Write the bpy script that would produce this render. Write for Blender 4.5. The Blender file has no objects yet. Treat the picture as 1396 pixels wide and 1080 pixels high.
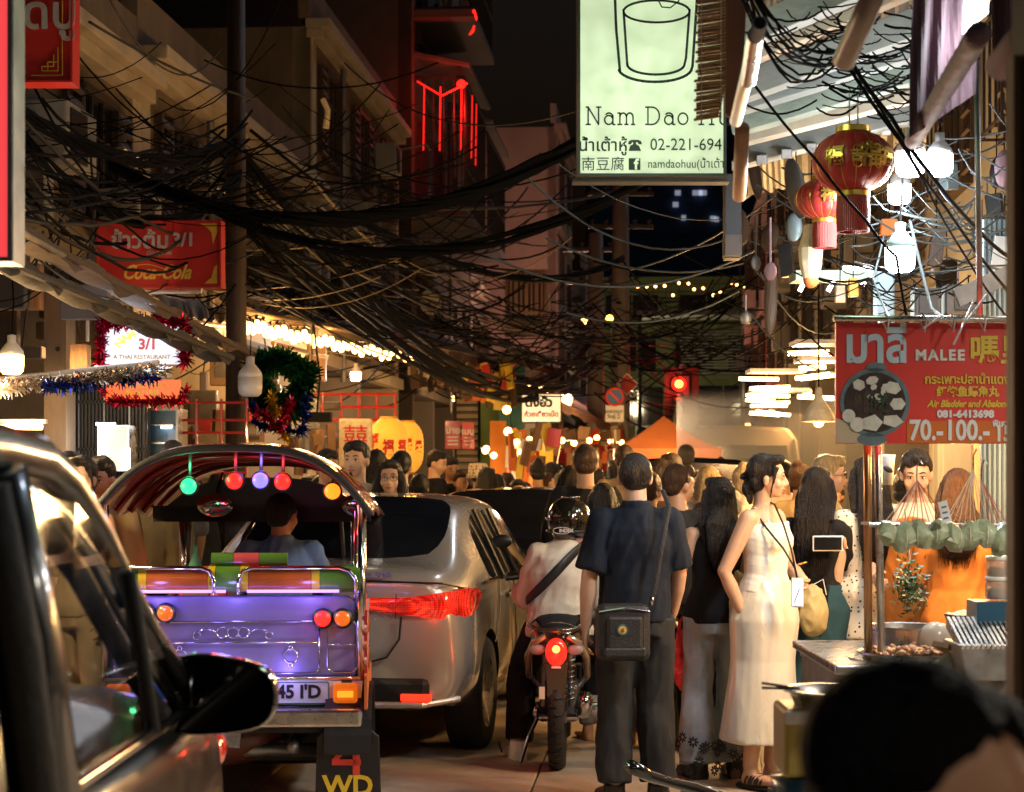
import bpy, bmesh, math, random
import numpy as np
from mathutils import Vector, Matrix, Euler, noise as mn
random.seed(7)
PI = math.pi
R = math.radians
scn = bpy.context.scene
COL = scn.collection
# ------------------------------------------------------------------ camera
F = 2600.0                      # focal length in photo pixels (photo 1396 x 1080)
CX, HY, EYE = 698.0, 645.0, 1.6  # principal column, horizon row, eye height
cam_d = bpy.data.cameras.new('camera'); cam = bpy.data.objects.new('camera', cam_d); COL.objects.link(cam)
cam.location = (0, 0, EYE); cam.rotation_euler = (R(90), 0, 0)
cam_d.sensor_width = 36; cam_d.lens = 36*F/1396; cam_d.shift_y = 105/1396
cam_d.clip_start = 0.1; cam_d.clip_end = 800
cam_d.dof.use_dof = True; cam_d.dof.focus_distance = 10.0; cam_d.dof.aperture_fstop = 5.6
scn.camera = cam
# ------------------------------------------------------------------ night sky and an added faint cool fill lamp
w = bpy.data.worlds.new('World'); scn.world = w; w.use_nodes = True
nt = w.node_tree; nt.nodes.clear()
sky = nt.nodes.new('ShaderNodeTexSky'); sky.sky_type = 'NISHITA'; sky.sun_disc = False
sky.sun_elevation = R(-3.0); sky.sun_rotation = R(150)
bg = nt.nodes.new('ShaderNodeBackground'); bg.inputs[1].default_value = 0.09
wo = nt.nodes.new('ShaderNodeOutputWorld')
nt.links.new(sky.outputs[0], bg.inputs[0]); nt.links.new(bg.outputs[0], wo.inputs[0])
sd = bpy.data.lights.new('cool_fill', 'SUN'); sd.energy = 0.16; sd.angle = R(2); sd.color = (.75, .85, 1)
so = bpy.data.objects.new('cool_fill', sd); COL.objects.link(so); so.rotation_euler = (R(50), 0, R(150))
scn.view_settings.view_transform = 'Standard'; scn.view_settings.look = 'None'
scn.view_settings.gamma = 1; scn.view_settings.use_curve_mapping = False
scn.view_settings.exposure = 0.3
scn.render.engine = 'CYCLES'
cy = scn.cycles
cy.use_denoising = True; cy.denoiser = 'OPENIMAGEDENOISE'; cy.denoising_input_passes = 'RGB_ALBEDO_NORMAL'
cy.max_bounces = 6; cy.diffuse_bounces = 2; cy.glossy_bounces = 3; cy.transmission_bounces = 6
cy.transparent_max_bounces = 10; cy.caustics_reflective = False; cy.caustics_refractive = False
cy.sample_clamp_indirect = 3.0; cy.use_light_tree = True; cy.light_sampling_threshold = 0.01
TMP = bpy.data.scenes.new('workshop')          # scratch scene: modifiers are evaluated here, away from the big one
def baked(o, extra=()):
    for q in (o,)+tuple(extra): TMP.collection.objects.link(q)
    with bpy.context.temp_override(scene=TMP, view_layer=TMP.view_layers[0]):
        dg = bpy.context.evaluated_depsgraph_get(); return bpy.data.meshes.new_from_object(o.evaluated_get(dg))
# ------------------------------------------------------------------ coordinates
SL = 0.078; SA = math.atan(SL)      # the street runs 4.5 degrees right of the view axis
def P(px, py, Y): return Vector(((px-CX)*Y/F, Y, EYE+(HY-py)*Y/F))
def S(u, v, z=0): return Vector((u*math.cos(SA)+v*math.sin(SA), -u*math.sin(SA)+v*math.cos(SA), z))
# ------------------------------------------------------------------ materials
def mat(name, col, rough=.6, metal=0., emit=None, es=0., var=.18, vs=6., bump=0., bs=60., coat=0., spec=.5, sheen=0., stretch=(1,1,1), dirt=0., trans=0., alpha=1.):
    m = bpy.data.materials.new(name); m.use_nodes = True
    n = m.node_tree.nodes; l = m.node_tree.links; b = n['Principled BSDF']
    b.inputs['Roughness'].default_value = rough; b.inputs['Metallic'].default_value = metal
    b.inputs['Specular IOR Level'].default_value = spec
    if coat: b.inputs['Coat Weight'].default_value = coat; b.inputs['Coat Roughness'].default_value = .05
    if sheen: b.inputs['Sheen Weight'].default_value = sheen
    if trans: b.inputs['Transmission Weight'].default_value = trans
    if alpha < 1: b.inputs['Alpha'].default_value = alpha
    c = tuple(col)+(1,)
    b.inputs['Base Color'].default_value = c
    tc = n.new('ShaderNodeTexCoord'); mp = n.new('ShaderNodeMapping'); mp.inputs['Scale'].default_value = stretch
    l.new(tc.outputs['Object'], mp.inputs[0])
    if var or dirt:
        t = n.new('ShaderNodeTexNoise'); t.inputs['Scale'].default_value = vs; t.inputs['Detail'].default_value = 6; t.inputs['Roughness'].default_value = .65
        l.new(mp.outputs[0], t.inputs[0])
        r = n.new('ShaderNodeValToRGB'); e = r.color_ramp.elements
        e[0].position = .3; e[1].position = .7
        e[0].color = tuple(x*(1-var) for x in col)+(1,); e[1].color = tuple(min(1, x*(1+var)) for x in col)+(1,)
        if dirt:
            k = e.new(.36); k.color = tuple(x*(1-var*.5) for x in col)+(1,)
            e[0].color = tuple(x*(1-dirt) for x in col)+(1,)
        l.new(t.outputs[0], r.inputs[0]); l.new(r.outputs[0], b.inputs['Base Color'])
        q = n.new('ShaderNodeMapRange'); q.inputs['To Min'].default_value = max(.02, rough*.75); q.inputs['To Max'].default_value = min(1, rough*1.25)
        l.new(t.outputs[0], q.inputs[0]); l.new(q.outputs[0], b.inputs['Roughness'])
    if bump:
        t2 = n.new('ShaderNodeTexNoise'); t2.inputs['Scale'].default_value = bs; t2.inputs['Detail'].default_value = 4
        l.new(mp.outputs[0], t2.inputs[0])
        bp = n.new('ShaderNodeBump'); bp.inputs['Strength'].default_value = bump; bp.inputs['Distance'].default_value = .02
        l.new(t2.outputs[0], bp.inputs['Height']); l.new(bp.outputs[0], b.inputs['Normal'])
    if emit is not None:
        b.inputs['Emission Color'].default_value = tuple(emit)+(1,); b.inputs['Emission Strength'].default_value = es
    return m
def mat_dots(name, base, dot, scale, radius=.3, rough=.8):
    m = mat(name, base, rough, var=0); n = m.node_tree.nodes; l = m.node_tree.links; b = n['Principled BSDF']
    v = n.new('ShaderNodeTexVoronoi'); v.inputs['Scale'].default_value = scale; v.inputs['Randomness'].default_value = .55
    tc = n['Texture Coordinate']; l.new(tc.outputs['Object'], v.inputs['Vector'])
    c = n.new('ShaderNodeMath'); c.operation = 'LESS_THAN'; c.inputs[1].default_value = radius
    mx = n.new('ShaderNodeMix'); mx.data_type = 'RGBA'; mx.inputs[6].default_value = tuple(base)+(1,); mx.inputs[7].default_value = tuple(dot)+(1,)
    l.new(v.outputs['Distance'], c.inputs[0]); l.new(c.outputs[0], mx.inputs[0]); l.new(mx.outputs[2], b.inputs['Base Color'])
    return m
def mat_glass(name, tint=(.02,.02,.025), a=.55, rough=.03):
    m = bpy.data.materials.new(name); m.use_nodes = True; n = m.node_tree.nodes; l = m.node_tree.links; n.clear()
    tr = n.new('ShaderNodeBsdfTransparent'); tr.inputs[0].default_value = (1-a, 1-a, 1-a, 1)
    g = n.new('ShaderNodeBsdfGlossy'); g.inputs['Roughness'].default_value = rough
    fr = n.new('ShaderNodeFresnel'); fr.inputs[0].default_value = 1.5
    mx = n.new('ShaderNodeMixShader'); o = n.new('ShaderNodeOutputMaterial')
    k_ = n.new('ShaderNodeMath'); k_.operation = 'MULTIPLY'; k_.inputs[1].default_value = .30
    l.new(fr.outputs[0], k_.inputs[0]); l.new(k_.outputs[0], mx.inputs[0]); l.new(tr.outputs[0], mx.inputs[1]); l.new(g.outputs[0], mx.inputs[2]); l.new(mx.outputs[0], o.inputs[0])
    return m
def mat_lens(name, col, es, scale=70):
    m = mat(name, (.40,.008,.006), .12, var=0, coat=1, emit=col, es=es); n = m.node_tree.nodes; l = m.node_tree.links; b = n['Principled BSDF']
    v = n.new('ShaderNodeTexVoronoi'); v.inputs['Scale'].default_value = scale; v.inputs['Randomness'].default_value = .15; l.new(n['Texture Coordinate'].outputs['Object'], v.inputs['Vector'])
    t = n.new('ShaderNodeTexNoise'); t.inputs['Scale'].default_value = 7; l.new(n['Texture Coordinate'].outputs['Object'], t.inputs['Vector'])
    q = n.new('ShaderNodeMapRange'); q.inputs['From Min'].default_value = .1; q.inputs['From Max'].default_value = .6; q.inputs['To Min'].default_value = es*2.2; q.inputs['To Max'].default_value = es*.12
    a = n.new('ShaderNodeMath'); a.operation = 'MULTIPLY'; l.new(v.outputs['Distance'], q.inputs[0]); l.new(q.outputs[0], a.inputs[0]); r = n.new('ShaderNodeMapRange'); r.inputs['From Min'].default_value = .35; r.inputs['From Max'].default_value = .7; r.inputs['To Min'].default_value = .35; r.inputs['To Max'].default_value = 1.9; l.new(t.outputs[0], r.inputs[0]); l.new(r.outputs[0], a.inputs[1]); l.new(a.outputs[0], b.inputs['Emission Strength'])
    return m
def mat_emit(name, col, s):
    return mat(name, tuple(min(1, c) for c in col), .4, emit=col, es=s, var=0)
M = {}
def mk(name, *a, **k): M[name] = mat(name, *a, **k); return M[name]
mk('asphalt', (.05,.047,.045), .62, var=.35, vs=2.5, bump=.35, bs=45, dirt=.5)
mk('plaster_grime_shade', (.15,.11,.075), .85, var=.4, vs=1.5, bump=.4, bs=12, dirt=.8, stretch=(1,1,.35))  # grimy plaster, its base also darkened to hold the upper walls' night shade
mk('concrete', (.30,.28,.25), .7, var=.2, vs=3, bump=.3, bs=30, dirt=.5)
mk('paving', (.46,.36,.26), .5, var=.3, vs=2, bump=.25, bs=25, dirt=.5)
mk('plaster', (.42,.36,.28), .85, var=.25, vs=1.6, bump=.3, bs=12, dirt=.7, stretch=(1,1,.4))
mk('plaster_grey', (.30,.29,.27), .85, var=.3, vs=1.3, bump=.3, bs=12, dirt=.7, stretch=(1,1,.35))
mk('plaster_pink', (.46,.33,.29), .85, var=.22, vs=.8, bump=.25, bs=9, dirt=.6, stretch=(1,1,.4))
mk('plaster_green', (.17,.19,.09), .85, var=.3, vs=.8, bump=.25, bs=9, dirt=.5)
mk('plaster_dark', (.10,.085,.08), .85, var=.3, vs=.9, bump=.2, bs=9, dirt=.6)
mk('brick_white', (.62,.60,.56), .7, var=.12, vs=3)
mk('navy_haze_wall', (.07,.12,.24), .9, var=.2)  # navy raised so the wall colour carries the blue haze
mk('wood_dark', (.055,.032,.02), .6, var=.35, vs=8, bump=.3, bs=40, stretch=(3,3,.3))
mk('wood', (.22,.12,.06), .6, var=.3, vs=8, bump=.2, bs=40, stretch=(3,3,.4))
mk('bamboo', (.42,.24,.10), .5, var=.35, vs=10, bump=.2, bs=50, stretch=(.5,3,3))
mk('canvas_brown', (.075,.05,.035), .85, var=.3, vs=2.2, bump=.4, bs=14, dirt=.6)
mk('canvas_dark', (.028,.023,.02), .8, var=.3, vs=2.2, bump=.4, bs=14)
mk('canvas_tan', (.34,.23,.11), .8, var=.35, vs=2.2, bump=.4, bs=14, dirt=.6)
mk('canvas_green', (.05,.085,.06), .8, var=.3, vs=2, bump=.4, bs=10)
mk('canvas_orange', (.62,.16,.03), .75, var=.12, vs=2, bump=.2, bs=8)
mk('canvas_mauve', (.20,.12,.14), .75, var=.25, vs=3, bump=.5, bs=8, stretch=(4,1,.6), dirt=.5)
mk('tin_roof', (.17,.165,.15), .55, metal=.4, var=.3, vs=2.5, bump=.2, bs=12, dirt=.6)
mk('fascia', (.24,.26,.245), .6, var=.25, vs=3, dirt=.6, bump=.2, bs=20, stretch=(.5,2,2))
mk('cable', (.004,.004,.004), .8, spec=.06, var=.2)
mk('cable_grey', (.04,.035,.03), .7, spec=.1, var=.3)
mk('black', (.012,.012,.013), .45, var=.2, vs=20)
mk('black_gloss', (.008,.008,.009), .12, coat=1, var=0)
mk('rubber', (.02,.02,.02), .8, var=.3, vs=15, bump=.2, bs=50)
mk('chrome', (.62,.62,.64), .12, metal=1, var=.1, vs=12)
mk('steel', (.55,.54,.52), .28, metal=1, var=.25, vs=9, bump=.05, bs=20)
mk('steel_dull', (.30,.29,.28), .45, metal=.9, var=.35, vs=9, dirt=.5)
mk('pvc', (.62,.60,.60), .35, var=.15, vs=6, dirt=.4)
mk('silver_paint', (.50,.46,.40), .26, metal=.45, coat=.8, var=.06, vs=3)
mk('black_paint', (.012,.012,.014), .12, metal=.2, coat=1, var=.1)
mk('grey_paint', (.022,.025,.027), .30, metal=.5, coat=.45, var=.08)
mk('bike_paint', (.10,.075,.05), .16, metal=.6, coat=1, var=.1)
mk('blue_paint', (.03,.13,.22), .3, coat=.4, var=.2, vs=10, dirt=.4)
mk('white_paint', (.75,.74,.70), .4, var=.1, dirt=.3)
mk('cream_paint', (.58,.47,.32), .4, coat=.3, var=.08)
mk('red_paint', (.45,.03,.02), .35, coat=.3, var=.2, dirt=.3)
mk('sign_red', (.50,.025,.02), .4, var=.12, vs=3, dirt=.35)
mk('sign_red_bright', (.72,.045,.03), .35, var=.06, vs=2, dirt=.15)
mk('gold', (.75,.45,.08), .3, metal=.8, var=.15)
mk('gold_paint', (.70,.42,.05), .45, var=.15, vs=20)
mk('yellow_paint', (.78,.55,.04), .4, var=.08)
mk('white_letter', (.80,.80,.78), .5, var=.05)
mk('pale_letter', (.45,.40,.38), .6, var=.2, vs=20)
mk('black_letter', (.01,.01,.01), .5, var=0)
mk('vinyl_red', (.17,.008,.008), .22, coat=.5, var=.25, vs=4, bump=.3, bs=6)
mk('vinyl_green', (.09,.22,.03), .25, coat=.4, var=.15)
mk('vinyl_orange', (.42,.10,.015), .25, coat=.4, var=.2)
mk('vinyl_yellow', (.60,.42,.02), .25, coat=.4, var=.1)
mk('vinyl_pink', (.62,.09,.10), .25, coat=.4, var=.1)
mk('lilac_panel', (.34,.30,.52), .38, metal=.35, var=.1, vs=3)
mk('rust_tank', (.13,.035,.02), .4, coat=.2, var=.3, vs=4)
mk('skin', (.48,.27,.165), .5, var=.07, vs=9, bump=.04, bs=160)
mk('skin_pale', (.60,.37,.25), .48, var=.06, vs=9, bump=.04, bs=160)
mk('skin_tan', (.36,.19,.11), .5, var=.08, vs=9, bump=.04, bs=160)
for nm, c in (('hair', (.010,.008,.008)), ('hair_brown', (.045,.02,.010)), ('hair_blond', (.42,.30,.15)), ('hair_grey', (.22,.19,.16))):
    mk(nm, c, .38, var=.5, vs=30, bump=.9, bs=70, stretch=(3,3,.35), spec=.35)
for nm in ('skin','skin_pale','skin_tan'): b_ = M[nm].node_tree.nodes['Principled BSDF']; b_.inputs['Subsurface Weight'].default_value = .12; b_.inputs['Subsurface Radius'].default_value = (.012,.005,.003); b_.inputs['Subsurface Scale'].default_value = 1
mk('hair_black', (.003,.003,.003), .6, var=.3, vs=30, bump=.6, bs=70, spec=.08)
mk('lips', (.36,.10,.085), .35, var=0); mk('eye_white', (.75,.72,.68), .2, var=0); mk('iris', (.015,.008,.006), .1, var=0)
for nm, c in (('navy_cloth', (.008,.013,.024)), ('black_cloth', (.010,.010,.011)), ('charcoal_cloth', (.024,.025,.027)), ('white_cloth', (.72,.64,.52)), ('cream_cloth', (.66,.55,.38)),
              ('blue_shirt', (.10,.18,.34)), ('olive_cloth', (.16,.13,.08)), ('grey_cloth', (.17,.165,.16)), ('pink_cloth', (.62,.30,.28)), ('beige_cloth', (.42,.32,.20)), ('orange_cloth', (.50,.17,.03)),
              ('teal_cloth', (.02,.06,.075)), ('tan_cloth', (.38,.28,.15)), ('brown_cloth', (.10,.06,.035))):
    mk(nm, c, .85, var=.09, vs=7, bump=.35, bs=14, stretch=(1,1,.6), spec=.25)
mk('white_top', (.80,.79,.72), .6, var=.05, bump=.25, bs=12, stretch=(.5,.5,2))
mk('satin', (.76,.73,.64), .28, metal=.10, var=.06, vs=3, bump=.25, bs=5, stretch=(1.6,1.6,.25), spec=.8)
mk('denim', (.30,.33,.36), .8, var=.25, vs=5, bump=.2, bs=90)
M['polka_white'] = mat_dots('polka_white', (.70,.64,.52), (.02,.02,.02), 38, .24)
M['polka_black'] = mat_dots('polka_black', (.012,.012,.012), (.75,.72,.66), 26, .27)
M['floral'] = mat_dots('floral', (.50,.42,.30), (.60,.55,.45), 22, .35)
M['hat_print'] = mat_dots('hat_print', (.60,.50,.36), (.12,.09,.06), 30, .34)
mk('leaf', (.022,.06,.015), .45, var=.35, vs=20)
mk('banana_leaf', (.34,.40,.26), .42, var=.35, vs=14, bump=.4, bs=25, coat=.15)
mk('twine', (.70,.62,.50), .7, var=.2); mk('twine_red', (.5,.12,.08), .7, var=.2)
mk('food', (.32,.14,.05), .4, var=.5, vs=30, bump=.5, bs=60)
mk('food_pale', (.62,.52,.34), .4, var=.25, vs=25)
mk('paper_yellow', (.82,.40,.04), .6, var=.08, emit=(1,.42,.04), es=.55)
mk('plastic_yellow', (.50,.38,.10), .35, var=.1, vs=3); mk('plastic_blue', (.03,.10,.17), .3, var=.15, coat=.3)
mk('plastic_clear', (.55,.50,.45), .15, var=.1, alpha=.55); mk('plastic_red', (.65,.04,.03), .3, var=.1)
mk('bag_red', (.75,.03,.035), .3, var=.1, bump=.4, bs=12); mk('bag_tan', (.45,.38,.18), .75, var=.15, bump=.4, bs=10)
mk('teal_paint', (.05,.25,.21), .5, var=.2, vs=5); mk('green_paint', (.16,.24,.05), .6, var=.15)
mk('tail_red', (.55,.01,.01), .15, coat=.8, emit=(1,.03,.01), es=.9, var=.3, vs=60)
M['tail_red'] = mat_lens('tail_red', (1,.035,.012), .7, 105)
mk('tail_dim', (.45,.01,.01), .15, coat=.8, emit=(1,.03,.01), es=.25, var=.2, vs=50)
mk('amber_lens', (.55,.12,.01), .15, coat=.8, emit=(1,.2,.01), es=.4, var=.2, vs=50)
mk('tinsel_red', (.55,.02,.08), .2, metal=.9, var=.5, vs=60); mk('tinsel_blue', (.02,.04,.30), .2, metal=.9, var=.4, vs=60)
mk('tinsel_silver', (.6,.55,.5), .2, metal=.95, var=.4, vs=60); mk('tinsel_green', (.02,.12,.05), .25, metal=.8, var=.5, vs=60); mk('tinsel_gold', (.75,.5,.05), .2, metal=.9, var=.3, vs=60)
mk('lantern_red', (.30,.014,.010), .55, var=.15, vs=10, bump=.2, bs=40); mk('tassel_red', (.30,.03,.02), .6, var=.3, vs=60, stretch=(4,4,.2))
mk('screen', (.7,.68,.75), .2, emit=(.75,.72,.9), es=.9, var=.1, vs=60)
mk('sky_window', (.6,.65,.7), .5, emit=(.75,.8,1), es=.22, var=0)
M['glass_dark'] = mat_glass('glass_dark', a=.86); M['glass_clear'] = mat_glass('glass_clear', a=.25); M['glass_mid'] = mat_glass('glass_mid', a=.55)
M['led'] = mat_emit('led', (.86,.95,1), 26); M['led_soft'] = mat_emit('led_soft', (.86,.95,1), 6); M['bulb'] = mat_emit('bulb', (1,.48,.13), 11); M['tube_warm'] = mat_emit('tube_warm', (1,.60,.24), 14)
M['tube_white'] = mat_emit('tube_white', (.95,.95,.9), 8); M['glow_red'] = mat_emit('glow_red', (1,.012,.008), 2.6); M['glow_green'] = mat_emit('glow_green', (.02,.75,.22), 1.6)
M['glow_blue'] = mat_emit('glow_blue', (.12,.10,1), 2.6); M['glow_orange'] = mat_emit('glow_orange', (1,.16,.008), 2.4); M['glow_yellow'] = mat_emit('glow_yellow', (1,.55,.08), 5); M['uv_tube'] = mat_emit('uv_tube', (.20,.12,1), 4)
M['neon_red'] = mat_emit('neon_red', (1,.02,.015), .9); M['pink_lit'] = mat('pink_lit', (.7,.06,.07), .4, emit=(1,.07,.075), es=.75, var=.06)
mk('chrome_dark', (.05,.05,.055), .05, metal=1, var=0); M['mirror'] = M['chrome_dark']
M['lens_glow'] = mat_emit('lens_glow', (1,.14,.03), 1.9); M['glow_red_dim'] = mat_emit('glow_red_dim', (1,.03,.01), 1.6); M['bulb_dim'] = mat_emit('bulb_dim', (1,.6,.5), 1.6)
mk('lt_blue', (.52,.68,.78), .5, var=.05); mk('pot_grey', (.12,.19,.21), .5, var=.2, vs=20); mk('broth', (.05,.03,.025), .3, var=.4, vs=30); mk('food_white', (.68,.68,.60), .5, var=.15, vs=40)
mk('orange_lit', (.7,.14,.04), .5, emit=(1,.16,.03), es=.5, var=.05); M['glow_yellow_soft'] = mat_emit('glow_yellow_soft', (1,.72,.12), .8)
mk('sign_blue', (.06,.16,.38), .4, var=.05); mk('amber_off', (.12,.05,.01), .2, var=0); mk('green_off', (.01,.06,.03), .2, var=0); M['glow_red_hot'] = mat_emit('glow_red_hot', (1,.06,.015), 14)
mk('canvas_mauve_b', (.26,.15,.11), .8, var=.25, vs=2, bump=.35, bs=10)
mk('copper', (.50,.27,.13), .3, metal=.9, var=.2, vs=8); mk('steel_blue', (.16,.22,.25), .5, metal=.3, var=.25, vs=4, dirt=.5, stretch=(1,1,.4)); mk('brown_print', (.25,.16,.04), .5, var=.1)
mk('housing_green', (.20,.36,.34), .3, metal=.5, var=.15); mk('fascia_green', (.24,.29,.24), .6, var=.3, vs=5, dirt=.6, bump=.3, bs=30, stretch=(.5,2,2)); mk('cream_old', (.50,.42,.32), .6, var=.25, vs=4, dirt=.5)
mk('pipe_orange', (.50,.28,.16), .5, var=.3, vs=5); mk('pipe_brown', (.30,.22,.18), .4, var=.3, vs=6, dirt=.5)
mk('bike_paint2', (.45,.36,.24), .2, metal=.5, coat=1, var=.08); mk('helmet_paint', (.03,.024,.016), .12, metal=.6, coat=1, var=.3, vs=4); mk('black_nylon', (.012,.012,.013), .55, var=.2, vs=30, bump=.3, bs=120)
M['glow_orange_hot'] = mat_emit('glow_orange_hot', (1,.30,.02), 14)
M['glow_red_lens'] = mat('glow_red_lens', (.6,.02,.01), .12, coat=.8, emit=(1,.02,.01), es=1.3, var=.3, vs=50)
mk('cable_lit', (.20,.16,.10), .7, spec=.1, var=.3); mk('cable_blue', (.05,.065,.07), .5, var=.3)  # cable_lit: grey cable with lamplight put into its paler colour
mk('neon_paint', (.75,.06,.04), .5, var=.1); mk('screen_dim', (.4,.45,.55), .4, var=.3, vs=40)
# ------------------------------------------------------------------ objects
def tag(o, label=None, cat=None, group=None, kind=None):
    if label: o['label'] = label
    if cat: o['category'] = cat
    if group: o['group'] = group
    if kind: o['kind'] = kind
    return o
def thing(name, label, cat, loc=(0,0,0), rz=0., group=None, kind=None):
    o = bpy.data.objects.new(name, None); o.empty_display_size = .1; COL.objects.link(o)
    o.location = loc; o.rotation_euler = (0, 0, rz)
    return tag(o, label, cat, group, kind)
def wmat(o):
    m = Matrix.LocRotScale(o.location, o.rotation_euler, o.scale)
    return wmat(o.parent) @ m if o.parent else m
def link(name, me, parent=None, world=False):
    o = bpy.data.objects.new(name, me); COL.objects.link(o)
    if parent:
        o.parent = parent
        if world: me.transform(wmat(parent).inverted())
    return o
class MB:
    def __init__(s): s.v = []; s.f = []
    def add(s, vs, fs):
        k = len(s.v); s.v += [tuple(v) for v in vs]; s.f += [tuple(i+k for i in f) for f in fs]; return s
    def box(s, c, d, rot=None, tp=(1,1)):
        c = Vector(c); hx, hy, hz = d[0]/2, d[1]/2, d[2]/2
        vs = [Vector((x*hx*(tp[0] if z > 0 else 1), y*hy*(tp[1] if z > 0 else 1), z*hz)) for z in (-1,1) for y in (-1,1) for x in (-1,1)]
        if rot is not None:
            rm = rot if isinstance(rot, Matrix) else Euler(rot).to_matrix()
            vs = [rm @ v for v in vs]
        return s.add([v+c for v in vs], [(0,2,3,1),(4,5,7,6),(0,1,5,4),(2,6,7,3),(0,4,6,2),(1,3,7,5)])
    def tube(s, pts, r, n=8, cap=True, r2=None, side=None):
        pts = [Vector(p) for p in pts]; m = len(pts)
        rs = r if isinstance(r, (list, tuple)) else [r]*m
        ry = r2 if isinstance(r2, (list, tuple)) else (None if r2 is None else [r2]*m)
        vs = []; prev = None
        for i, p in enumerate(pts):
            t = (pts[min(i+1, m-1)]-pts[max(i-1, 0)])
            if t.length < 1e-9: t = Vector((0,0,1))
            t.normalize()
            sd_ = side[i] if isinstance(side, list) else side
            if sd_ is not None: a = Vector(sd_)
            elif prev is not None: a = prev
            else: a = Vector((1,0,0)) if abs(t.x) < .8 else Vector((0,1,0))
            a = a - t*a.dot(t)
            if a.length < 1e-6: a = t.orthogonal()
            a.normalize(); prev = a; b = t.cross(a)
            for k in range(n):
                th = 2*PI*k/n
                vs.append(p + a*math.cos(th)*rs[i] + b*math.sin(th)*(ry[i] if ry else rs[i]))
        fs = [(i*n+k, i*n+(k+1) % n, (i+1)*n+(k+1) % n, (i+1)*n+k) for i in range(m-1) for k in range(n)]
        if cap: fs += [tuple(range(n-1, -1, -1)), tuple(range((m-1)*n, m*n))]
        return s.add(vs, fs)
    def ell(s, c, r, rot=None, n=12, m=8):
        c = Vector(c); vs = [Vector((0,0,-1))]
        for i in range(1, m):
            ph = -PI/2+PI*i/m
            for k in range(n): vs.append(Vector((math.cos(ph)*math.cos(2*PI*k/n), math.cos(ph)*math.sin(2*PI*k/n), math.sin(ph))))
        vs.append(Vector((0,0,1)))
        r = (r,r,r) if isinstance(r, (int, float)) else r
        vs = [Vector((v.x*r[0], v.y*r[1], v.z*r[2])) for v in vs]
        if rot is not None:
            rm = rot if isinstance(rot, Matrix) else Euler(rot).to_matrix(); vs = [rm @ v for v in vs]
        fs = [(0, 1+(k+1) % n, 1+k) for k in range(n)]
        for i in range(m-2): fs += [(1+i*n+k, 1+i*n+(k+1) % n, 1+(i+1)*n+(k+1) % n, 1+(i+1)*n+k) for k in range(n)]
        e = 1+(m-1)*n; fs += [(1+(m-2)*n+k, 1+(m-2)*n+(k+1) % n, e) for k in range(n)]
        return s.add([v+c for v in vs], fs)
    def lathe(s, c, prof, n=20, axis='z', rot=None, sc=(1,1)):
        c = Vector(c); vs = []; m = len(prof)
        for (r, h) in prof:
            for k in range(n):
                a = 2*PI*k/n; v = Vector((r*math.cos(a)*sc[0], r*math.sin(a)*sc[1], h))
                if axis == 'y': v = Vector((v.x, v.z, v.y))
                if axis == 'x': v = Vector((v.z, v.x, v.y))
                if rot is not None: v = (rot if isinstance(rot, Matrix) else Euler(rot).to_matrix()) @ v
                vs.append(v+c)
        fs = [(i*n+k, i*n+(k+1) % n, (i+1)*n+(k+1) % n, (i+1)*n+k) for i in range(m-1) for k in range(n)]
        if prof[0][0] > 1e-5: fs.append(tuple(range(n-1, -1, -1)))
        if prof[-1][0] > 1e-5: fs.append(tuple(range((m-1)*n, m*n)))
        return s.add(vs, fs)
    def prism(s, pts2, d, o=(0,0,0), ax=((1,0,0),(0,0,1)), nrm=(0,1,0)):
        a, b, nn, o = Vector(ax[0]), Vector(ax[1]), Vector(nrm), Vector(o); n = len(pts2)
        vs = [o+a*x+b*y for x, y in pts2]+[o+a*x+b*y+nn*d for x, y in pts2]
        fs = [tuple(range(n)), tuple(range(2*n-1, n-1, -1))]+[(i, i+n, (i+1) % n+n, (i+1) % n) for i in range(n)]
        return s.add(vs, fs)
    def grid(s, fn, nu, nv, th=0.):
        vs = [Vector(fn(i/nu, j/nv)) for i in range(nu+1) for j in range(nv+1)]; w_ = nv+1
        fs = [(i*w_+j, i*w_+j+1, (i+1)*w_+j+1, (i+1)*w_+j) for i in range(nu) for j in range(nv)]
        if th:
            k = len(vs); vs += [v-Vector((0,0,th)) for v in vs]
            fs += [tuple(q+k for q in reversed(f)) for f in fs[:nu*nv]]
            e = [i*w_ for i in range(nu+1)]+[nu*w_+j for j in range(1, w_)]+[i*w_+nv for i in range(nu-1, -1, -1)]+[j for j in range(nv-1, 0, -1)]
            fs += [(e[i], e[(i+1) % len(e)], e[(i+1) % len(e)]+k, e[i]+k) for i in range(len(e))]
        return s.add(vs, fs)
    def mesh(s, name, m=None, smooth=False):
        me = bpy.data.meshes.new(name); me.from_pydata(s.v, [], s.f); me.update()
        bm = bmesh.new(); bm.from_mesh(me); bmesh.ops.recalc_face_normals(bm, faces=bm.faces); bm.to_mesh(me); bm.free()
        if m is not None: me.materials.append(M[m] if isinstance(m, str) else m)
        if smooth: me.shade_smooth()
        return me
    def build(s, name, m, parent=None, smooth=False, bevel=0., world=False, auto=False):
        o = link(name, s.mesh(name, m, smooth or auto), parent, world)
        if auto: o.data.set_sharp_from_angle(angle=R(38))
        if bevel:
            b = o.modifiers.new('b', 'BEVEL'); b.width = bevel; b.segments = 2; b.limit_method = 'ANGLE'; b.harden_normals = False
        return o
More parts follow.
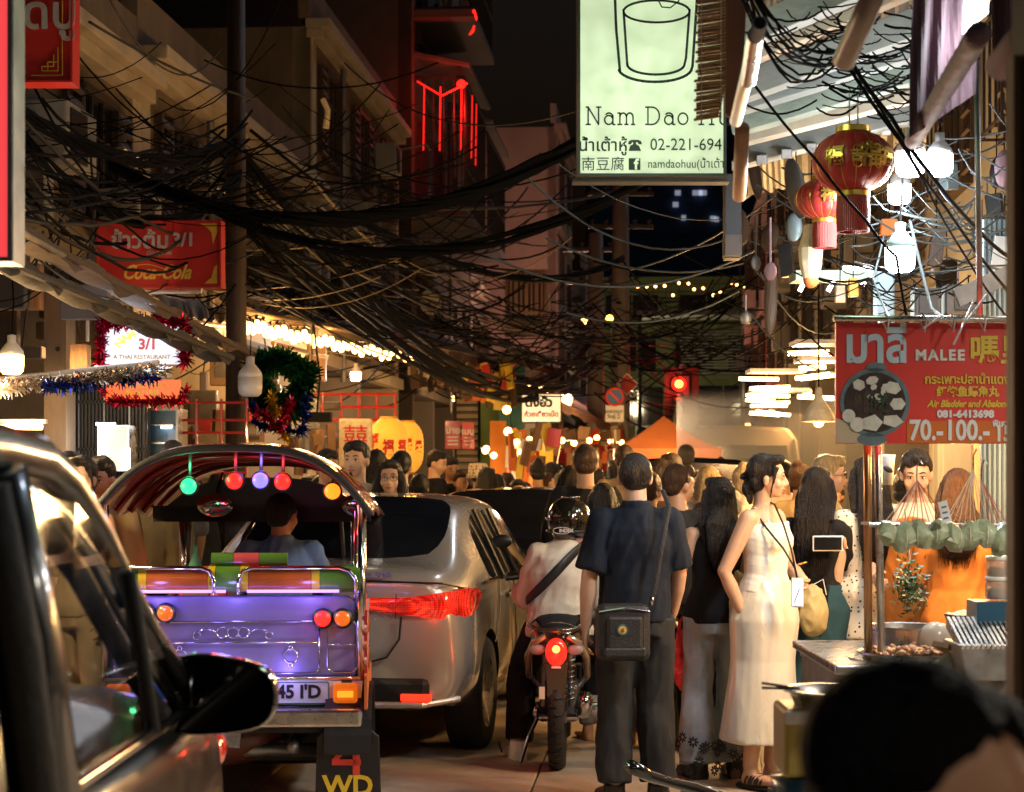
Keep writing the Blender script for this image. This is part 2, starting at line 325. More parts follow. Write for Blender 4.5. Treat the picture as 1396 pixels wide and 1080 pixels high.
def text(body, size, m, parent=None, loc=(0,0,0), rot=(R(90),0,0), ext=.002, align='CENTER', off=0., xs=1., shear=0., name='lettering', world=False, bend=None, sp=1.):
    c = bpy.data.curves.new('t', 'FONT'); c.body = body; c.size = size; c.extrude = ext; c.align_x = align; c.align_y = 'CENTER'; c.offset = off; c.shear = shear; c.resolution_u = 3; c.space_character = sp
    o = bpy.data.objects.new('t', c); me = baked(o)
    bpy.data.objects.remove(o); bpy.data.curves.remove(c)
    me.materials.clear(); me.materials.append(M[m])
    me.transform(Matrix.Diagonal((xs,1,1,1)))
    if bend:
        for v in me.vertices: v.co = bend(v.co)
    me.transform(Matrix.Translation(loc) @ (rot if isinstance(rot, Matrix) else Euler(rot).to_matrix()).to_4x4())
    me.name = name
    return link(name, me, parent, world)
def dup(o, parent=None, **kw):
    c = o.copy(); COL.objects.link(c); c.parent = parent
    for ch in list(o.children): dup(ch, c)
    for k, v in kw.items():
        if k in ('location', 'rotation_euler', 'scale'): setattr(c, k, v)
        else: c[k] = v
    return c
def remat(root, a, b):
    """swap material a for b on this copy only (object-level slots, mesh data stays shared)"""
    for o in [root]+list(root.children_recursive):
        if o.type == 'MESH':
            for sl in o.material_slots:
                if sl.material and sl.material.name == a: sl.link = 'OBJECT'; sl.material = M[b]
def lamp(parent, loc, energy, col, r=.05, spot=None, world=True):
    d = bpy.data.lights.new('lamp_light', 'SPOT' if spot else 'POINT'); d.energy = energy; d.color = col; d.shadow_soft_size = r
    o = bpy.data.objects.new('lamp_light', d); COL.objects.link(o)
    if spot: d.spot_size = spot; d.spot_blend = .6
    loc = Vector(loc)
    if parent:
        o.parent = parent
        if world: loc = wmat(parent).inverted() @ loc
    o.location = loc
    return o
def sag(a, b, s, n=14, jit=0., rnd=random):
    a = Vector(a); b = Vector(b); out = []
    for i in range(n+1):
        t = i/n; p = a.lerp(b, t); p.z -= 4*s*t*(1-t)
        if jit and 0 < i < n: p += Vector((rnd.uniform(-jit, jit), rnd.uniform(-jit, jit), rnd.uniform(-jit, jit)))
        out.append(p)
    return out
# ================================================================== GROUND
rd = MB().grid(lambda a, b: S(-60+120*a, -20+320*b, -.012), 2, 2).build('road', 'asphalt'); tag(rd, kind='structure')
for i in range(15):
    for j in range(4):
        b = MB(); b.box((0,0,-.055), (1.39, 2.985, .12)); sl = b.build('concrete_slab', 'paving', rd, bevel=.006)
        sl.location = S(-2.75+1.4*j+.0, 1.2+3.0*i, random.uniform(-.003,.003)); sl.rotation_euler = (random.uniform(-.001,.001), random.uniform(-.001,.001), -SA)
lp = MB()
for i in range(12):
    lp = MB().box((0,0,.06), (1.55, 5.98, .13)); o = lp.build('pavement', 'concrete', bevel=.02); o.location = S(-4.25, 3+6*i, 0); o.rotation_euler.z = -SA; tag(o, kind='structure')
    lp = MB().box((0,0,.06), (.9, 5.98, .13)); o = lp.build('pavement', 'concrete', bevel=.02); o.location = S(3.05, 3+6*i, 0); o.rotation_euler.z = -SA; tag(o, kind='structure')
# ================================================================== BUILDINGS
def window(par, x, y, z, w_, h, side, wm='wood_dark', shut=False, bars=0, lit=None):
    """window on a street wall: frame, pane, mullions, shutters"""
    s = side; f = MB(); t = .06
    f.box((x-s*.03, y, z+h/2), (.10, w_+.12, .07)); f.box((x-s*.03, y, z-h/2), (.14, w_+.18, .07))
    for q in (-1, 1): f.box((x-s*.03, y+q*(w_/2+.03), z), (.10, .06, h))
    wd = f.build('window', wm, par)
    MB().box((x+s*.0, y, z), (.03, w_, h)).build('pane', lit or 'glass_pane', wd)
    b = MB()
    for k in range(1, 3): b.box((x-s*.02, y-w_/2+w_*k/3, z), (.04, .03, h))
    b.box((x-s*.021, y, z+h*.18), (.035, w_, .03))
    b.build('mullion', wm, wd)
    if shut:
        for q in (-1, 1):
            m = MB()
            for k in range(9): m.box((x-s*.06, y+q*(w_/2+.26), z-h/2+h*(k+.5)/9), (.03, .40, h/9*.72), rot=(0, s*.5, 0))
            m.box((x-s*.05, y+q*(w_/2+.07), z), (.05,.04,h)); m.box((x-s*.05, y+q*(w_/2+.46), z), (.05,.04,h))
            m.build('shutter', wm, wd)
    if bars:
        b = MB()
        for k in range(bars): b.box((x-s*.30, y-w_/2+w_*k/(bars-1), z), (.02,.02,h*1.1))
        for zz in (-.5, 0, .5): b.box((x-s*.30, y, z+zz*h*1.05), (.025, w_+.04, .025)); b.box((x-s*.16, y-w_/2, z+zz*h*1.05), (.3,.02,.02)); b.box((x-s*.16, y+w_/2, z+zz*h*1.05), (.3,.02,.02))
        b.build('window_cage', 'steel_dark', wd)
mk('glass_pane', (.012,.013,.016), .08, spec=.8, var=.3, vs=2)
mk('steel_dark', (.06,.055,.05), .5, metal=.6, var=.3, vs=10)
mk('pane_warm', (.3,.2,.1), .4, emit=(1,.5,.18), es=.6, var=.5, vs=2)
mk('pane_cool', (.3,.3,.3), .4, emit=(.7,.75,.8), es=.35, var=.4, vs=2)
def shophouse(label, u, v0, v1, H, side, wm, floors, nwin, trim='plaster', depth=7., ground=True, shut=True, bars=0, lit=(), name='shophouse'):
    """terraced building; side -1 = left of the street, +1 = right. Local x points to +u, y along the street."""
    L = v1-v0; root = thing(name, label, 'building', S(u, v0), -SA); s = side
    zg = 3.2 if ground else 0.1
    w_ = MB(); w_.box((s*depth/2, L/2, (H+zg)/2), (depth, L-.02, H-zg))
    w_.box((s*(depth/2+1.4), L/2, zg/2), (depth-2.8, L-.02, zg-.01))
    w_.build('wall', wm, root)
    for q in (0.16, L-.16): MB().box((s*.12, q, H/2), (.30, .30, H)).build('pilaster', trim, root, bevel=.01)
    c = MB(); c.box((-s*.10, L/2, H+.05), (.36, L, .14)); c.box((-s*.05, L/2, H-.09), (.24, L, .14)); c.box((-s*.02, L/2, zg+.08), (.22, L-.02, .2)); c.build('cornice', trim, root, bevel=.015)
    rr_ = random.Random(int(v0*3)+side)
    for k in range(max(2, int(L/3))):                   # window air conditioners, ducts and washing poles high on the front
        y = rr_.uniform(.8, L-.8); z = zg+rr_.uniform(.4, max(.6, H-zg-.8))
        a = MB().box((-s*.26, y, z), (.36, .8, .5)).build('air_conditioner_box', 'plaster_grey', root, bevel=.02); MB().box((-s*.445, y-.1, z), (.012, .42, .40)).build('grille', 'black', a)
        if k % 2: MB().tube([(-s*.0, y+1.0, z+.3), (-s*.8, y+1.0, z+.45), (-s*.8, y+1.6, z+.45)], .018, 5).build('washing_pole', 'steel_dull', root)
    c = MB(); c.box((s*.10, L/2, H+.40), (.16, L-.02, .56)); c.build('parapet', wm, root)
    fh = (H-zg)/max(1, floors)
    for f in range(floors):
        zc = zg+fh*(f+.5)+.1
        if f: MB().box((-s*.04, L/2, zg+fh*f), (.16, L-.7, .12)).build('string_course', trim, root, bevel=.01)
        for k in range(nwin):
            y = L*(k+.5)/nwin; l_ = None
            if (f, k) in lit: l_ = 'pane_warm'
            window(root, -s*.01, y, zc, min(1.0, L/nwin*.42), min(1.5, fh*.55), s, shut=shut, bars=bars, lit=l_)
    if ground:                                          # open shopfront: side piers, lintel, roller-shutter slats at the back
        nb = max(1, round(L/4.5))
        for k in range(nb+1):
            y = min(max(L*k/nb, .2), L-.2)
            MB().box((s*.7, y, zg/2), (1.38, .30, zg-.02)).build('pier', trim, root, bevel=.01)
        for k in range(nb):
            y = L*(k+.5)/nb; w2 = L/nb-.4
            if (k+int(v0)) % 2 == 0:
                for j in range(10):
                    MB().box((s*1.3, y, .2+.29*j), (.05, w2*.92, .27), rot=(0,.08,0)).build('shutter_slat', 'steel_dull', root)
            else:
                MB().box((s*1.37, y, 1.6), (.05, w2, 2.9)).build('back_wall', 'plaster', root)
                sh = MB()
                for j in range(4): sh.box((s*1.2, y, .6+.5*j), (.3, w2*.8, .03))
                for q in (-1, 0, 1): sh.box((s*1.2, y+q*w2*.4, 1.2), (.3, .03, 1.9))
                sf = sh.build('shelf', 'wood', root)
                g = MB(); rr = random.Random(int(v0*7+k))
                for j in range(4):
                    yy = -w2*.38
                    while yy < w2*.38:
                        a = rr.uniform(.07,.2); h = rr.uniform(.12,.36); g.box((s*1.2, y+yy, .62+.5*j+h/2), (.16, a*.9, h)); yy += a+.02
                g.build('shelf_goods', rr.choice(['food_pale','orange_cloth','red_paint','yellow_paint']), sf)
    return root
b1 = shophouse('old beige shophouse nearest on the left behind the red neon-edge sign', -5, 6, 18, 5.3, -1, 'plaster_grime_shade', 1, 4)
b2 = shophouse('beige shophouse behind the red drinks sign left of the bulb-lit awning', -5, 18, 27, 5.6, -1, 'plaster_grime_shade', 1, 3)
b3 = shophouse('stained tan shophouse above the awning hung with warm bulbs', -5, 27, 36, 8.0, -1, 'plaster_grime_shade', 2, 3, lit=())
b4 = shophouse('tall dark apartment house with the red-lit window cage', -5, 38, 50, 19.0, -1, 'plaster_dark', 5, 4, trim='plaster_dark', shut=False)
b5 = shophouse('pinkish plaster house whose blank end wall faces up the street', -3.0, 55, 64, 11.6, -1, 'plaster_pink', 3, 2, trim='plaster_pink', depth=9, shut=False)
b6 = shophouse('far grey-brown house beside the crossing on the left', -2.6, 66, 76, 8.6, -1, 'plaster_grey', 2, 2, trim='plaster_grey', depth=8, shut=False)
b7 = shophouse('low house between the tall dark block and pink end wall', -5, 50, 55, 6.5, -1, 'plaster_grey', 1, 2, trim='plaster')
r1 = shophouse('grey shophouse on the right behind the noodle stall', 2.7, 6, 19, 6.4, 1, 'plaster_grey', 1, 4, trim='plaster_grey', bars=5)
r2 = shophouse('peeling beige shophouse on the right with glowing food counters', 2.7, 19, 33, 7.2, 1, 'plaster', 2, 4, bars=5)
r3 = shophouse('far right terrace ending at the crossing', 2.7, 33, 60, 8.4, 1, 'plaster_grey', 2, 7, trim='plaster_grey', bars=4)
# caged balconies on the tall block (they project into the street)
def cage_balcony(par, y0, y1, z0, z1, proj, m, red=None):
    f = MB(); n = int((y1-y0)/.28)
    for k in range(n+1):
        y = y0+(y1-y0)*k/n; f.box((proj, y, (z0+z1)/2), (.03,.03,z1-z0))
    for z in (z0, z0+.8, z1-.1): f.box((proj, (y0+y1)/2, z), (.04, y1-y0, .04))
    for k in range(5): f.box((proj*k/5, y0, (z0+z1)/2), (.03,.03,z1-z0)); f.box((proj*k/5, y1, (z0+z1)/2), (.03,.03,z1-z0))
    for z in (z0, z1): f.box((proj/2, y0, z), (proj,.04,.04)); f.box((proj/2, y1, z), (proj,.04,.04))
    o = f.build('balcony_cage', m, par)
    MB().box((proj/2, (y0+y1)/2, z0-.12), (proj+.1, y1-y0+.1, .16)).build('balcony_slab', 'plaster_dark', par)
    MB().box((proj/2+.05, (y0+y1)/2, z1+.35), (proj+.15, y1-y0+.2, .07), rot=(0,.22,0)).build('balcony_canopy', 'tin_roof', par)
    return o
cage_balcony(b4, .3, 4.8, 3.9+3.1, 9.6, 1.05, 'steel_dark')
cage_balcony(b4, .3, 4.8, 11.0, 14.2, 1.2, 'steel_dark')
cage_balcony(b4, 6, 10.8, 7.2, 9.5, 1.0, 'steel_dark')
# red neon on the cage
nb = MB()
for (y, x) in ((.25, .22), (.25, .55), (.25, .98), (1.2, 1.1), (2.1, 1.1)):
    nb.tube([(x, y, 8.1), (x+.02, y, 9.4)], .013, 6)
nb.tube([(0.1,.2,9.5),(.6,.2,9.2),(1.12,.2,9.45)], .02, 6)
nb.build('neon_tube', 'neon_red', b4)
ln = MB().ell((1.0,.15,9.42), .09).build('red_lamp', 'glow_red', b4)
lamp(ln, (1.0,-.25,9.0), 60, (1,.03,.02), .08, world=False)
nb = MB().tube([(.9,2.2,10.85),(1.1,1.5,10.8),(1.25,.6,10.85),(1.25,.2,10.9)], .03, 6).build('neon_tube', 'glow_red', b4)
# water pipe stubs and drain pipes
for (u, v, z0, z1) in ((-4.9,12,0,5.2),(-4.9,20.5,3,5.6),(-4.86,29,3,7.8),(-4.86,44,3,18),(2.6,14,0,6),(2.6,24,0,7),(2.6,40,0,8)):
    o = MB().tube([S(u,v,z0), S(u,v,z1)], .045, 8).build('drain_pipe', 'steel_dull'); tag(o, 'grey drain pipe running down a shophouse front', 'drain pipe', 'drain pipes on the house fronts')
# end of street
eb = thing('end_building', 'olive green building closing the street behind the red traffic light', 'building', S(0,80), -SA)
MB().box((-.6, 4, 4.9), (13, 8, 9.8)).build('wall', 'plaster_green', eb)
for (x, z, w_, h) in ((-3.3,6.6,1.6,1.5),(-1.0,6.6,1.6,1.5),(1.4,6.6,1.6,1.5),(3.6,6.6,1.6,1.5),(1.9,8.6,2.2,.9),(-1.2,8.6,2.2,.9),(2.6,4.4,3.0,1.7),(-1.2,4.4,2.6,1.6)):
    f = MB(); f.box((x,-.04,z+h/2+.04),(w_+.16,.12,.08)); f.box((x,-.04,z-h/2-.04),(w_+.16,.12,.08)); f.box((x-w_/2-.04,-.04,z),(.08,.12,h)); f.box((x+w_/2+.04,-.04,z),(.08,.12,h)); f.box((x,-.03,z),(.05,.08,h))
    wd = f.build('window', 'plaster_green', eb); MB().box((x,-.02,z),(w_,.03,h)).build('pane','glass_pane',wd)
for z in (3.1, 5.6, 7.7, 9.7): MB().box((-.6,-.12,z),(13.1,.34,.16)).build('ledge','plaster_green',eb)
for k in range(16): MB().box((2.6,-.1,5.5+.13*k if k<0 else 5.62+.125*k),(3.6,.06,.05)).build('louvre_slat','plaster_grey',eb)
def aircon(loc, rz, lab):
    t = thing('air_conditioner', lab, 'air conditioner', loc, rz, 'air conditioner units on the end building')
    MB().box((0,0,.3),(.85,.32,.6)).build('casing','white_paint',t,bevel=.02)
    MB().lathe((-.13,-.165,.3),[(.001,0),(.22,0),(.24,-.02),(.25,.0)],18,axis='y').build('fan_grille','steel_dark',t)
    MB().box((0,0,-.03),(.9,.4,.04)).build('bracket','steel_dull',t)
for (px, py, l) in ((880,600,'cream outdoor air conditioner left of the traffic light, nearest the parking sign'),(912,600,'air conditioner half hidden behind the red traffic light'),(955,600,'shadowed air conditioner just right of the traffic light'),(985,600,'rightmost air conditioner above the white van')):
    aircon(P(px,py,79.4), -SA, l)
# dark high-rise far away with a few lit windows
hr = thing('tower_block', 'dark far tower block with a few lit windows under the green sign', 'tower', P(915, 645, 170), 0)
hr.location.z = 0
MB().box((4,8,17),(22,16,34)).build('wall','navy_haze_wall',hr)
for (px, py, w_) in ((924,263,.5),(951,263,.9),(921,279,.5),(932,297,.4),(972,298,.5),(829,268,.9),(958,263,.7),(977,299,.4)):
    p = P(px,py,169.7); q = p-hr.location; MB().box(q,(w_,.1,.45)).build('window','sky_window',hr)
hb = MB()
for k in range(9):
    MB().box((4,-.05,3.5*k+2),(22,.2,.25)).build('floor_band','navy_haze_wall',hr)
# corner house balcony with string lights far right (870-950, 380-415)
fb = thing('roof_terrace', 'roof terrace outlined with tiny warm bulbs above the crossing', 'terrace', S(0,74,7.8), -SA)
MB().box((1.2,0,-.1),(4.2,2.4,.18)).build('floor','plaster_grey',fb)
t = MB()
for k in range(9): t.tube([(-.8+.5*k,-1.1,0),(-.8+.5*k,-1.1,1.0)],.025,5)
for z in (.35,.7,1.0): t.tube([(-.8,-1.1,z),(3.2,-1.1,z)],.02,5)
t.build('railing','steel_dark',fb)
random.seed(5)
for k in range(14): MB().ell((-.9+.32*k+random.uniform(-.1,.1),-1.2,random.uniform(.55,1.05) if k>2 else .9),.05,n=6,m=4).build('bulb','bulb',fb)
for x in (-.8, 3.1): t = MB().tube([(x,-1,-7.8),(x,-1,0)],.08,8).build('post','steel_dark',fb)
# ================================================================== PEOPLE
def remesh(mb, voxel, smooth=4, wr=0., wsc=(9,9,3.5), seed=0., zmax=None):
    me = bpy.data.meshes.new('tmp'); me.from_pydata(mb.v, [], mb.f); me.update()
    o = bpy.data.objects.new('tmp', me)
    m = o.modifiers.new('r', 'REMESH'); m.mode = 'VOXEL'; m.voxel_size = voxel; m.use_smooth_shade = True
    if smooth: k = o.modifiers.new('s', 'SMOOTH'); k.factor = .5; k.iterations = smooth
    out = baked(o)
    bpy.data.objects.remove(o); bpy.data.meshes.remove(me)
    if wr:
        n = len(out.vertices); co = np.empty(n*3, 'f'); no = np.empty(n*3, 'f')
        out.vertices.foreach_get('co', co); out.vertices.foreach_get('normal', no); co = co.reshape(-1,3); no = no.reshape(-1,3)
        d = np.zeros(n, 'f')
        for i in range(n):
            x, y, z = co[i]; a = mn.noise((x*wsc[0]+seed, y*wsc[1]+seed*2, z*wsc[2]+x*5)); b = mn.noise((x*wsc[0]*1.9+seed, y*wsc[1]*1.9, z*wsc[2]*2.2-x*9)); d[i] = a+.9*(.35-abs(b)*1.6)+.07*mn.noise((x*40, y*40, z*25+seed))
        co += no*(d*wr)[:,None]; out.vertices.foreach_set('co', co.ravel())
    out.shade_smooth()
    return out
def place(me, name, m, parent):
    me.name = name; me.materials.clear(); me.materials.append(M[m] if isinstance(m, str) else m)
    return link(name, me, parent)
def lerp(a, b, t): return a*(1-t)+b*t
class Fig:
    """poseable figure, local frame: faces +y, x to its right, feet on z = 0"""
    def __init__(s, H=1.7, fem=False, J=None, head=(0,0,0), width=1., lean=0.):
        k = H/1.7; s.k = k; s.fem = fem; s.w = width
        sh = .140 if fem else .160; hp = .088
        D = dict(pelvis=(0,0,.93), waist=(0,.005,1.06), chest=(0,-.005,1.27), neck=(0,-.015,1.42), head=(0,.015,1.565),
                 shoulder_r=(sh,-.015,1.355), shoulder_l=(-sh,-.015,1.355), elbow_r=(sh+.045,-.03,1.09), elbow_l=(-sh-.045,-.03,1.09),
                 wrist_r=(sh+.055,.04,.86), wrist_l=(-sh-.055,.04,.86), hip_r=(hp,0,.90), hip_l=(-hp,0,.90), knee_r=(hp+.01,.02,.49), knee_l=(-hp-.01,.02,.49),
                 ankle_r=(hp+.015,-.03,.085), ankle_l=(-hp-.015,-.03,.085), toe_r=(hp+.04,.13,.03), toe_l=(-hp-.04,.13,.03), fing_r=None, fing_l=None)
        if J: D.update(J)
        s.J = {a: (Vector(b)*k if b is not None else None) for a, b in D.items()}
        s.hr = Euler([R(a) for a in head]).to_matrix()      # head pitch, roll, yaw in degrees
    def side(s, t):
        hs = (s.J['hip_r']-s.J['hip_l']); ss = (s.J['shoulder_r']-s.J['shoulder_l']); hs.z *= .4; ss.z *= .4
        return hs.normalized().lerp(ss.normalized(), t).normalized()
    def spine(s, t):
        P0 = s.J['pelvis']; W_ = s.J['waist']; C = s.J['chest']; N = s.J['neck']
        pts = [P0+(P0-W_)*.75, P0, W_, C, N]; ts = [0, .22, .42, .74, 1]
        for i in range(4):
            if t <= ts[i+1] or i == 3:
                a = (t-ts[i])/(ts[i+1]-ts[i]); return pts[i].lerp(pts[i+1], a)
    def prof(s):
        if s.fem: return [(0,.085,.075),(.08,.135,.10),(.20,.165,.115),(.32,.145,.098),(.44,.118,.084),(.58,.125,.088),(.72,.142,.100),(.84,.132,.090),(.92,.098,.070),(1,.056,.052)]
        return [(0,.085,.08),(.08,.135,.10),(.20,.158,.112),(.32,.150,.105),(.44,.142,.102),(.58,.152,.108),(.72,.170,.118),(.84,.155,.108),(.92,.112,.084),(1,.064,.060)]
    def torso(s, mb, e=0., t0=0., t1=1., n=18, hem=None, belly=0.):
        pr = s.prof(); k = s.k*s.w
        ts = [t0]+[p[0] for p in pr if t0 < p[0] < t1]+[t1]
        if t0 < 0: ts = [t0]+[p[0] for p in pr if p[0] < t1]+[t1]
        ts = sorted(set(ts)); pts = []; rx = []; ry = []
        for t in ts:
            a = np.interp(t, [p[0] for p in pr], [p[1] for p in pr]); b = np.interp(t, [p[0] for p in pr], [p[2] for p in pr])
            if t < .20: a = max(a, .155 if e else a); b = max(b, .11 if e else b)
            if e and not s.fem and t < .55: a = max(a, .158); b = max(b, .113)
            ee = e*(.75 if t > .96 else 1)
            if hem and t < .42: ee += hem*(.42-t)/.42
            pts.append(s.spine(t)); rx.append(a*k+ee); ry.append(b*k+ee+belly*max(0, 1-abs(t-.4)*3))
        mb.tube(pts, rx, n, r2=ry, side=[s.side(max(0,t)) for t in ts])
    def arm(s, mb, sd_, e=0., f=1., flare=0.):
        A, B, C = s.J['shoulder_'+sd_], s.J['elbow_'+sd_], s.J['wrist_'+sd_]; k = s.k*(.92 if s.fem else 1.); r0, r1, r2 = .053*k, .040*k, .027*k
        pts = [A, A.lerp(B,.5), B, B.lerp(C,.35), C]; rs = [r0, .047*k, r1, .041*k, r2]; tt = [0,.25,.5,.67,1]
        P_ = []; R_ = []
        for t, p, r in zip(tt, pts, rs):
            if t <= f+1e-6: P_.append(p); R_.append(r+e+flare*t)
        if f not in tt:
            i = [j for j in range(len(tt)) if tt[j] < f][-1]; a = (f-tt[i])/(tt[i+1]-tt[i])
            P_.append(pts[i].lerp(pts[i+1], a)); R_.append(lerp(rs[i], rs[i+1], a)+e+flare*f)
        mb.tube(P_, R_, 12); mb.ell(A, r0+e, n=12, m=8)
        if f >= .5: mb.ell(B, r1+e+flare*.5, n=10, m=6)
        mb.tube([s.J['neck']-Vector((0,0,.030*s.k)), A-Vector((0,0,.008))], [.044*s.k+e*.4, r0*.88+e], 10)
    def leg(s, mb, sd_, e=0., f=1., flare=0., knee=0.):
        A, B, C = s.J['hip_'+sd_], s.J['knee_'+sd_], s.J['ankle_'+sd_]; k = s.k*(.95 if s.fem else 1.)*s.w
        pts = [A, A.lerp(B,.5), B, B.lerp(C,.3), C]; rs = [.088*k,.074*k,.054*k,.054*k,.035*k]; tt = [0,.25,.5,.65,1]
        P_ = []; R_ = []
        for t, p, r in zip(tt, pts, rs):
            if t <= f+1e-6: P_.append(p); R_.append(r+e+flare*max(0,t-.45)+knee*(1-abs(t-.5)*2 if t > .05 else 0))
        if f not in tt:
            i = [j for j in range(len(tt)) if tt[j] < f][-1]; a = (f-tt[i])/(tt[i+1]-tt[i])
            P_.append(pts[i].lerp(pts[i+1], a)); R_.append(lerp(rs[i], rs[i+1], a)+e+flare*max(0,f-.45))
        mb.tube(P_, R_, 14)
        if f >= .5: mb.ell(B, (.054*k+e+knee*.8), n=10, m=6)
    def hand(s, mb, sd_, curl=.5, spread=1.):
        E, W_ = s.J['elbow_'+sd_], s.J['wrist_'+sd_]; fg = s.J['fing_'+sd_]; k = s.k*(.88 if s.fem else 1.)
        d = ((fg-W_) if fg is not None else (W_-E)).normalized()
        m = -1 if sd_ == 'r' else 1                     # palm faces the body
        pn = Vector((m,0,0)); pn = (pn-d*pn.dot(d)); pn = pn.normalized() if pn.length > .1 else Vector((0,1,0))
        fr = d.cross(pn)*(1 if sd_ == 'r' else -1)      # thumb side
        if fr.y < 0: fr = -fr
        mb.tube([W_-d*.02*k, W_+d*.03*k, W_+d*.088*k], [.026*k,.034*k,.040*k], 10, r2=[.022*k,.017*k,.014*k], side=fr)
        for i, (o, ln) in enumerate(((.030,.072),(.010,.080),(-.011,.074),(-.030,.058))):
            p = W_+d*.085*k+fr*o*k*spread; a = .25+curl*(.5+.08*i); pts = [p-d*.02*k, p]
            dd = d
            for q in range(3):
                ang = a*(.8 if q == 0 else 1.1); dd = (dd*math.cos(ang)+pn*math.sin(ang)).normalized()
                nrm = pn*math.cos(ang)-d*math.sin(ang)
                p = p+dd*ln*k*(.42,.32,.26)[q]; pts.append(p)
            mb.tube(pts, [.0095*k,.0095*k,.009*k,.008*k,.0065*k], 8)
        b0 = W_+d*.03*k+fr*.028*k
        mb.tube([b0-fr*.01*k, b0+(fr*.6+d*.5+pn*.3).normalized()*.035*k, b0+(fr*.55+d*.8+pn*.45).normalized()*.065*k, b0+(fr*.35+d*.95+pn*.6).normalized()*.088*k], [.014*k,.012*k,.0105*k,.008*k], 8)
    def hm(s, v): return s.J['head'] + s.hr @ (Vector(v)*s.k)
    def head(s, mb, face=True):
        k = s.k*(.96 if s.fem else 1.); hc = s.hm
        E = lambda c, r, rot=None: mb.ell(hc(c), tuple(x*k for x in r), (s.hr @ Euler(rot).to_matrix()) if rot else s.hr, 16, 12)
        E((0,-.008,.025), (.074,.092,.092)); E((0,.022,-.035), (.060,.062,.068)); E((0,.048,-.082), (.030,.026,.022))
        E((0,.045,.02), (.062,.042,.055)); E((.038,.05,-.03), (.026,.024,.028)); E((-.038,.05,-.03), (.026,.024,.028))
        if face:
            mb.tube([hc((0,.080,.012)), hc((0,.092,-.012)), hc((0,.101,-.032)), hc((0,.090,-.042))], [.008*k,.0095*k,.012*k,.009*k], 8)
            E((.012,.088,-.036), (.009,.011,.008)); E((-.012,.088,-.036), (.009,.011,.008))
            E((0,.076,-.060), (.024,.014,.013)); E((.030,.074,.022), (.024,.012,.008)); E((-.030,.074,.022), (.024,.012,.008))
        for q in (-1, 1): E((q*.077,-.008,-.012), (.009,.018,.030), (0, q*.15, 0))
        nk = .047 if s.fem else .056
        mb.tube([s.J['neck']-Vector((0,0,.05*s.k)), s.J['neck']+Vector((0,0,.02*s.k)), hc((0,-.022,-.05)), hc((0,-.02,-.02))], [nk*1.25*s.k, nk*s.k, nk*.96*s.k, nk*s.k], 14)
    def foot(s, mb, sd_, e=0., flat=True):
        A, T = s.J['ankle_'+sd_], s.J['toe_'+sd_]; k = s.k
        heel = A+(A-T)*.0; d = (T-A); d.z = 0; d = d.normalized() if d.length > .01 else Vector((0,1,0)); zf = T.z-.0
        h = Vector((A.x, A.y, T.z))-d*.035*k
        mb.tube([A+Vector((0,0,.03*k)), A-Vector((0,0,.02*k))+d*.01, h.lerp(T,.35)+Vector((0,0,.018*k))], [.036*k+e,.040*k+e,.036*k+e], 10)
        mb.tube([h, h.lerp(T,.3), h.lerp(T,.8), T+d*.05*k], [.030*k+e,.036*k+e,.044*k+e,.030*k+e], 12, r2=[.034*k+e,.036*k+e,.026*k+e,.018*k+e], side=d.cross(Vector((0,0,1))))
def eyes(f, par, glasses=False, smile=True):
    k = f.k*(.96 if f.fem else 1.)
    w_ = MB(); ir = MB(); br = MB(); lp = MB(); lid = MB()
    for q in (-1, 1):
        w_.ell(f.hm((q*.030,.0765,.003)), (.0145*k,.008*k,.0062*k), f.hr, 12, 8)
        ir.ell(f.hm((q*.030,.0835,.003)), (.0060*k,.003*k,.0058*k), f.hr, 10, 6)
        lid.tube([f.hm((q*.014,.081,.004)), f.hm((q*.024,.0865,.0105)), f.hm((q*.038,.083,.0095)), f.hm((q*.047,.074,.004))], [.0012*k,.0022*k,.0022*k,.001*k], 5)
        br.tube([f.hm((q*.014,.088,.026)), f.hm((q*.030,.088,.032)), f.hm((q*.049,.072,.025))], [.0030*k,.0036*k,.002*k], 6)
    lp.tube([f.hm((-.024,.076,-.058)), f.hm((-.011,.0885,-.0625)), f.hm((0,.0915,-.0635)), f.hm((.011,.0885,-.0625)), f.hm((.024,.076,-.058))], [.002*k,.0052*k,.006*k,.0052*k,.002*k], 8)
    w_.build('eye', 'eye_white', par, smooth=True); ir.build('iris', 'iris', par, smooth=True); br.build('eyebrow', 'hair', par, smooth=True); lid.build('eyelid', 'hair', par, smooth=True); lp.build('lips', 'lips', par, smooth=True)
    if glasses:
        g = MB()
        for q in (-1, 1): g.tube([f.hm((q*.032+.023*math.cos(a*PI/8),.094,.0+.019*math.sin(a*PI/8))) for a in range(17)], .0018*k, 5, cap=False); g.tube([f.hm((q*.054,.093,.004)), f.hm((q*.078,.0,.004))], .0016*k, 5)
        g.tube([f.hm((-.010,.096,.002)), f.hm((.010,.096,.002))], .0018*k, 5)
        g.build('glasses', 'black', par)
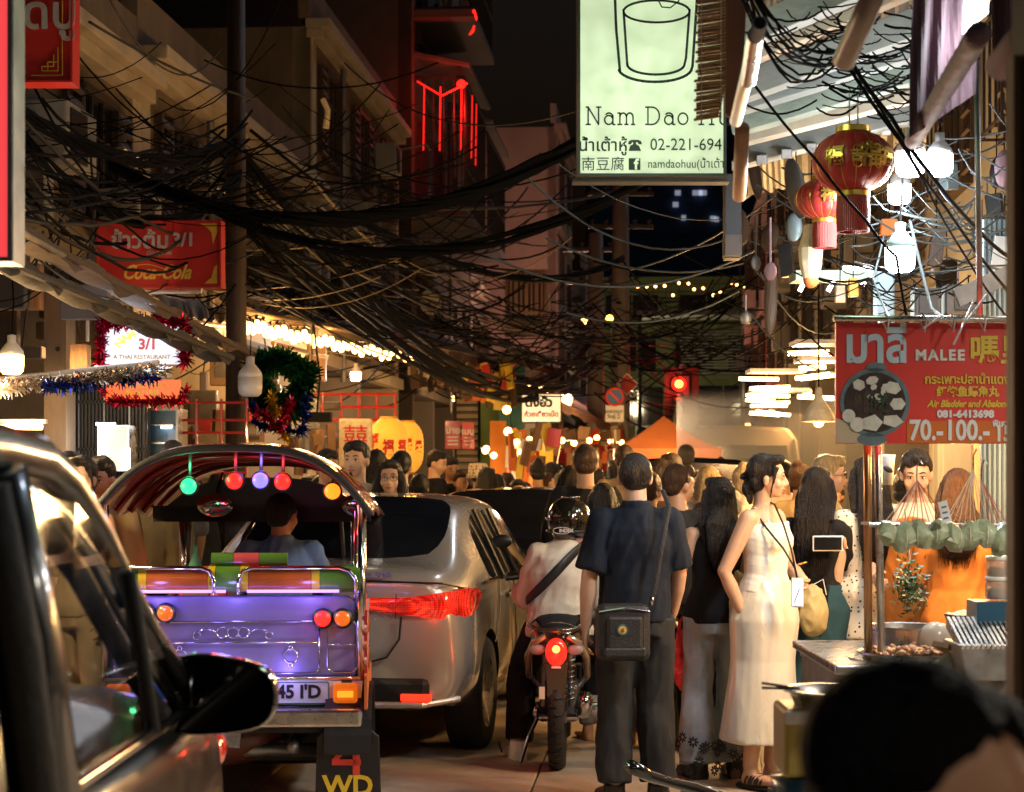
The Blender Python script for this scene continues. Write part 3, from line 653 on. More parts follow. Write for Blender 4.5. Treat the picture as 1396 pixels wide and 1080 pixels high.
def hair(f, par, style, m='hair', vox=.008, length=.35):
    mb = MB(); k = f.k*(.96 if f.fem else 1.); hc = f.hm
    E = lambda c, r, rot=None: mb.ell(hc(c), tuple(x*k for x in r), (f.hr @ Euler(rot).to_matrix()) if rot else f.hr, 18, 12)
    if style in ('short', 'crop'):
        E((0,-.022,.040), (.084,.092,.092)); E((0,-.055,-.012), (.070,.050,.055)); 
        if style == 'short': E((0,.030,.088), (.066,.062,.034), (.2,0,0)); E((.03,.06,.075), (.035,.03,.025)); E((-.03,.055,.08), (.035,.035,.022))
    elif style == 'balding':
        E((0,-.034,.026), (.082,.084,.094)); E((0,-.055,-.016), (.070,.048,.050)); E((0,.01,.075),(.066,.07,.044))
    elif style in ('long', 'longfront'):
        E((0,-.022,.040), (.087,.094,.094)); E((0,-.045,-.02), (.088,.06,.07)); E((0,.030,.085), (.066,.062,.034), (.2,0,0))
        nk = f.J['neck']; d0 = hc((0,-.075,-.05)); sd_ = f.side(1.); bk = Vector((0,0,1)).cross(sd_)*-1
        bk = bk if (bk.dot(f.hr @ Vector((0,-1,0))) > 0) else -bk
        p1 = nk+bk*.085*f.k+Vector((0,0,-.02)); p2 = p1+bk*.02+Vector((0,0,-length*.55)); p3 = p1+bk*.01+Vector((0,0,-length))
        mb.tube([hc((0,-.06,.03)), d0, p1, p2, p3], [.080*k,.090*k,.105*k,.10*k,.06*k], 16, r2=[.05*k,.055*k,.045*k,.036*k,.016*k], side=f.hr @ Vector((1,0,0)))
        if style == 'longfront':
            for q in (-1, 1): mb.tube([hc((q*.066,.02,.04)), hc((q*.088,.01,-.04)), nk+sd_*q*.10*f.k-bk*.02+Vector((0,0,-.05)), nk+sd_*q*.11*f.k-bk*.09+Vector((0,0,-length*.75))], [.030*k,.034*k,.040*k,.018*k], 10)
        if style == 'long':
            for q in (-1, 1): mb.tube([hc((q*.066,.01,.05)), hc((q*.086,-.02,-.04)), nk+sd_*q*.075*f.k+bk*.04+Vector((0,0,-.03))], [.028*k,.034*k,.04*k], 10)
    elif style == 'bun':
        E((0,-.024,.040), (.085,.092,.092)); E((0,-.05,-.02), (.074,.055,.06)); E((0,.032,.088), (.066,.062,.030), (.2,0,0))
        E((.0,-.098,-.055), (.040,.036,.052)); E((0,-.118,.01), (.026,.030,.018), (.5,0,0)); E((.01,-.09,-.10), (.02,.02,.04))
        for q in (-1, 1): mb.tube([hc((q*.066,.045,.06)), hc((q*.079,.035,.01)), hc((q*.080,.022,-.05)), hc((q*.074,.014,-.10))], [.016*k,.010*k,.007*k,.004*k], 8)
    elif style == 'updo':
        E((0,-.022,.040), (.085,.092,.094)); E((0,-.05,-.02), (.074,.055,.06)); E((0,-.06,.12), (.040,.040,.035)); E((0,.030,.088), (.066,.062,.030), (.2,0,0))
    if style in ('long','longfront','bun') and vox < .0105:
        rs_ = random.Random(int(par.location.x*1000)); st = MB()
        for i in range(260 if style != 'bun' else 70):
            if style == 'bun':
                a = rs_.uniform(0, 2*PI); b0 = hc((.080*math.cos(a), -.03+.085*math.sin(a), rs_.uniform(-.02,.10))); st.tube([b0, b0+f.hr @ Vector((rs_.gauss(0,.012), rs_.gauss(0,.012), rs_.gauss(.004,.012))), b0+f.hr @ Vector((rs_.gauss(0,.02), rs_.gauss(-.01,.02), rs_.gauss(-.02,.025)))], [.0011,.0009,.0004], 3)
            else:
                u = rs_.uniform(-1,1); w_ = math.sqrt(1-u*u); top = hc((u*.070, -.05-.045*w_, rs_.uniform(0,.07))); q1 = d0+(f.hr @ Vector((u*.088*k, -w_*.052*k, 0))); q2 = p1+sd_*u*.104*k+bk*w_*.044*k; q3 = p2+sd_*(u*.098*k+rs_.gauss(0,.008))+bk*(w_*.036*k+rs_.gauss(0,.004)); q4 = p3+sd_*(u*.075*k+rs_.gauss(0,.014))+bk*rs_.gauss(.012,.01)+Vector((0,0,rs_.uniform(-.05,.04)))
                st.tube([top, q1, q2, q3, q4], [.0012,.0018,.0020,.0016,.0006], 3)
        o_ = st.build('loose_strands', m, par, smooth=True); o_['kind'] = 'stuff'
    me = remesh(mb, vox, 2, wr=.0035 if style not in ('balding','crop') else .0015, wsc=(60,60,9))
    return place(me, 'hair', m, par)
def person(label, loc, rz, H=1.7, fem=False, J=None, head=(0,0,0), skin='skin', hairstyle='short', hairmat='hair', vox=.010, face=False, glasses=False, wear=(), group=None, width=1., hands=True, feet=True, hlen=.35, lower=True, arms=True, curl=.5):
    root = thing('person', label, 'person', loc, R(rz), group)
    f = Fig(H, fem, J, head, width); k = f.k; f.root = root
    mb = MB(); f.torso(mb, 0.); f.head(mb, face)
    if fem:
        s1 = f.side(.9); fw = Vector((0,0,1)).cross(s1)
        for q in (-1, 1): mb.ell(f.spine(.69)+s1*q*.060*k+fw*.062*k, (.060*k,.046*k,.060*k), n=14, m=10)
    for sd_ in 'lr':
        f.arm(mb, sd_)
        if hands: f.hand(mb, sd_, curl)
        if lower: f.leg(mb, sd_)
        if lower and feet: f.foot(mb, sd_)
    place(remesh(mb, vox, 3), 'body', skin, root)
    if face: eyes(f, root, glasses)
    if hairstyle: hair(f, root, hairstyle, hairmat, max(.006, vox*.8), hlen)
    seed = random.uniform(0, 50)
    for wz in wear:
        kind, m, o = wz[0], wz[1], (wz[2] if len(wz) > 2 else {})
        c = MB(); e = o.get('e', .014); nm = kind
        if kind == 'shirt':
            f.torso(c, e, o.get('t0', .08), 1.0, hem=o.get('hem', .012), belly=o.get('belly', 0))
            if fem:
                for q in (-1, 1): c.ell(f.spine(.68)+s1*q*.055*k+fw*.060*k, (.072*k+e*.6,.046*k+e*.8,.080*k+e*.6), n=14, m=10)
            for sd_ in 'lr': f.arm(c, sd_, e*.9, o.get('sleeve', .42), o.get('fl', .015))
            if o.get('collar'): c.tube([f.J['neck']-Vector((0,0,.03)), f.J['neck']+Vector((0,-.004,.032))], [.075*k,.066*k], 16)
        elif kind == 'tank_top':
            f.torso(c, e*.7, o.get('t0', .14), o.get('t1', .86), hem=.008)
            for q in (-1, 1): c.ell(f.spine(.69)+s1*q*.056*k+fw*.064*k, (.066*k+e*.4,.048*k+e*.6,.068*k+e*.4), n=14, m=10)
            for q in (-1, 1): 
                a = f.spine(.84)+s1*q*.095*k; b_ = f.spine(.965)+s1*q*.092*k
                c.tube([a+fw*.09*k, b_+fw*.06*k, b_+Vector((0,0,.012)), b_-fw*.05*k, a-fw*.10*k], [o.get('strap', .012)]*5, 6)
        elif kind == 'trousers':
            f.torso(c, e*.8, -.06, o.get('t1', .34))
            for sd_ in 'lr': f.leg(c, sd_, e, o.get('f', .97), o.get('flare', .02), o.get('knee', 0.))
        elif kind in ('skirt', 'dress'):
            w0 = f.spine(o.get('t1', .40)); s0 = f.side(0.); z1 = o['hem']*k; w1 = o.get('w', .26)*k
            cen = (f.J['ankle_l']+f.J['ankle_r'])/2; N_ = 9; pts = []; rx = []; ry = []
            for i in range(N_):
                t = i/(N_-1); z = lerp(w0.z, z1, t); p = w0.lerp(Vector((cen.x, cen.y, z1)), t); p.z = z
                hipb = .05*math.exp(-((t-.22)/.2)**2) if not o.get('straight') else .03*math.exp(-((t-.2)/.2)**2)
                base = lerp((.128 if fem else .15)*k, w1, t**o.get('pw', 1.3))+hipb*k
                pts.append(p); rx.append(base+e*.5); ry.append(base*o.get('dy', .72)+e*.5)
            c.tube(pts, rx, 22, r2=ry, side=s0)
            if kind == 'dress':
                f.torso(c, e, .34, .93)
                for q in (-1, 1): c.ell(f.spine(.69)+s1*q*.056*k+fw*.064*k, (.066*k+e*.4,.048*k+e*.6,.068*k+e*.4), n=14, m=10)
                for sd_ in 'lr': f.arm(c, sd_, e, o.get('sleeve', .3), .03)
        elif kind == 'jacket':
            f.torso(c, e+.012, o.get('t0', .04), .98, hem=.02)
            for sd_ in 'lr': f.arm(c, sd_, e+.008, o.get('sleeve', .97), .01)
        elif kind == 'shoes':
            for sd_ in 'lr': f.foot(c, sd_, .015)
        elif kind == 'sandals':
            for sd_ in 'lr':
                A, T = f.J['ankle_'+sd_], f.J['toe_'+sd_]; d = (T-A); d.z = 0; d.normalize(); sv = d.cross(Vector((0,0,1))); h = Vector((A.x,A.y,T.z))-d*.035*k; sh_ = MB()
                sh_.tube([h-d*.03-Vector((0,0,.035)), h.lerp(T,.5)-Vector((0,0,.037)), T+d*.06*k-Vector((0,0,.035))], [.034*k,.044*k,.038*k], 14, r2=[.014]*3, side=sv)
                for t_, w_ in ((.42,.046),(.62,.048),(.80,.048)):
                    for q_ in (-.012,.012):
                        o_ = h.lerp(T,t_); sh_.tube([o_+sv*w_*k*math.cos(a)+Vector((0,0,-.018+.052*k*(1.15-t_*.5)*math.sin(a)))+d*(q_+.03*math.cos(a)*(1 if sd_ == 'l' else -1)) for a in np.linspace(-.1,PI+.1,12)], .0055, 6)
                sh_.build('sandal', m, root, smooth=True)
            continue
        elif kind == 'apron':
            w0 = f.spine(.85); s0 = f.side(.5); fw2 = Vector((0,0,1)).cross(s0)
            c.tube([w0+fw2*.03, f.spine(.6)+fw2*.04, f.spine(.4)+fw2*.045, f.spine(.15)+fw2*.05, f.spine(0)+fw2*.06+Vector((0,0,-.25*k))], [.12*k,.15*k,.16*k,.18*k,.19*k], 16, r2=[.10*k,.11*k,.11*k,.11*k,.10*k], side=s0)
        place(remesh(c, max(vox*1.05, .009), o.get('sm', 4 if kind != 'shoes' else 1), wr=o.get('wr', .009), wsc=o.get('wsc', (7,7,3)), seed=seed), nm, m, root)
    root['fig'] = 0; del root['fig']
    return root, f
def strap(f, par, a, b, r=.16, w_=.03, m='black', name='bag_strap', n=22, back=True, off=.0):
    """a diagonal strap wrapped round the torso between shoulder side a (-1/1) and the opposite hip"""
    mb = MB(); s1 = f.side(.8); fw = Vector((0,0,1)).cross(s1); k = f.k*f.w
    vs = []; fs = []
    for i in range(n+1):
        t = i/n; th = 2*PI*t
        lat = math.cos(th); fb = math.sin(th)
        tt = .57+.40*lat*(1 if a > 0 else 1)
        pr = f.prof(); rx = np.interp(tt, [p[0] for p in pr], [p[1] for p in pr])*k; ry = np.interp(tt, [p[0] for p in pr], [p[2] for p in pr])*k
        c = f.spine(tt)
        x = a*lat*min(.155*k, rx+.02) ; yy = fb*(ry+.034+off)
        if abs(fb) < .35 and lat < 0: x = a*lat*(rx+.04)
        p = c+s1*x+fw*yy+Vector((0,0,.02 if lat > .9 else 0))
        vs.append(p)
    mb.tube(vs, [w_/2]*(n+1), 6, r2=[.004]*(n+1), cap=False, side=Vector((0,0,1)))
    return mb.build(name, m, par, smooth=True)
# ================================================================== CARS
def car(label, loc, rz, paint, W=.85, L=4.4, kind='sedan', group=None, H=1.47, plate=None, lit=True):
    """local: rear at y = 0, faces +y, on wheels"""
    root = thing('parked_car', label, 'car', loc, rz, group); root.name = 'car'
    k = H/1.47
    # station: y, half width, z bottom, z belt, x/z of window top edge, x/z of roof edge, z centre, half width at bumper level
    if kind == 'sedan':
        ST = [(0.0,.70,.40,.84,.64,.93,.58,.97,.99,.74),(.03,.79,.34,.87,.68,1.01,.62,1.055,1.07,.82),(.20,.835,.31,.91,.71,1.045,.65,1.09,1.105,.85),(.42,.85,.30,.945,.73,1.05,.66,1.095,1.12,.855),
              (.95,.855,.26,.955,.68,1.30,.60,1.365,1.385,.855),(1.25,.855,.24,.955,.655,1.375,.57,1.45,1.465,.855),(1.9,.855,.22,.95,.645,1.395,.56,1.475,1.49,.855),(2.55,.855,.22,.93,.65,1.34,.56,1.43,1.45,.855),
              (3.3,.845,.22,.92,.68,.98,.60,1.01,1.03,.85),(3.9,.82,.24,.84,.62,.88,.5,.91,.93,.83),(4.3,.74,.28,.70,.55,.76,.45,.80,.81,.76),(4.4,.62,.34,.58,.5,.62,.4,.66,.68,.64)]
        glass = lambda i, j: (j == 4 and 3 <= i <= 7 and i not in (3,)) or (j in (6,) and i in (3,4)) or (j == 6 and i == 7)
    else:
        ST = [(0.0,.74,.44,.95,.66,1.30,.58,1.36,1.38,.76),(.05,.82,.36,.98,.70,1.36,.60,1.42,1.45,.84),(.25,.86,.33,1.0,.70,1.46,.60,1.55,1.58,.88),(.6,.88,.30,1.02,.69,1.50,.60,1.61,1.64,.90),
              (1.3,.89,.26,1.02,.68,1.53,.58,1.65,1.68,.91),(2.1,.89,.25,1.01,.67,1.52,.56,1.65,1.68,.91),(2.7,.89,.25,1.00,.68,1.44,.57,1.56,1.60,.91),(3.45,.88,.25,.99,.78,1.07,.66,1.12,1.15,.90),
              (4.0,.86,.26,.96,.70,1.01,.55,1.05,1.07,.88),(4.4,.80,.30,.84,.62,.90,.5,.94,.96,.82),(4.52,.68,.36,.66,.55,.72,.45,.76,.78,.70)]
        glass = lambda i, j: (j == 4 and 1 <= i <= 6 and i != 1) or (j in (5,6) and i == 0 and False) or (j == 6 and i == 6)
    v = []; sy = L/ST[-1][0]
    for (y, w_, zb, zs, xw, zw, xr, zr, zc, wb) in ST:
        zb, zs, zw, zr, zc = [q*k for q in (zb, zs, zw, zr, zc)]
        ring = [(0,zb),(wb*.9,zb),(wb,zb+.12),(w_*1.0,(zb+zs)/2+.04),(w_*.985,zs),(xw,zw),(xr,zr),(0,zc)]
        ring = [(x*W/.85, z) for x, z in ring]
        full = ring+[(-x, z) for x, z in ring[-2:0:-1]]
        v += [(x, y*sy, z) for x, z in full]
    n = 14; m = len(ST); fs = []; mi = []
    for i in range(m-1):
        for j in range(n):
            fs.append((i*n+j, i*n+(j+1) % n, (i+1)*n+(j+1) % n, (i+1)*n+j)); jj = j if j < 7 else 13-j
            mi.append(1 if glass(i, jj) else (2 if jj == 0 else 0))
    for e in (0, m-1):
        o_ = e*n; c = [(0,7),(1,6),(2,5),(3,4)]
        r_ = list(range(n)); 
        for a in range(6):
            A, B, C_, D = a, a+1, (n-a-1) % n, (n-a) % n
            q = tuple(dict.fromkeys((o_+A, o_+B, o_+C_, o_+D))); fs.append(q if e == 0 else q[::-1]); mi.append(0)
        q = (o_+6, o_+7, o_+8)
        fs.append(q if e == 0 else q[::-1]); mi.append(0)
    me = bpy.data.meshes.new('tmp'); me.from_pydata(v, [], fs); me.update()
    for p, q in zip(me.polygons, mi): p.material_index = q
    for q in (paint, 'glass_pane', 'black', 'rubber'): me.materials.append(M[q])
    bm = bmesh.new(); bm.from_mesh(me); bmesh.ops.remove_doubles(bm, verts=bm.verts, dist=1e-4); bmesh.ops.recalc_face_normals(bm, faces=bm.faces)
    cl = bm.edges.layers.float.new('crease_edge')
    for e in bm.edges:
        ms = {f.material_index for f in e.link_faces}
        if len(ms) > 1: e[cl] = .9
    bm.to_mesh(me); bm.free()
    o = bpy.data.objects.new('tmp', me); sb = o.modifiers.new('s','SUBSURF'); sb.levels = sb.render_levels = 2
    ax = [(.82*sy, .33), (3.45*sy, .33)]; cut = MB()
    for (y, r_) in ax: cut.lathe((0,y,.32), [(r_+.045,-1.2),(r_+.045,1.2)], 28, axis='x')
    # cut only the outer 30 cm of each side
    cut = MB()
    for (y, r_) in ax:
        for q in (-1, 1): cut.lathe((q*W, y, .32), [(r_+.045,-.28),(r_+.045,.3)], 28, axis='x')
    cm = cut.mesh('cut'); 
    for _ in range(4): cm.materials.append(M['black'])
    for p in cm.polygons: p.material_index = 3
    co = bpy.data.objects.new('cut', cm)
    bo = o.modifiers.new('b','BOOLEAN'); bo.object = co; bo.operation = 'DIFFERENCE'; bo.solver = 'EXACT'
    out = baked(o, (co,))
    bpy.data.objects.remove(o); bpy.data.objects.remove(co)
    # split by material into body / windows
    for idx, nm, mt in ((0,'body',paint),(1,'window','glass_pane'),(2,'underbody','black'),(3,'wheel_arch','black')):
        b2 = bmesh.new(); b2.from_mesh(out)
        bmesh.ops.delete(b2, geom=[f for f in b2.faces if f.material_index != idx], context='FACES')
        if not b2.faces: b2.free(); continue
        if nm == 'window':
            isl = []; seen = set()
            for f0 in b2.faces:
                if f0 in seen: continue
                st = [f0]; g = []; seen.add(f0)
                while st:
                    f1 = st.pop(); g.append(f1)
                    for e in f1.edges:
                        for f2 in e.link_faces:
                            if f2 not in seen: seen.add(f2); st.append(f2)
                isl.append([f.index for f in g])
            for g in isl:
                b3 = b2.copy(); b3.faces.ensure_lookup_table(); gs = set(g)
                bmesh.ops.delete(b3, geom=[f for f in b3.faces if f.index not in gs], context='FACES')
                mm = bpy.data.meshes.new(nm); b3.to_mesh(mm); b3.free(); mm.materials.clear(); mm.materials.append(M[mt]); mm.shade_smooth(); link(nm, mm, root)
            b2.free(); continue
        mm = bpy.data.meshes.new(nm); b2.to_mesh(mm); b2.free(); mm.materials.clear(); mm.materials.append(M[mt]); mm.shade_smooth(); link(nm, mm, root)
        if nm == 'body': mm.set_sharp_from_angle(angle=R(50))
    # wheels
    for (y, r_) in ax:
        for q in (-1, 1):
            wh = MB().lathe((q*(W-.11), y, .325), [(.205,-.10),(.30,-.105),(.325,-.08),(.33,0),(.325,.08),(.30,.105),(.205,.10)], 32, axis='x').build('wheel','rubber',root,smooth=True)
            rm = MB().lathe((q*(W-.11)+q*.07, y, .325), [(.205,.03),(.195,.02),(.19,-.04),(.02,-.04)], 28, axis='x')
            for a in range(9): rm.box((q*(W-.11)+q*.08, y+math.cos(a*2*PI/9)*.11, .325+math.sin(a*2*PI/9)*.11), (.03,.19,.035), rot=(a*2*PI/9,0,0))
            rm.lathe((q*(W-.11)+q*.10, y, .325), [(.001,.0),(.045,-.0),(.05,-.04)], 14, axis='x')
            rm.build('rim','steel',wh)
    return root
def slab_on(par, name, m, pts, d, y=0, nrm=(0,1,0), **k): return MB().prism(pts, d, (0,y,0), nrm=nrm).build(name, m, par, **k)
sc_loc = S(-1.90, 10.31, 0)
sedan = car('silver sedan with glowing red tail lights stopped right of the tuk-tuk', sc_loc, -SA-R(4.2), 'silver_paint')
# tail lamps: wrap-round lens blocks standing 12 mm proud of the corner
for q in (-1, 1):
    vs = []; fs = []; nz = 5; nx = 12
    out_ = [(.22,-.012),(.34,-.02),(.46,-.022),(.56,-.018),(.66,-.004),(.735,.03),(.78,.09),(.81,.17),(.825,.26),(.832,.36),(.834,.44),(.835,.52),(.835,.56)]
    top = np.interp(range(13), [0,3,5,8,11,12], [.915,.930,.955,.965,.945,.93]); bot = np.interp(range(13), [0,2,5,9,11,12], [.875,.835,.805,.805,.85,.90])
    for i, (x, y) in enumerate(out_):
        for j in range(nz+1):
            z = bot[i]+(top[i]-bot[i])*j/nz; bul = .012*math.sin(PI*j/nz)
            vs.append((q*(x+bul*(1 if i > 5 else 0)), y-bul*(1 if i <= 6 else 0), z))
    nb = len(vs); vs += [(x-q*.05*(1 if abs(x) > .74 else 0), y+.05*(1 if abs(x) < .8 else 0), z) for (x, y, z) in vs]
    for i in range(12):
        for j in range(nz): a = i*(nz+1)+j; fs.append((a,a+1,a+nz+2,a+nz+1)); fs.append((a+nb,a+nz+1+nb,a+nz+2+nb,a+1+nb))
    for i in range(12):
        for j in (0, nz): a = i*(nz+1)+j; fs.append((a,a+nz+1,a+nz+1+nb,a+nb))
    tl = MB().add(vs, fs).build('tail_light','tail_red',sedan,smooth=True); tl.data.set_sharp_from_angle(angle=R(60))
    MB().tube([(q*.47,-.026,.812),(q*.475,-.028,.945)],.003,5).build('lens_divider','black',tl)
    lamp(tl, (q*.70,-.25,.88), 1.2 if q > 0 else 1, (1,.05,.02), .1, world=False)
MB().box((.0,.53,1.13),(.26,.05,.03)).build('brake_lamp','glow_red',sedan)
slab_on(sedan,'number_plate','white_paint',[(-.24,.60),(.24,.60),(.24,.74),(-.24,.74)],-.015,.0)
t = MB(); t.tube([(-.835,.35,.945),(-.72,.03,1.0),(0,-.01,1.02),(.72,.03,1.0),(.835,.35,.945)],.006,6); t.tube([(.50,-.02,.82),(.49,-.02,.70),(.42,-.025,.60),(.3,-.03,.565),(0,-.03,.56),(-.3,-.03,.565),(-.42,-.025,.60),(-.49,-.02,.70),(-.50,-.02,.82)],.006,6)
t.build('boot_seam','black',sedan)
MB().box((0,.02,.40),(1.30,.10,.17)).build('diffuser','black',sedan,bevel=.03)
t = MB(); t.tube([(-.80,.10,.37),(-.62,-.03,.345),(0,-.05,.34),(.62,-.03,.345),(.80,.10,.37)],.018,8); t.build('bumper_lip','silver_paint',sedan)
for q in (-1,1): MB().box((q*.585,-.03,.385),(.17,.03,.04)).build('reflector','glow_red_dim' if 'glow_red_dim' in M else 'tail_red',sedan,bevel=.008)
text('RAPIDE',.055,'steel',sedan,loc=(.33,-.028,1.0),ext=.004,name='badge') if False else None
bd = MB()
for i,(x,w_) in enumerate(((.20,.05),(.26,.03),(.31,.05),(.37,.03),(.42,.05))): bd.box((x,-.015,1.045),(w_,.008,.022))
bd.build('badge','steel',sedan)
for q in (-1,1):
    for y in (1.55,2.45): MB().tube([(q*.862,y-.09,.86),(q*.885,y-.06,.865),(q*.885,y+.06,.87),(q*.862,y+.09,.875)],.012,8).build('door_handle','chrome',sedan)
    t=MB(); t.tube([(q*.845,.75,.975),(q*.85,1.9,.975),(q*.85,3.1,.945)],.010,6); t.build('window_trim','chrome',sedan)
    t=MB()
    t.tube([(q*.852,1.72,.30),(q*.868,1.74,.6),(q*.85,1.75,.94)],.004,5); t.tube([(q*.852,2.65,.30),(q*.868,2.66,.6),(q*.85,2.66,.94)],.004,5); t.tube([(q*.855,.99,.60),(q*.862,1.12,.78),(q*.85,1.2,.95)],.004,5)
    t.build('door_seam','black',sedan)
    for y in (1.32,1.83): MB().tube([(q*.850,y+.05,.96),(q*.672,y-.05,1.38)],.014,6).build('window_pillar','black',sedan)
    MB().ell((q*.95,2.85,1.0),(.11,.07,.075),n=14,m=10).build('side_mirror','silver_paint',sedan,smooth=True)
# people's phone and hand glimpsed through the rear window: a phone on the parcel shelf and two seat backs
for q in (-.38,.38):
    MB().box((q,1.3,.98),(.46,.14,.5),rot=(-.2,0,0)).build('seat','black_cloth',sedan,bevel=.05); MB().box((q,1.24,1.26),(.24,.1,.13)).build('headrest','charcoal_cloth',sedan,bevel=.04)
bcar = car('black sedan queueing ahead of the silver one', S(-1.25,15.2,0), -SA, 'black_paint', W=.87, L=4.5, group='dark cars waiting in the lane')
slab_on(bcar,'rear_sticker','white_paint',[(.42,1.13),(.62,1.11),(.58,1.24),(.44,1.25)],.004,.66)
for q in (-1,1): MB().box((q*.66,.0,.90),(.26,.06,.1)).build('tail_light','tail_dim',bcar,bevel=.02)
# black van and white-roofed van at the far end of the crowd
def van(label, loc, rz, paint, W, L, H, hi=False):
    r = thing('van', label, 'van', loc, rz)
    pts = [(-W*.93,H*.12),(-W,H*.25),(-W,H*.52),(-W*.86,H*.90),(-W*.74,H*.98),(0,H),(W*.74,H*.98),(W*.86,H*.90),(W,H*.52),(W,H*.25),(W*.93,H*.12)]
    MB().prism(pts,L,(0,0,0)).build('body',paint,r,bevel=.06)
    MB().prism([(-W*.80,H*.55),(-W*.70,H*.86),(W*.70,H*.86),(W*.80,H*.55)],-.02,(0,-.0,0)).build('rear_window','glass_pane',r,bevel=.008)
    for q in (-1,1):
        MB().box((q*W*.88,-.02,H*.42),(.12,.06,H*.18)).build('tail_light','tail_dim',r,bevel=.02)
        for y in (.7,L-.9): MB().lathe((q*(W-.12),y,.34),[(.2,-.1),(.33,-.1),(.34,0),(.33,.1),(.2,.1)],24,axis='x').build('wheel','rubber',r,smooth=True)
        MB().tube([(q*W*.80,-.03,H*.90),(q*W*.90,-.03,H*.56),(q*W*.92,-.03,H*.30)],.025,6).build('trim','chrome',r)
    MB().tube([(-.22,-.03,H*.52),(.22,-.03,H*.52)],.02,6).build('handle','chrome',r)
    MB().box((0,-.03,H*.34),(.46,.02,.12)).build('number_plate','white_paint',r)
    MB().box((0,-.06,H*.17),(W*1.84,.16,.18)).build('bumper','black',r,bevel=.03)
    return r
vb = van('dark van glimpsed above the crowd in front of the white-roofed truck', Vector(((890-698)*21/F+.35,21,0)), -SA, 'black_paint', .86, 4.6, 1.78)
vt = van('white high-roofed delivery van veiled by warm smoke', Vector(((1010-698)*31/F,31,0)), -SA, 'cream_paint', 1.05, 5, 2.38)
MB().box((.05,-.03,2.02),(.42,.03,.07)).build('vent','black',vt); MB().lathe((-.52,-.03,1.98),[(.001,0),(.07,0),(.075,.03)],12,axis='y').build('cap','black',vt)
# ================================================================== TUK-TUK
TK = thing('tuk_tuk', 'open tuk-tuk with purple-lit tailgate and coloured roof lamps', 'tuk-tuk', P(318,645,9.0)-Vector((0,0,EYE)), R(2.5))
hw = .615
def tkz(py): return EYE+(HY-py)*9.0/F
def tkx(px): return (px-318)*9.0/F
zt = 1.735
def arch(x):       # canopy height across the width
    a = abs(x)/.64; return zt-.30*a**3.2
cv = MB(); cv.grid(lambda a, b: (-.64+1.28*b, -.06+2.35*a, arch(-.64+1.28*b)-.06*a*a+.012*math.sin(a*PI*5)), 16, 22, th=.035); cv.build('canopy','vinyl_red',TK,smooth=False,auto=True)
for yy in (-.07, 2.29): MB().tube([(x, yy, arch(x)-.02-(.055 if yy > 1 else 0)) for x in np.linspace(-.65,.65,25)], .017 if yy < 1 else .014, 8).build('canopy_piping','rubber',TK,smooth=True)
for i in range(4):
    yy = .45+.45*i; MB().tube([(x, yy, arch(x)-.055-.01*i) for x in np.linspace(-.62,.62,21)], .012, 6).build('roof_rib','vinyl_red',TK,smooth=True)
hd = MB(); hd.prism([(x, z) for x, z in ([(-.60,1.42)]+[(x, arch(x)-.16) for x in np.linspace(-.60,.60,15)]+[(.60,1.42)])],.04,(0,1.55,0)); hd.build('header_panel','black',TK)
for (px, py, m_, nm) in ((258,663,'glow_green','green roof lamp'),(320,656,'glow_red','left red roof lamp'),(355,655,'glow_blue','blue roof lamp'),(385,657,'glow_red','right red roof lamp'),(453,670,'glow_orange','orange roof lamp')):
    c = Vector((tkx(px),-.0,tkz(py))); 
    hs = MB().lathe(c, [(.001,.05),(.036,.045),(.046,.01),(.046,-.012),(.040,-.016)], 18, axis='y').build('roof_lamp','black',TK,smooth=True); hs['label'] = nm
    MB().lathe(c, [(.001,-.036),(.018,-.033),(.034,-.022),(.040,-.012)], 18, axis='y').build('lens',m_,hs,smooth=True)
    MB().tube([c+Vector((0,.03,.03)), Vector((c.x,.05,arch(c.x)-.04))],.008,6).build('bracket','black',hs)
    lamp(hs, c+Vector((0,.02,.10)), 1.6, {'glow_green':(.1,1,.35),'glow_red':(1,.04,.03),'glow_blue':(.2,.2,1),'glow_orange':(1,.3,.03)}[m_], .03, world=False)
for (x, y, r_) in ((-.60,0,.019),(.60,0,.026),(-.46,1.75,.022),(.50,1.75,.018)):
    MB().tube([(x,y,.62),(x,y,1.45)],r_,10).build('pole','chrome',TK,smooth=True)
MB().tube([(.575,.04,.45),(.575,.04,1.42)],.014,8).build('pole','chrome',TK,smooth=True)
# body tub
MB().box((0,.95,.48),(1.16,1.9,.10)).build('floor','blue_paint',TK,bevel=.01)
tg = MB(); tg.grid(lambda a, b: (-.60+1.2*b, -.02+.035*math.cos((a-.5)*PI)*-1, .62+.40*a), 10, 10, th=0); 
tg = MB().prism([(-.60,.635),(.60,.635),(.60,.97),(.54,1.02),(-.54,1.02),(-.60,.97)],.04,(0,-.0,0)); tg.build('tailgate','lilac_panel',TK,bevel=.012)
for q in (-1,1): MB().prism([(-.0,.62),(1.6,.62),(1.6,.9),(.9,.98),(0,.98)],.03,(q*.60-(.03 if q>0 else 0),0,0),ax=((0,1,0),(0,0,1)),nrm=(1,0,0)).build('side_panel','blue_paint',TK)
# violet light tubes under the backrest rail, their glow falls on the tailgate
for (a, b) in ((-.52,-.03),(.07,.50)): MB().tube([(a,-.055,1.045),(b,-.055,1.045)],.008,6).build('light_tube','uv_tube',TK)
for x in (-.35,-.0,.35): lamp(TK,(x,-.16,1.03),.9,(.30,.22,1),.03,world=False)
for x in (-.40,-.1,.25): lamp(TK,(x,-.13,.66),.7,(.30,.22,1),.03,world=False)
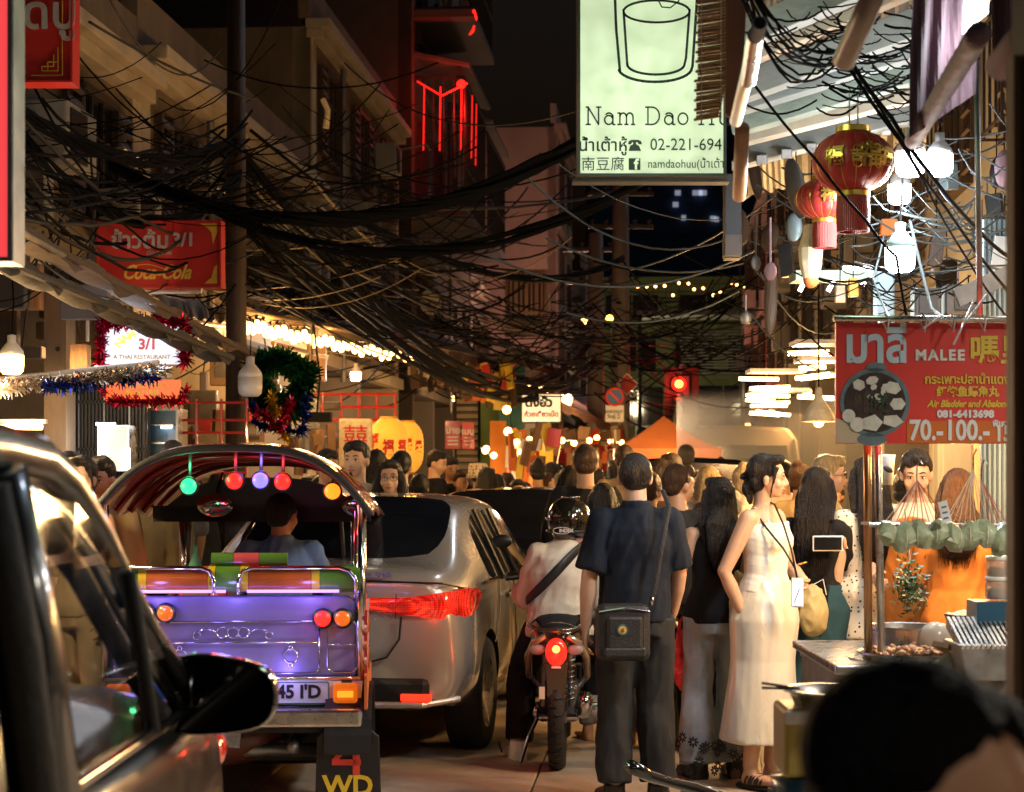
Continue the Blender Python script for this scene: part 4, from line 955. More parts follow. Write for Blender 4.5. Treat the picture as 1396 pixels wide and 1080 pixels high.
# padded backrest rail in coloured vinyl sections
segs = [(-.60,-.44,'vinyl_green'),(-.44,-.40,'vinyl_yellow'),(-.40,-.115,'vinyl_orange'),(-.115,-.08,'vinyl_yellow'),(-.08,.035,'vinyl_green'),(.035,.075,'vinyl_yellow'),(.075,.37,'vinyl_orange'),(.37,.41,'vinyl_yellow'),(.41,.60,'vinyl_green')]
for a, b, m_ in segs:
    MB().tube([(a+.001,.0,1.10),(b-.001,.0,1.10)],.062,16,r2=.055,side=(0,0,1)).build('backrest_pad',m_,TK,smooth=False,auto=True)
for a, b, m_ in ((-.105,.0,'vinyl_green'),(.0,.12,'vinyl_pink'),(.12,.255,'vinyl_green')):
    MB().tube([(a+.001,.03,1.19),(b-.001,.03,1.19)],.034,14).build('headrest_pad',m_,TK,auto=True)
for (a, b) in ((-.60,-.085),(.03,.56)):
    t = MB(); s_ = -1 if a < 0 else 1
    xa, xb = (a, b)
    if a < 0: pts = [(xa,-.05,1.155),(xb-.06,-.05,1.155),(xb-.02,-.055,1.14),(xb,-.06,1.10),(xb,-.06,1.03)]
    else: pts = [(xa,-.06,1.03),(xa,-.06,1.10),(xa+.02,-.055,1.14),(xa+.06,-.05,1.155),(xb-.06,-.05,1.155),(xb-.01,-.055,1.14),(xb+.02,-.06,1.10),(xb+.02,-.06,1.03)]
    t.tube(pts,.010,8); t.build('grab_rail','chrome',TK,smooth=True)
MB().box((0,.35,.80),(1.05,.5,.14)).build('bench_seat','vinyl_red',TK,bevel=.04)
# chrome scrollwork on the tailgate
def ring(mb, cx, cz, r, y=-.012, t=.0035, a0=0, a1=2*PI): mb.tube([(cx+r*math.cos(a), y, cz+r*math.sin(a)) for a in np.linspace(a0,a1,18)], t, 5)
def rrect(mb, x0, z0, x1, z1, y=-.012, t=.005, r=.03):
    p = []
    for (cx, cz, a) in ((x1-r,z1-r,0),(x0+r,z1-r,PI/2),(x0+r,z0+r,PI),(x1-r,z0+r,1.5*PI)):
        p += [(cx+r*math.cos(a+k*PI/8), y, cz+r*math.sin(a+k*PI/8)) for k in range(5)]
    mb.tube(p+[p[0]], t, 6)
t = MB(); rrect(t,-.56,.655,.405,.90); t.tube([(-.56,-.012,.80),(.405,-.012,.80)],.004,6); rrect(t,.445,.66,.585,.90); t.tube([(.445,-.012,.79),(.585,-.012,.79)],.004,6)
t.build('chrome_frame','chrome',TK,smooth=True)
t = MB()
for cx in (-.05,0,.05): ring(t,cx,.848,.026)
for q in (-1,1):
    ring(t,q*.17,.835,.018,a0=0,a1=1.6*PI); t.tube([(q*.08,-.012,.85),(q*.12,-.012,.868),(q*.17,-.012,.853)],.0035,5)
for cx in (-.25,.27): ring(t,cx,.735,.034); ring(t,cx,.775,.010); ring(t,cx,.695,.010)
t.build('scrollwork','chrome',TK,smooth=True)
# round lamps
for (px, py, m_, e_) in ((440,843,'glow_red',4),(467,843,'amber_lens',0),(195,835,'bulb_dim',3),(222,835,'amber_lens',0)):
    c = Vector((tkx(px),-.03,tkz(py)))
    if px in (195,222): c.x = tkx(px)+.02
    h = MB().lathe(c,[(.001,.03),(.046,.03),(.050,0),(.044,-.018)],20,axis='y').build('rear_lamp','black',TK,smooth=True)
    MB().lathe(c,[(.001,-.030),(.020,-.028),(.036,-.020),(.041,-.008)],18,axis='y').build('lens',m_ if m_ in M else 'glow_orange',h,smooth=True)
    if e_: lamp(h,c+Vector((0,-.12,0)),.25,(1,.05,.03) if m_=='glow_red' else (1,.45,.2),.03,world=False)
# lower band with plate and indicator
MB().box((0,.02,.555),(1.20,.06,.15)).build('lower_panel','blue_paint',TK,bevel=.008)
MB().tube([(-.60,-.02,.632),(.60,-.02,.632)],.010,8).build('trim_rail','chrome',TK,smooth=True)
pl = MB().box((.29,-.022,.565),(.34,.012,.115)).build('number_plate','white_paint',TK,bevel=.004)
text("45 I'D",.085,'black_letter',pl,loc=(.31,-.030,.567),off=.003,ext=.001); rr_ = MB(); rrect(rr_,.13,.515,.45,.615,y=-.03,t=.0025,r=.01); rr_.build('plate_border','blue_paint',pl)
for a,b in ((.455,.50),(.56,.60)): MB().prism([(a,.49),(b,.49),(b+.01,.62),(a+.0,.62)],-.012,(0,-.012,0)).build('stripe','white_paint',TK)
for q in (-1,1):
    il = MB().box((q*.53 if q>0 else -.53,-.045,.565),(.115,.05,.095)).build('indicator','amber_lens',TK,bevel=.015)
    MB().box((q*.53 if q>0 else -.53,-.073,.562),(.075,.012,.03)).build('indicator_bulb','glow_orange',il,bevel=.004)
bp = MB().box((0,-.07,.455),(1.22,.12,.085)).build('bumper','steel',TK,bevel=.015)
MB().tube([(0.28,-.135,.455),(0.28,-.125,.455)],.02,10).build('bolt','chrome',bp)
for x in (-.5,.0,.5): MB().tube([(x,-.135,.462),(x,-.12,.462)],.012,8).build('bolt','chrome',bp)
# side lattice (red and white) on the right flank
for i in range(4):
    MB().box((.628,.03+.0*i,.70+.075*i),(.012,.40,.022),rot=(.28,0,0)).build('side_slat','canvas_orange' if i%2==0 else 'pink_cloth',TK)
for yy in (-.12,.2): MB().box((.628,yy,.78),(.014,.018,.36)).build('side_stile','red_paint',TK)
MB().prism([(-.16,.50),(.5,.50),(.5,.66),(-.16,.66)],.014,(.622,0,0),ax=((0,1,0),(0,0,1)),nrm=(1,0,0)).build('fender_stripe','canvas_orange',TK)
# wheels, mudflaps, tank
for q in (-1,1):
    wh = MB().lathe((q*.545,.16,.27),[(.13,-.075),(.25,-.08),(.268,-.05),(.272,0),(.268,.05),(.25,.08),(.13,.075)],30,axis='x').build('wheel','rubber',TK,smooth=True)
    MB().lathe((q*.545+q*.03,.16,.27),[(.13,.03),(.12,.0),(.03,.0),(.001,.02)],24,axis='x').build('rim','steel',wh,smooth=True)
    MB().grid(lambda a,b:(q*.545-.11+.22*b,.16-.31*math.cos(a*PI),.30+.30*math.sin(a*PI)),12,2,th=.012).build('mudguard','black',TK)
    fl = MB().prism([(q*.545-.155,.045),(q*.545+.155,.045),(q*.545+.145,.37),(q*.545+.10,.405),(q*.545-.10,.405),(q*.545-.145,.37)],.016,(0,-.11,0)).build('mudflap','black',TK,bevel=.005)
    t4 = MB(); y4 = -.113
    cx = q*.545+.01
    for pts in ([(-.085,.235),(.05,.235),(.05,.262),(-.085,.262)],[(.012,.19),(.045,.19),(.045,.37),(.012,.37)],[(-.085,.262),(-.052,.262),(.012,.345),(.012,.37)]):
        t4.prism([(cx+x,z) for x,z in pts],-.004,(0,y4,0))
    t4.build('painted_figure','neon_paint' if 'neon_paint' in M else 'sign_red_bright',fl)
    text('WD',.13,'yellow_paint',fl,loc=(cx-.01,y4-.001,.135),ext=.002,off=.004)
MB().ell((-.10,.28,.33),(.34,.20,.15),n=24,m=14).build('fuel_tank','rust_tank',TK,smooth=True)
MB().box((-.02,.075,.33),(.09,.004,.07),rot=(0,.1,0)).build('sticker','screen_dim' if 'screen_dim' in M else 'white_paint',TK)
MB().prism([(-.42,.16),(.42,.16),(.46,.40),(-.46,.40)],1.2,(0,.42,0)).build('chassis','black',TK,bevel=.02)
MB().box((0,.0,.40),(1.1,.06,.05)).build('bumper_support','black',TK)
MB().tube([(-.45,.16,.27),(.45,.16,.27)],.035,10).build('axle','steel_dull',TK,smooth=True)
MB().tube([(.28,.0,.30),(.28,.5,.30)],.03,8).build('exhaust','steel_dull',TK,smooth=True)
# front: windscreen frame, mirrors, bars, front wheel, driver bench
t = MB(); t.tube([(-.42,1.75,1.40),(-.45,1.80,.95),(-.42,1.85,.85),(.42,1.85,.85),(.45,1.80,.95),(.42,1.75,1.40)],.014,6); t.build('windscreen_frame','black',TK)
MB().box((0,1.82,1.14),(.84,.006,.5)).build('windscreen','glass_clear',TK)
for x in (-.235,.545):
    MB().ell((x,1.35,1.425),(.10,.03,.062),n=18,m=12).build('mirror','chrome',TK,smooth=True)
    MB().tube([(x,1.37,1.47),(x*.9,1.5,1.60)],.008,6).build('mirror_stalk','black',TK)
MB().box((0,1.2,.76),(.62,.36,.10)).build('driver_seat','vinyl_red',TK,bevel=.03)
MB().tube([(-.20,1.3,1.02),(.0,1.62,1.42)],.012,8).build('diagonal_bar','chrome',TK,smooth=True)
MB().tube([(-.3,1.55,.98),(.3,1.55,.98)],.014,8).build('handlebar','black',TK)
MB().box((0,1.9,.7),(.5,.3,.5),tp=(.7,.6)).build('front_cowl','blue_paint',TK,bevel=.05)
MB().lathe((0,2.1,.27),[(.15,-.05),(.26,-.055),(.27,0),(.26,.055),(.15,.05)],24,axis='x').build('wheel','rubber',TK,smooth=True)
b_ = MB().lathe((-.33,1.25,.98),[(.001,0),(.045,0),(.045,.10),(.03,.14),(.012,.19),(.012,.23),(.001,.24)],14); bo_ = b_.build('spray_bottle','plastic_blue2' if 'plastic_blue2' in M else 'teal_paint'); 
bo_.location = TK.location; bo_.rotation_euler = TK.rotation_euler; tag(bo_,'small blue spray bottle standing by the tuk-tuk windscreen','bottle')
MB().box((-.33,1.3,.96),(.14,.12,.05)).build('dashboard_tray','wood',TK)
# ================================================================== DARK CAR IN THE FOREGROUND (left edge)
fc = thing('car', 'dark grey car cut off by the left edge, seen past its door mirror', 'car', (-1.58, 2.0, 0), 0)
def frame(pts, r, m_, nm, r2=None, side=None): return MB().tube(pts, r, 12, r2=r2, side=side).build(nm, m_, fc, smooth=True)
ST = [(-1.5,.90,1.12),(-.4,.93,1.13),(.6,.935,1.125),(1.3,.93,1.11),(1.8,.925,1.10),(2.15,.915,1.08),(2.6,.88,1.04),(3.0,.82,.98),(3.3,.73,.88),(3.48,.58,.74)]
vs = []
for (y, w_, zb) in ST:
    r_ = [(w_*.93,.24),(w_*1.0,.34),(w_*1.015,.55),(w_*1.01,.78),(w_*1.0,zb-.14),(w_*.985,zb-.035),(w_*.94,zb)]; ce = zb+.10*max(0,min(1,(y-1.7)*3))*max(0,1-max(0,y-2.9)*1.6)
    ring_ = [(0,.22)]+r_+[(w_*.62,(zb*.45+ce*.55)+.015),(0,ce)]; full = ring_+[(-x,z) for x,z in ring_[-2:0:-1]]; n_ = len(full); vs += [(x,y,z) for x,z in full]
fs = [(i*n_+j,i*n_+(j+1)%n_,(i+1)*n_+(j+1)%n_,(i+1)*n_+j) for i in range(len(ST)-1) for j in range(n_)]+[tuple(range(n_)),tuple(range((len(ST)-1)*n_,len(ST)*n_))]
bo = MB().add(vs,fs).build('body','grey_paint',fc,smooth=True); ss = bo.modifiers.new('s','SUBSURF'); ss.levels = ss.render_levels = 2
ys = [(-1.5,1.66),(-.6,1.735),(.3,1.73),(.7,1.71),(1.0,1.69),(1.2,1.63)]
MB().grid(lambda a, b: (lambda y: (-.84+1.68*b, y, float(np.interp(y,[q[0] for q in ys],[q[1] for q in ys]))-.10*abs(2*b-1)**3))(-1.5+2.7*a), 14, 14, th=.04).build('roof','grey_paint',fc,smooth=True)
for q in (1,-1):
    p_ = [(q*.815,-1.5,1.56),(q*.825,-.5,1.635),(q*.83,.3,1.64),(q*.835,.7,1.635),(q*.825,1.0,1.622),(q*.835,1.15,1.585),(q*.845,1.35,1.50),(q*.85,1.5,1.42),(q*.86,1.75,1.29),(q*.885,1.98,1.165)]
    frame(p_,[.042]*5+[.036,.032,.030,.028,.028],'grey_paint','roof_rail')
    frame([(q*(abs(x)+.012),y-.05,z-.052) for x,y,z in p_[3:]],.014,'chrome','window_trim'); frame([(q*(abs(x)-.01),y-.07,z-.078) for x,y,z in p_[2:]],.020,'rubber','window_seal')
    frame([(q*.872,.66,1.60),(q*.905,.72,1.36),(q*.925,.76,1.12)],[.055,.06,.07],'grey_paint','door_pillar',r2=[.03]*3,side=(0,1,0))
    frame([(q*.872,.56,1.58),(q*.905,.60,1.36),(q*.925,.63,1.12)],[.04,.045,.05],'rubber','pillar_seal',r2=[.034]*3,side=(0,1,0))
    frame([(q*.925,-1.4,1.135),(q*.935,.6,1.14),(q*.925,1.3,1.128),(q*.915,1.9,1.115)],.011,'chrome','belt_trim')
    frame([(q*.885,1.44,1.42),(q*.90,1.48,1.28),(q*.92,1.50,1.12)],.016,'rubber','quarter_pillar')
    MB().add([(q*.875,.80,1.57),(q*.872,1.10,1.55),(q*.885,1.42,1.43),(q*.922,1.46,1.12),(q*.925,.80,1.12)],[(0,1,2,3,4)]).build('window','glass_clear',fc)
    MB().add([(q*.865,-1.4,1.55),(q*.875,.55,1.58),(q*.922,.60,1.12),(q*.925,-1.4,1.12)],[(0,1,2,3)]).build('window','glass_mid',fc)
    MB().add([(q*.888,1.50,1.38),(q*.90,1.88,1.17),(q*.918,1.52,1.12)],[(0,1,2)]).build('window','glass_clear',fc)
MB().grid(lambda a,b:(lerp(-.84,.84,b),1.15+.85*a-.10*(2*b-1)**2,1.62-.48*a-.04*(2*b-1)**2),6,8).build('windscreen','glass_clear',fc,smooth=True)
MB().box((0,1.6,1.02),(1.6,.6,.14)).build('dashboard','black',fc,bevel=.05)
for x in (.46,-.42):
    st = MB().box((x,.55,1.0),(.5,.16,.75),rot=(-.2,0,0)).build('seat','charcoal_cloth',fc,bevel=.06); MB().box((x,.46,1.45),(.27,.11,.18),rot=(-.1,0,0)).build('headrest','charcoal_cloth',st,bevel=.04)
MB().tube([(.80,.80,1.50),(.74,1.0,1.25),(.72,1.1,1.0)],[.016]*3,8,r2=[.003]*3,side=(0,1,0)).build('seat_belt','vinyl_yellow',fc)
for k, m_ in enumerate(('canvas_orange','sign_red_bright','canvas_orange')): MB().box((.795,1.02,1.44-.028*k),(.03,.004,.022),rot=(0,.25,0)).build('sticker',m_,fc)
mc = Vector((.972, 2.0, EYE+(HY-945)*4.0/F))
pr = [(-.104,.064),(-.094,.080),(-.07,.087),(-.03,.087),(.02,.080),(.07,.069),(.10,.056),(.116,.038),(.123,.010),(.122,-.022),(.112,-.050),(.09,-.068),(.05,-.078),(0,-.083),(-.05,-.085),(-.085,-.082),(-.102,-.068),(-.110,-.04),(-.112,.0),(-.110,.04)]
rings = [[(mc.x+x*sc_, mc.y+y, mc.z+z*sc_) for x, z in pr] for (sc_, y) in ((.0,.10),(.55,.095),(.85,.06),(1.0,.0),(1.0,-.04),(.95,-.055))]
vs = [p for r_ in rings for p in r_]; n_ = len(pr); fs = [(i*n_+j,i*n_+(j+1)%n_,(i+1)*n_+(j+1)%n_,(i+1)*n_+j) for i in range(len(rings)-1) for j in range(n_)]
mo = MB().add(vs,fs).build('side_mirror','black_gloss',fc,smooth=True); sb = mo.modifiers.new('s','SUBSURF'); sb.levels = sb.render_levels = 1
MB().add([(mc.x+x*.90, mc.y-.042, mc.z+z*.88) for x, z in pr],[tuple(range(n_))]).build('mirror_glass','mirror',mo)
MB().tube([(mc.x-.06,mc.y+.02,mc.z-.05),(mc.x-.11,mc.y+.03,mc.z-.075),(mc.x-.15,mc.y-.02,mc.z-.03)],[.05,.055,.05],12,r2=[.03,.03,.03]).build('mirror_arm','black_gloss',fc,smooth=True)
for q in (-1,1):
    for y in (-.9,2.55): MB().lathe((q*.78,y,.33),[(.2,-.1),(.32,-.1),(.335,0),(.32,.1),(.2,.1)],28,axis='x').build('wheel','rubber',fc,smooth=True)
    MB().ell((q*.72,3.08,.86),(.10,.22,.07),n=14,m=8).build('head_lamp','tail_dim' if q>0 else 'plastic_clear',fc,smooth=True)  # right lamp's red glow stands in for red reflections on the wing
# ================================================================== SIGNS
def board(name, label, x0, y0, x1, y1, Y, m, cat='sign', th=.06, rz=0., frame=None, fw=.02, group=None):
    """rectangular sign face given by its photo rectangle at distance Y; local frame: x right, z up, origin at centre"""
    c = P((x0+x1)/2, (y0+y1)/2, Y); w_ = (x1-x0)*Y/F; h = (y1-y0)*Y/F
    r = thing(name, label, cat, c, rz, group); MB().box((0,th/2,0),(w_,th,h)).build('panel',m,r)
    if frame:
        for q in (-1,1):
            MB().box((q*(w_/2+fw/2),th/2,0),(fw,th+.03,h+2*fw)).build('frame_rail',frame,r); MB().box((0,th/2,q*(h/2+fw/2)),(w_,th+.03,fw)).build('frame_rail',frame,r)
    return r, w_, h
# --- green-white light box
def lit_panel(name, col, s, vs=1.4):
    m = mat(name, col, .5, emit=col, es=s, var=0); n = m.node_tree.nodes; l = m.node_tree.links; b = n['Principled BSDF']
    t = n.new('ShaderNodeTexNoise'); t.inputs['Scale'].default_value = vs; t.inputs['Detail'].default_value = 5; l.new(n['Mapping'].outputs[0], t.inputs[0])
    t2 = n.new('ShaderNodeTexNoise'); t2.inputs['Scale'].default_value = vs*9; t2.inputs['Detail'].default_value = 6; l.new(n['Mapping'].outputs[0], t2.inputs[0])
    a = n.new('ShaderNodeMath'); a.operation = 'MULTIPLY'; l.new(t.outputs[0], a.inputs[0]); l.new(t2.outputs[0], a.inputs[1])
    q = n.new('ShaderNodeMapRange'); q.inputs['From Min'].default_value = .12; q.inputs['From Max'].default_value = .38; q.inputs['To Min'].default_value = s*.55; q.inputs['To Max'].default_value = s*1.1
    l.new(a.outputs[0], q.inputs[0]); l.new(q.outputs[0], b.inputs['Emission Strength'])
    M[name] = m
lit_panel('lightbox_green', (.64,.72,.50), .66); lit_panel('lightbox_white', (.80,.82,.95), .75); lit_panel('lightbox_warm', (1,.80,.45), 1.0)
YS = 8.0
sg, w_, h_ = board('shop_sign', 'green-white lit sign with a bean-curd cup drawing hanging over the street', 791, -110, 986, 237, YS, 'lightbox_green', th=.14, frame='steel_dark', fw=.012)
def sx(px): return (px-888.5)*YS/F
def sz(py): return (63.5-py)*YS/F
def strokes(mb, pls, th, y=-.004, d=.003):
    for pl in pls:
        for (x0,z0),(x1,z1) in zip(pl[:-1], pl[1:]):
            dx, dz = x1-x0, z1-z0; L = math.hypot(dx,dz) or 1e-6; mb.box(((x0+x1)/2,y,(z0+z1)/2),(L+th*.6,d,th),rot=(0,-math.atan2(dz,dx),0))
def arc(cx, cz, rx, rz_, a0, a1, n=14): return [(cx+rx*math.cos(R(a0+(a1-a0)*i/n)), cz+rz_*math.sin(R(a0+(a1-a0)*i/n))) for i in range(n+1)]
GL = dict(N=(.95,[[(.12,0),(.12,1),(.72,0),(.72,1)],[(0,0),(.25,0)],[(0,1),(.12,1)],[(.60,1),(.86,1)]]),
 a=(.68,[arc(.26,.26,.24,.26,0,360),[(.50,.52),(.50,0),(.62,0)],arc(.27,.42,.23,.24,0,140)]),
 m=(1.08,[[(.12,0),(.12,.66)],[(0,.66),(.12,.66)],arc(.31,.42,.19,.24,180,0)+[(.50,0)],arc(.69,.42,.19,.24,180,0)+[(.88,0)],[(0,0),(.24,0)],[(.40,0),(.60,0)],[(.78,0),(.98,0)]]),
 D=(.98,[[(.14,0),(.14,1)],[(0,0),(.36,0)]+arc(.36,.5,.44,.5,-90,90)+[(0,1)]]),
 o=(.70,[arc(.30,.33,.28,.33,0,360)]), H=(1.0,[[(.14,0),(.14,1)],[(.74,0),(.74,1)],[(.14,.5),(.74,.5)],[(0,0),(.28,0)],[(0,1),(.28,1)],[(.6,0),(.88,0)],[(.6,1),(.88,1)]]),
 u=(.80,[[(0,.66),(.12,.66),(.12,.24)]+arc(.33,.24,.21,.24,180,360)+[(.54,.66)],[(.42,.66),(.54,.66)],[(.54,.3),(.54,0),(.68,0)]]))
lt = MB(); x = sx(799); s_ = 23.6*YS/F
for ch in 'Nam Dao Hu':
    if ch == ' ': x += .42*s_; continue
    adv, pls = GL[ch]; strokes(lt, [[(x+a*s_, sz(170)+b*s_) for a,b in pl] for pl in pls], .0062); x += adv*s_+.10*s_
lt.build('lettering','black_letter',sg)
c_ = MB()
strokes(c_, [[(sx(836),sz(-60)),(sx(840),sz(40)),(sx(845),sz(96))]+[(sx(893+50*math.cos(R(a))),sz(93-19*math.sin(R(a)))) for a in range(190,351,10)]+[(sx(944),sz(90)),(sx(950),sz(0)),(sx(953),sz(-60))]], .011)
strokes(c_, [[(sx(850),sz(14)),(sx(855),sz(88))]+[(sx(894+39*math.cos(R(a))),sz(88-14*math.sin(R(a)))) for a in range(180,361,10)]+[(sx(935),sz(80)),(sx(940),sz(14))]], .010)
strokes(c_, [[(sx(895+45*math.cos(R(a))),sz(16-15*math.sin(R(a)))) for a in range(0,361,10)]], .009)
strokes(c_, [[(sx(x0),sz(y0)) for x0,y0 in ((928,-12),(925,2),(914,11),(902,10),(898,2),(906,-2),(918,-6),(926,-20))]], .005)
c_.build('cup_drawing','black_letter',sg)
text('น้ำเต้าหู้', 23*YS/F, 'black_letter', sg, loc=(sx(822),-.004,sz(199)), off=.001, ext=.001)
ph = MB(); ph.prism([(sx(a),sz(b)) for a,b in ((857,206),(859,199),(863,197),(863,194),(867,194),(867,197),(871,199),(874,206))],-.003,(0,-.002,0)); ph.prism([(sx(a),sz(b)) for a,b in ((856,197),(857,193),(861,191),(870,191),(874,193),(875,197),(871,197),(869,194),(862,194),(860,197))],-.003,(0,-.002,0)); ph.build('telephone_symbol','black_letter',sg)
text('02-221-694', 23*YS/F, 'black_letter', sg, loc=(sx(935),-.004,sz(198)), ext=.001, xs=.92)
text('南豆腐', 20*YS/F, 'black_letter', sg, loc=(sx(822),-.004,sz(225)), ext=.001)
fbk = MB().box((sx(865),-.004,sz(224)),(16*YS/F,.004,16*YS/F)).build('badge','black_letter',sg,bevel=.002); text('f', 20*YS/F, 'lightbox_green', fbk, loc=(sx(867),-.008,sz(225)), off=.002, ext=.001)
text('namdaohuu(น้ำเต้า', 16.5*YS/F, 'black_letter', sg, loc=(sx(935),-.004,sz(224)), ext=.001, xs=.86)
MB().box((0,.07,sz(245)),(.66,.10,.012)).build('bottom_rail','steel_dark',sg); lamp(sg, (0,-.9,-.2), 14, (.7,1,.65), .25, world=False)
for q in (-.2,.2): MB().tube([(q,.07,.53),(q,.07,1.6)],.012,6).build('hanger','steel_dark',sg)
# --- red stall banner
YB = 7.2
mb_, w_, h_ = board('stall_sign', 'red banner sign with claypot soup photo, prices and MALEE lettering', 1139, 440, 1466, 605, YB, 'sign_red_bright', th=.02, rz=R(1.0))
def bx(px): return (px-1302.5)*YB/F
def bz(py): return (522.5-py)*YB/F
text('มาลี', 64*YB/F, 'lt_blue' if 'lt_blue' in M else 'white_letter', mb_, loc=(bx(1194),-.004,bz(474)), off=.0052, ext=.001, xs=.86)
text('MALEE', 20*YB/F, 'white_letter', mb_, loc=(bx(1281),-.004,bz(485)), off=.0022, ext=.001, sp=1.22)
text('嗎里', 42*YB/F, 'yellow_paint', mb_, loc=(bx(1363),-.004,bz(480)), off=.003, ext=.001)
text('กระเพาะปลาน้ำแดงเจ้าเก่า', 17*YB/F, 'yellow_paint', mb_, loc=(bx(1338),-.004,bz(518)), off=.0012, ext=.001, xs=.92)
text('红烧鱼鳔魚丸', 15*YB/F, 'yellow_paint', mb_, loc=(bx(1319),-.004,bz(535)), off=.0014, ext=.001, xs=.95)
text('Air Bladder and Abalone of Fish', 13*YB/F, 'yellow_paint', mb_, loc=(bx(1336),-.004,bz(551)), off=.0012, ext=.001, shear=.3, xs=.86)
text('081-6413698', 13.5*YB/F, 'white_letter', mb_, loc=(bx(1316),-.004,bz(565)), off=.0020, ext=.001, xs=1.08)
pb = MB().prism([(bx(1236),bz(574)),(bx(1236),bz(604)),(bx(1465),bz(604)),(bx(1465),bz(574))],-.003,(0,-.0,0)).build('price_band','canvas_orange',mb_)
text('70.-', 38*YB/F, 'white_letter', pb, loc=(bx(1262),-.006,bz(588)), off=.003, ext=.001, xs=.80); text('100.-', 38*YB/F, 'white_letter', pb, loc=(bx(1318),-.006,bz(588)), off=.003, ext=.001, xs=.80)
text('150.-', 30*YB/F, 'white_letter', pb, loc=(bx(1380),-.006,bz(592)), off=.0026, ext=.001, xs=.80); text('พิเศษ', 12*YB/F, 'white_letter', pb, loc=(bx(1366),-.006,bz(578)), off=.001, ext=.001)
MB().prism([(bx(1139.5),bz(570)),(bx(1160),bz(578)),(bx(1190),bz(592)),(bx(1210),bz(604)),(bx(1139.5),bz(604))],-.002,(0,-.0,0)).build('gold_corner','cream_paint',mb_)
pc = Vector((bx(1192),0,bz(549)))
def disc(mb, c, rx, rz_, y, n=28, d=-.0015, ang=0): mb.prism([(c.x+rx*math.cos(2*PI*i/n)*math.cos(ang)-rz_*math.sin(2*PI*i/n)*math.sin(ang), c.z+rx*math.cos(2*PI*i/n)*math.sin(ang)+rz_*math.sin(2*PI*i/n)*math.cos(ang)) for i in range(n)], d, (0,y,0)); return mb
px1 = YB/F
pt = MB(); disc(pt,pc,48*px1,47*px1,-.003); disc(pt,pc+Vector((2*px1,0,48*px1)),14*px1,7*px1,-.003); disc(pt,pc+Vector((-4*px1,0,-50*px1)),20*px1,9*px1,-.003); pt.build('claypot','pot_grey',mb_)
disc(MB(),pc,42*px1,41*px1,-.005).build('broth','broth',mb_)
random.seed(3); fd = MB(); fd2 = MB(); fd3 = MB()
for (dx,dz,a_,b_,n__) in ((24,20,12,9,6),(31,-2,11,9,6),(24,-25,15,9,5),(-4,-28,15,12,5),(-24,-30,10,10,18),(-36,-18,9,9,18),(-22,24,9,8,6),(-4,30,9,6,7)): disc(fd, pc+Vector((dx*px1,0,dz*px1)), a_*px1, b_*px1, -.007, n__, ang=random.uniform(-.4,.4))
for i in range(10): disc(fd, pc+Vector((random.uniform(-15,15)*px1,0,random.uniform(2,25)*px1)), 4*px1, 3.5*px1, -.0085-.0002*i, 6, ang=random.random()*3)
for i in range(26): disc(fd2, pc+Vector((random.gauss(2,7)*px1,0,random.gauss(3,8)*px1)), 3.4*px1, 1.5*px1, -.011-.0001*i, 5, ang=random.random()*3)
for i in range(5): disc(fd3, pc+Vector((random.uniform(-24,-4)*px1,0,random.uniform(-10,12)*px1)), 7*px1, 5*px1, -.006-.0002*i, 9, ang=random.random()*3)
fd.build('fish_maw_slices','food_white',mb_); fd2.build('coriander','leaf',mb_); fd3.build('mushroom','wood_dark',mb_)
# --- far-left signs
ps, w_, h_ = board('pink_sign', 'pink-red lit sign seen edge-on at the far left', -160, -60, 12, 351, 5.0, 'pink_lit', th=.10, frame='steel_dull', fw=.012)
MB().prism([(w_/2,-h_/2),(w_/2+.014,-h_/2-.01),(w_/2+.014,h_/2),(w_/2,h_/2)],.12,(0,-.01,0)).build('side_trim','steel_dull',ps)
rs, w_, h_ = board('restaurant_sign', 'red sign with pale thai lettering and gold corner, top left', -70, -60, 97, 110, 9.0, 'sign_red', th=.12, frame='sign_red', fw=.01)
text('ขัดปู', 62*9/F, 'pale_letter', rs, loc=(38*9/F,-.006,-(20-25)*9/F), off=.004, ext=.002)
t = MB(); q9 = 9/F
strokes(t, [[(72*q9,-.0+85*q9),(72*q9,-78*q9),(30*q9,-78*q9)],[(66*q9,-40*q9),(66*q9,-72*q9),(44*q9,-72*q9),(44*q9,-66*q9),(60*q9,-66*q9),(60*q9,-50*q9)],[(52*q9,-72*q9),(52*q9,-60*q9),(66*q9,-60*q9)]], .004, y=-.006); t.build('gold_fretwork','gold_paint',rs)
cs, w_, h_ = board('drinks_sign', 'red drinks sign with thai rice-soup lettering and gold script logo', 134, 304, 300, 390, 14.0, 'sign_red', th=.12, frame='sign_red', fw=.015, rz=R(-3))
q_ = 14/F
text('ข้าวต้ม', 30*q_, 'pale_letter', cs, loc=(-26*q_,-.008,18*q_), off=.004, ext=.002); text('3/1', 25*q_, 'pale_letter', cs, loc=(34*q_,-.008,19*q_), off=.004, ext=.002); text('เปิด ทุก วัน', 8*q_, 'pale_letter', cs, loc=(0,-.008,2*q_), ext=.001)
text('Coca-Cola', 27*q_, 'gold_paint', cs, loc=(-4*q_,-.008,-25*q_), off=.0035, ext=.002, shear=.45, xs=.80)
t = MB(); strokes(t, [[(x*q_, (-18+5*math.sin((x+42)/14)-abs(x)*.02)*q_) for x in range(-44,30,4)]], .006, y=-.008); t.build('swash','gold_paint',cs)
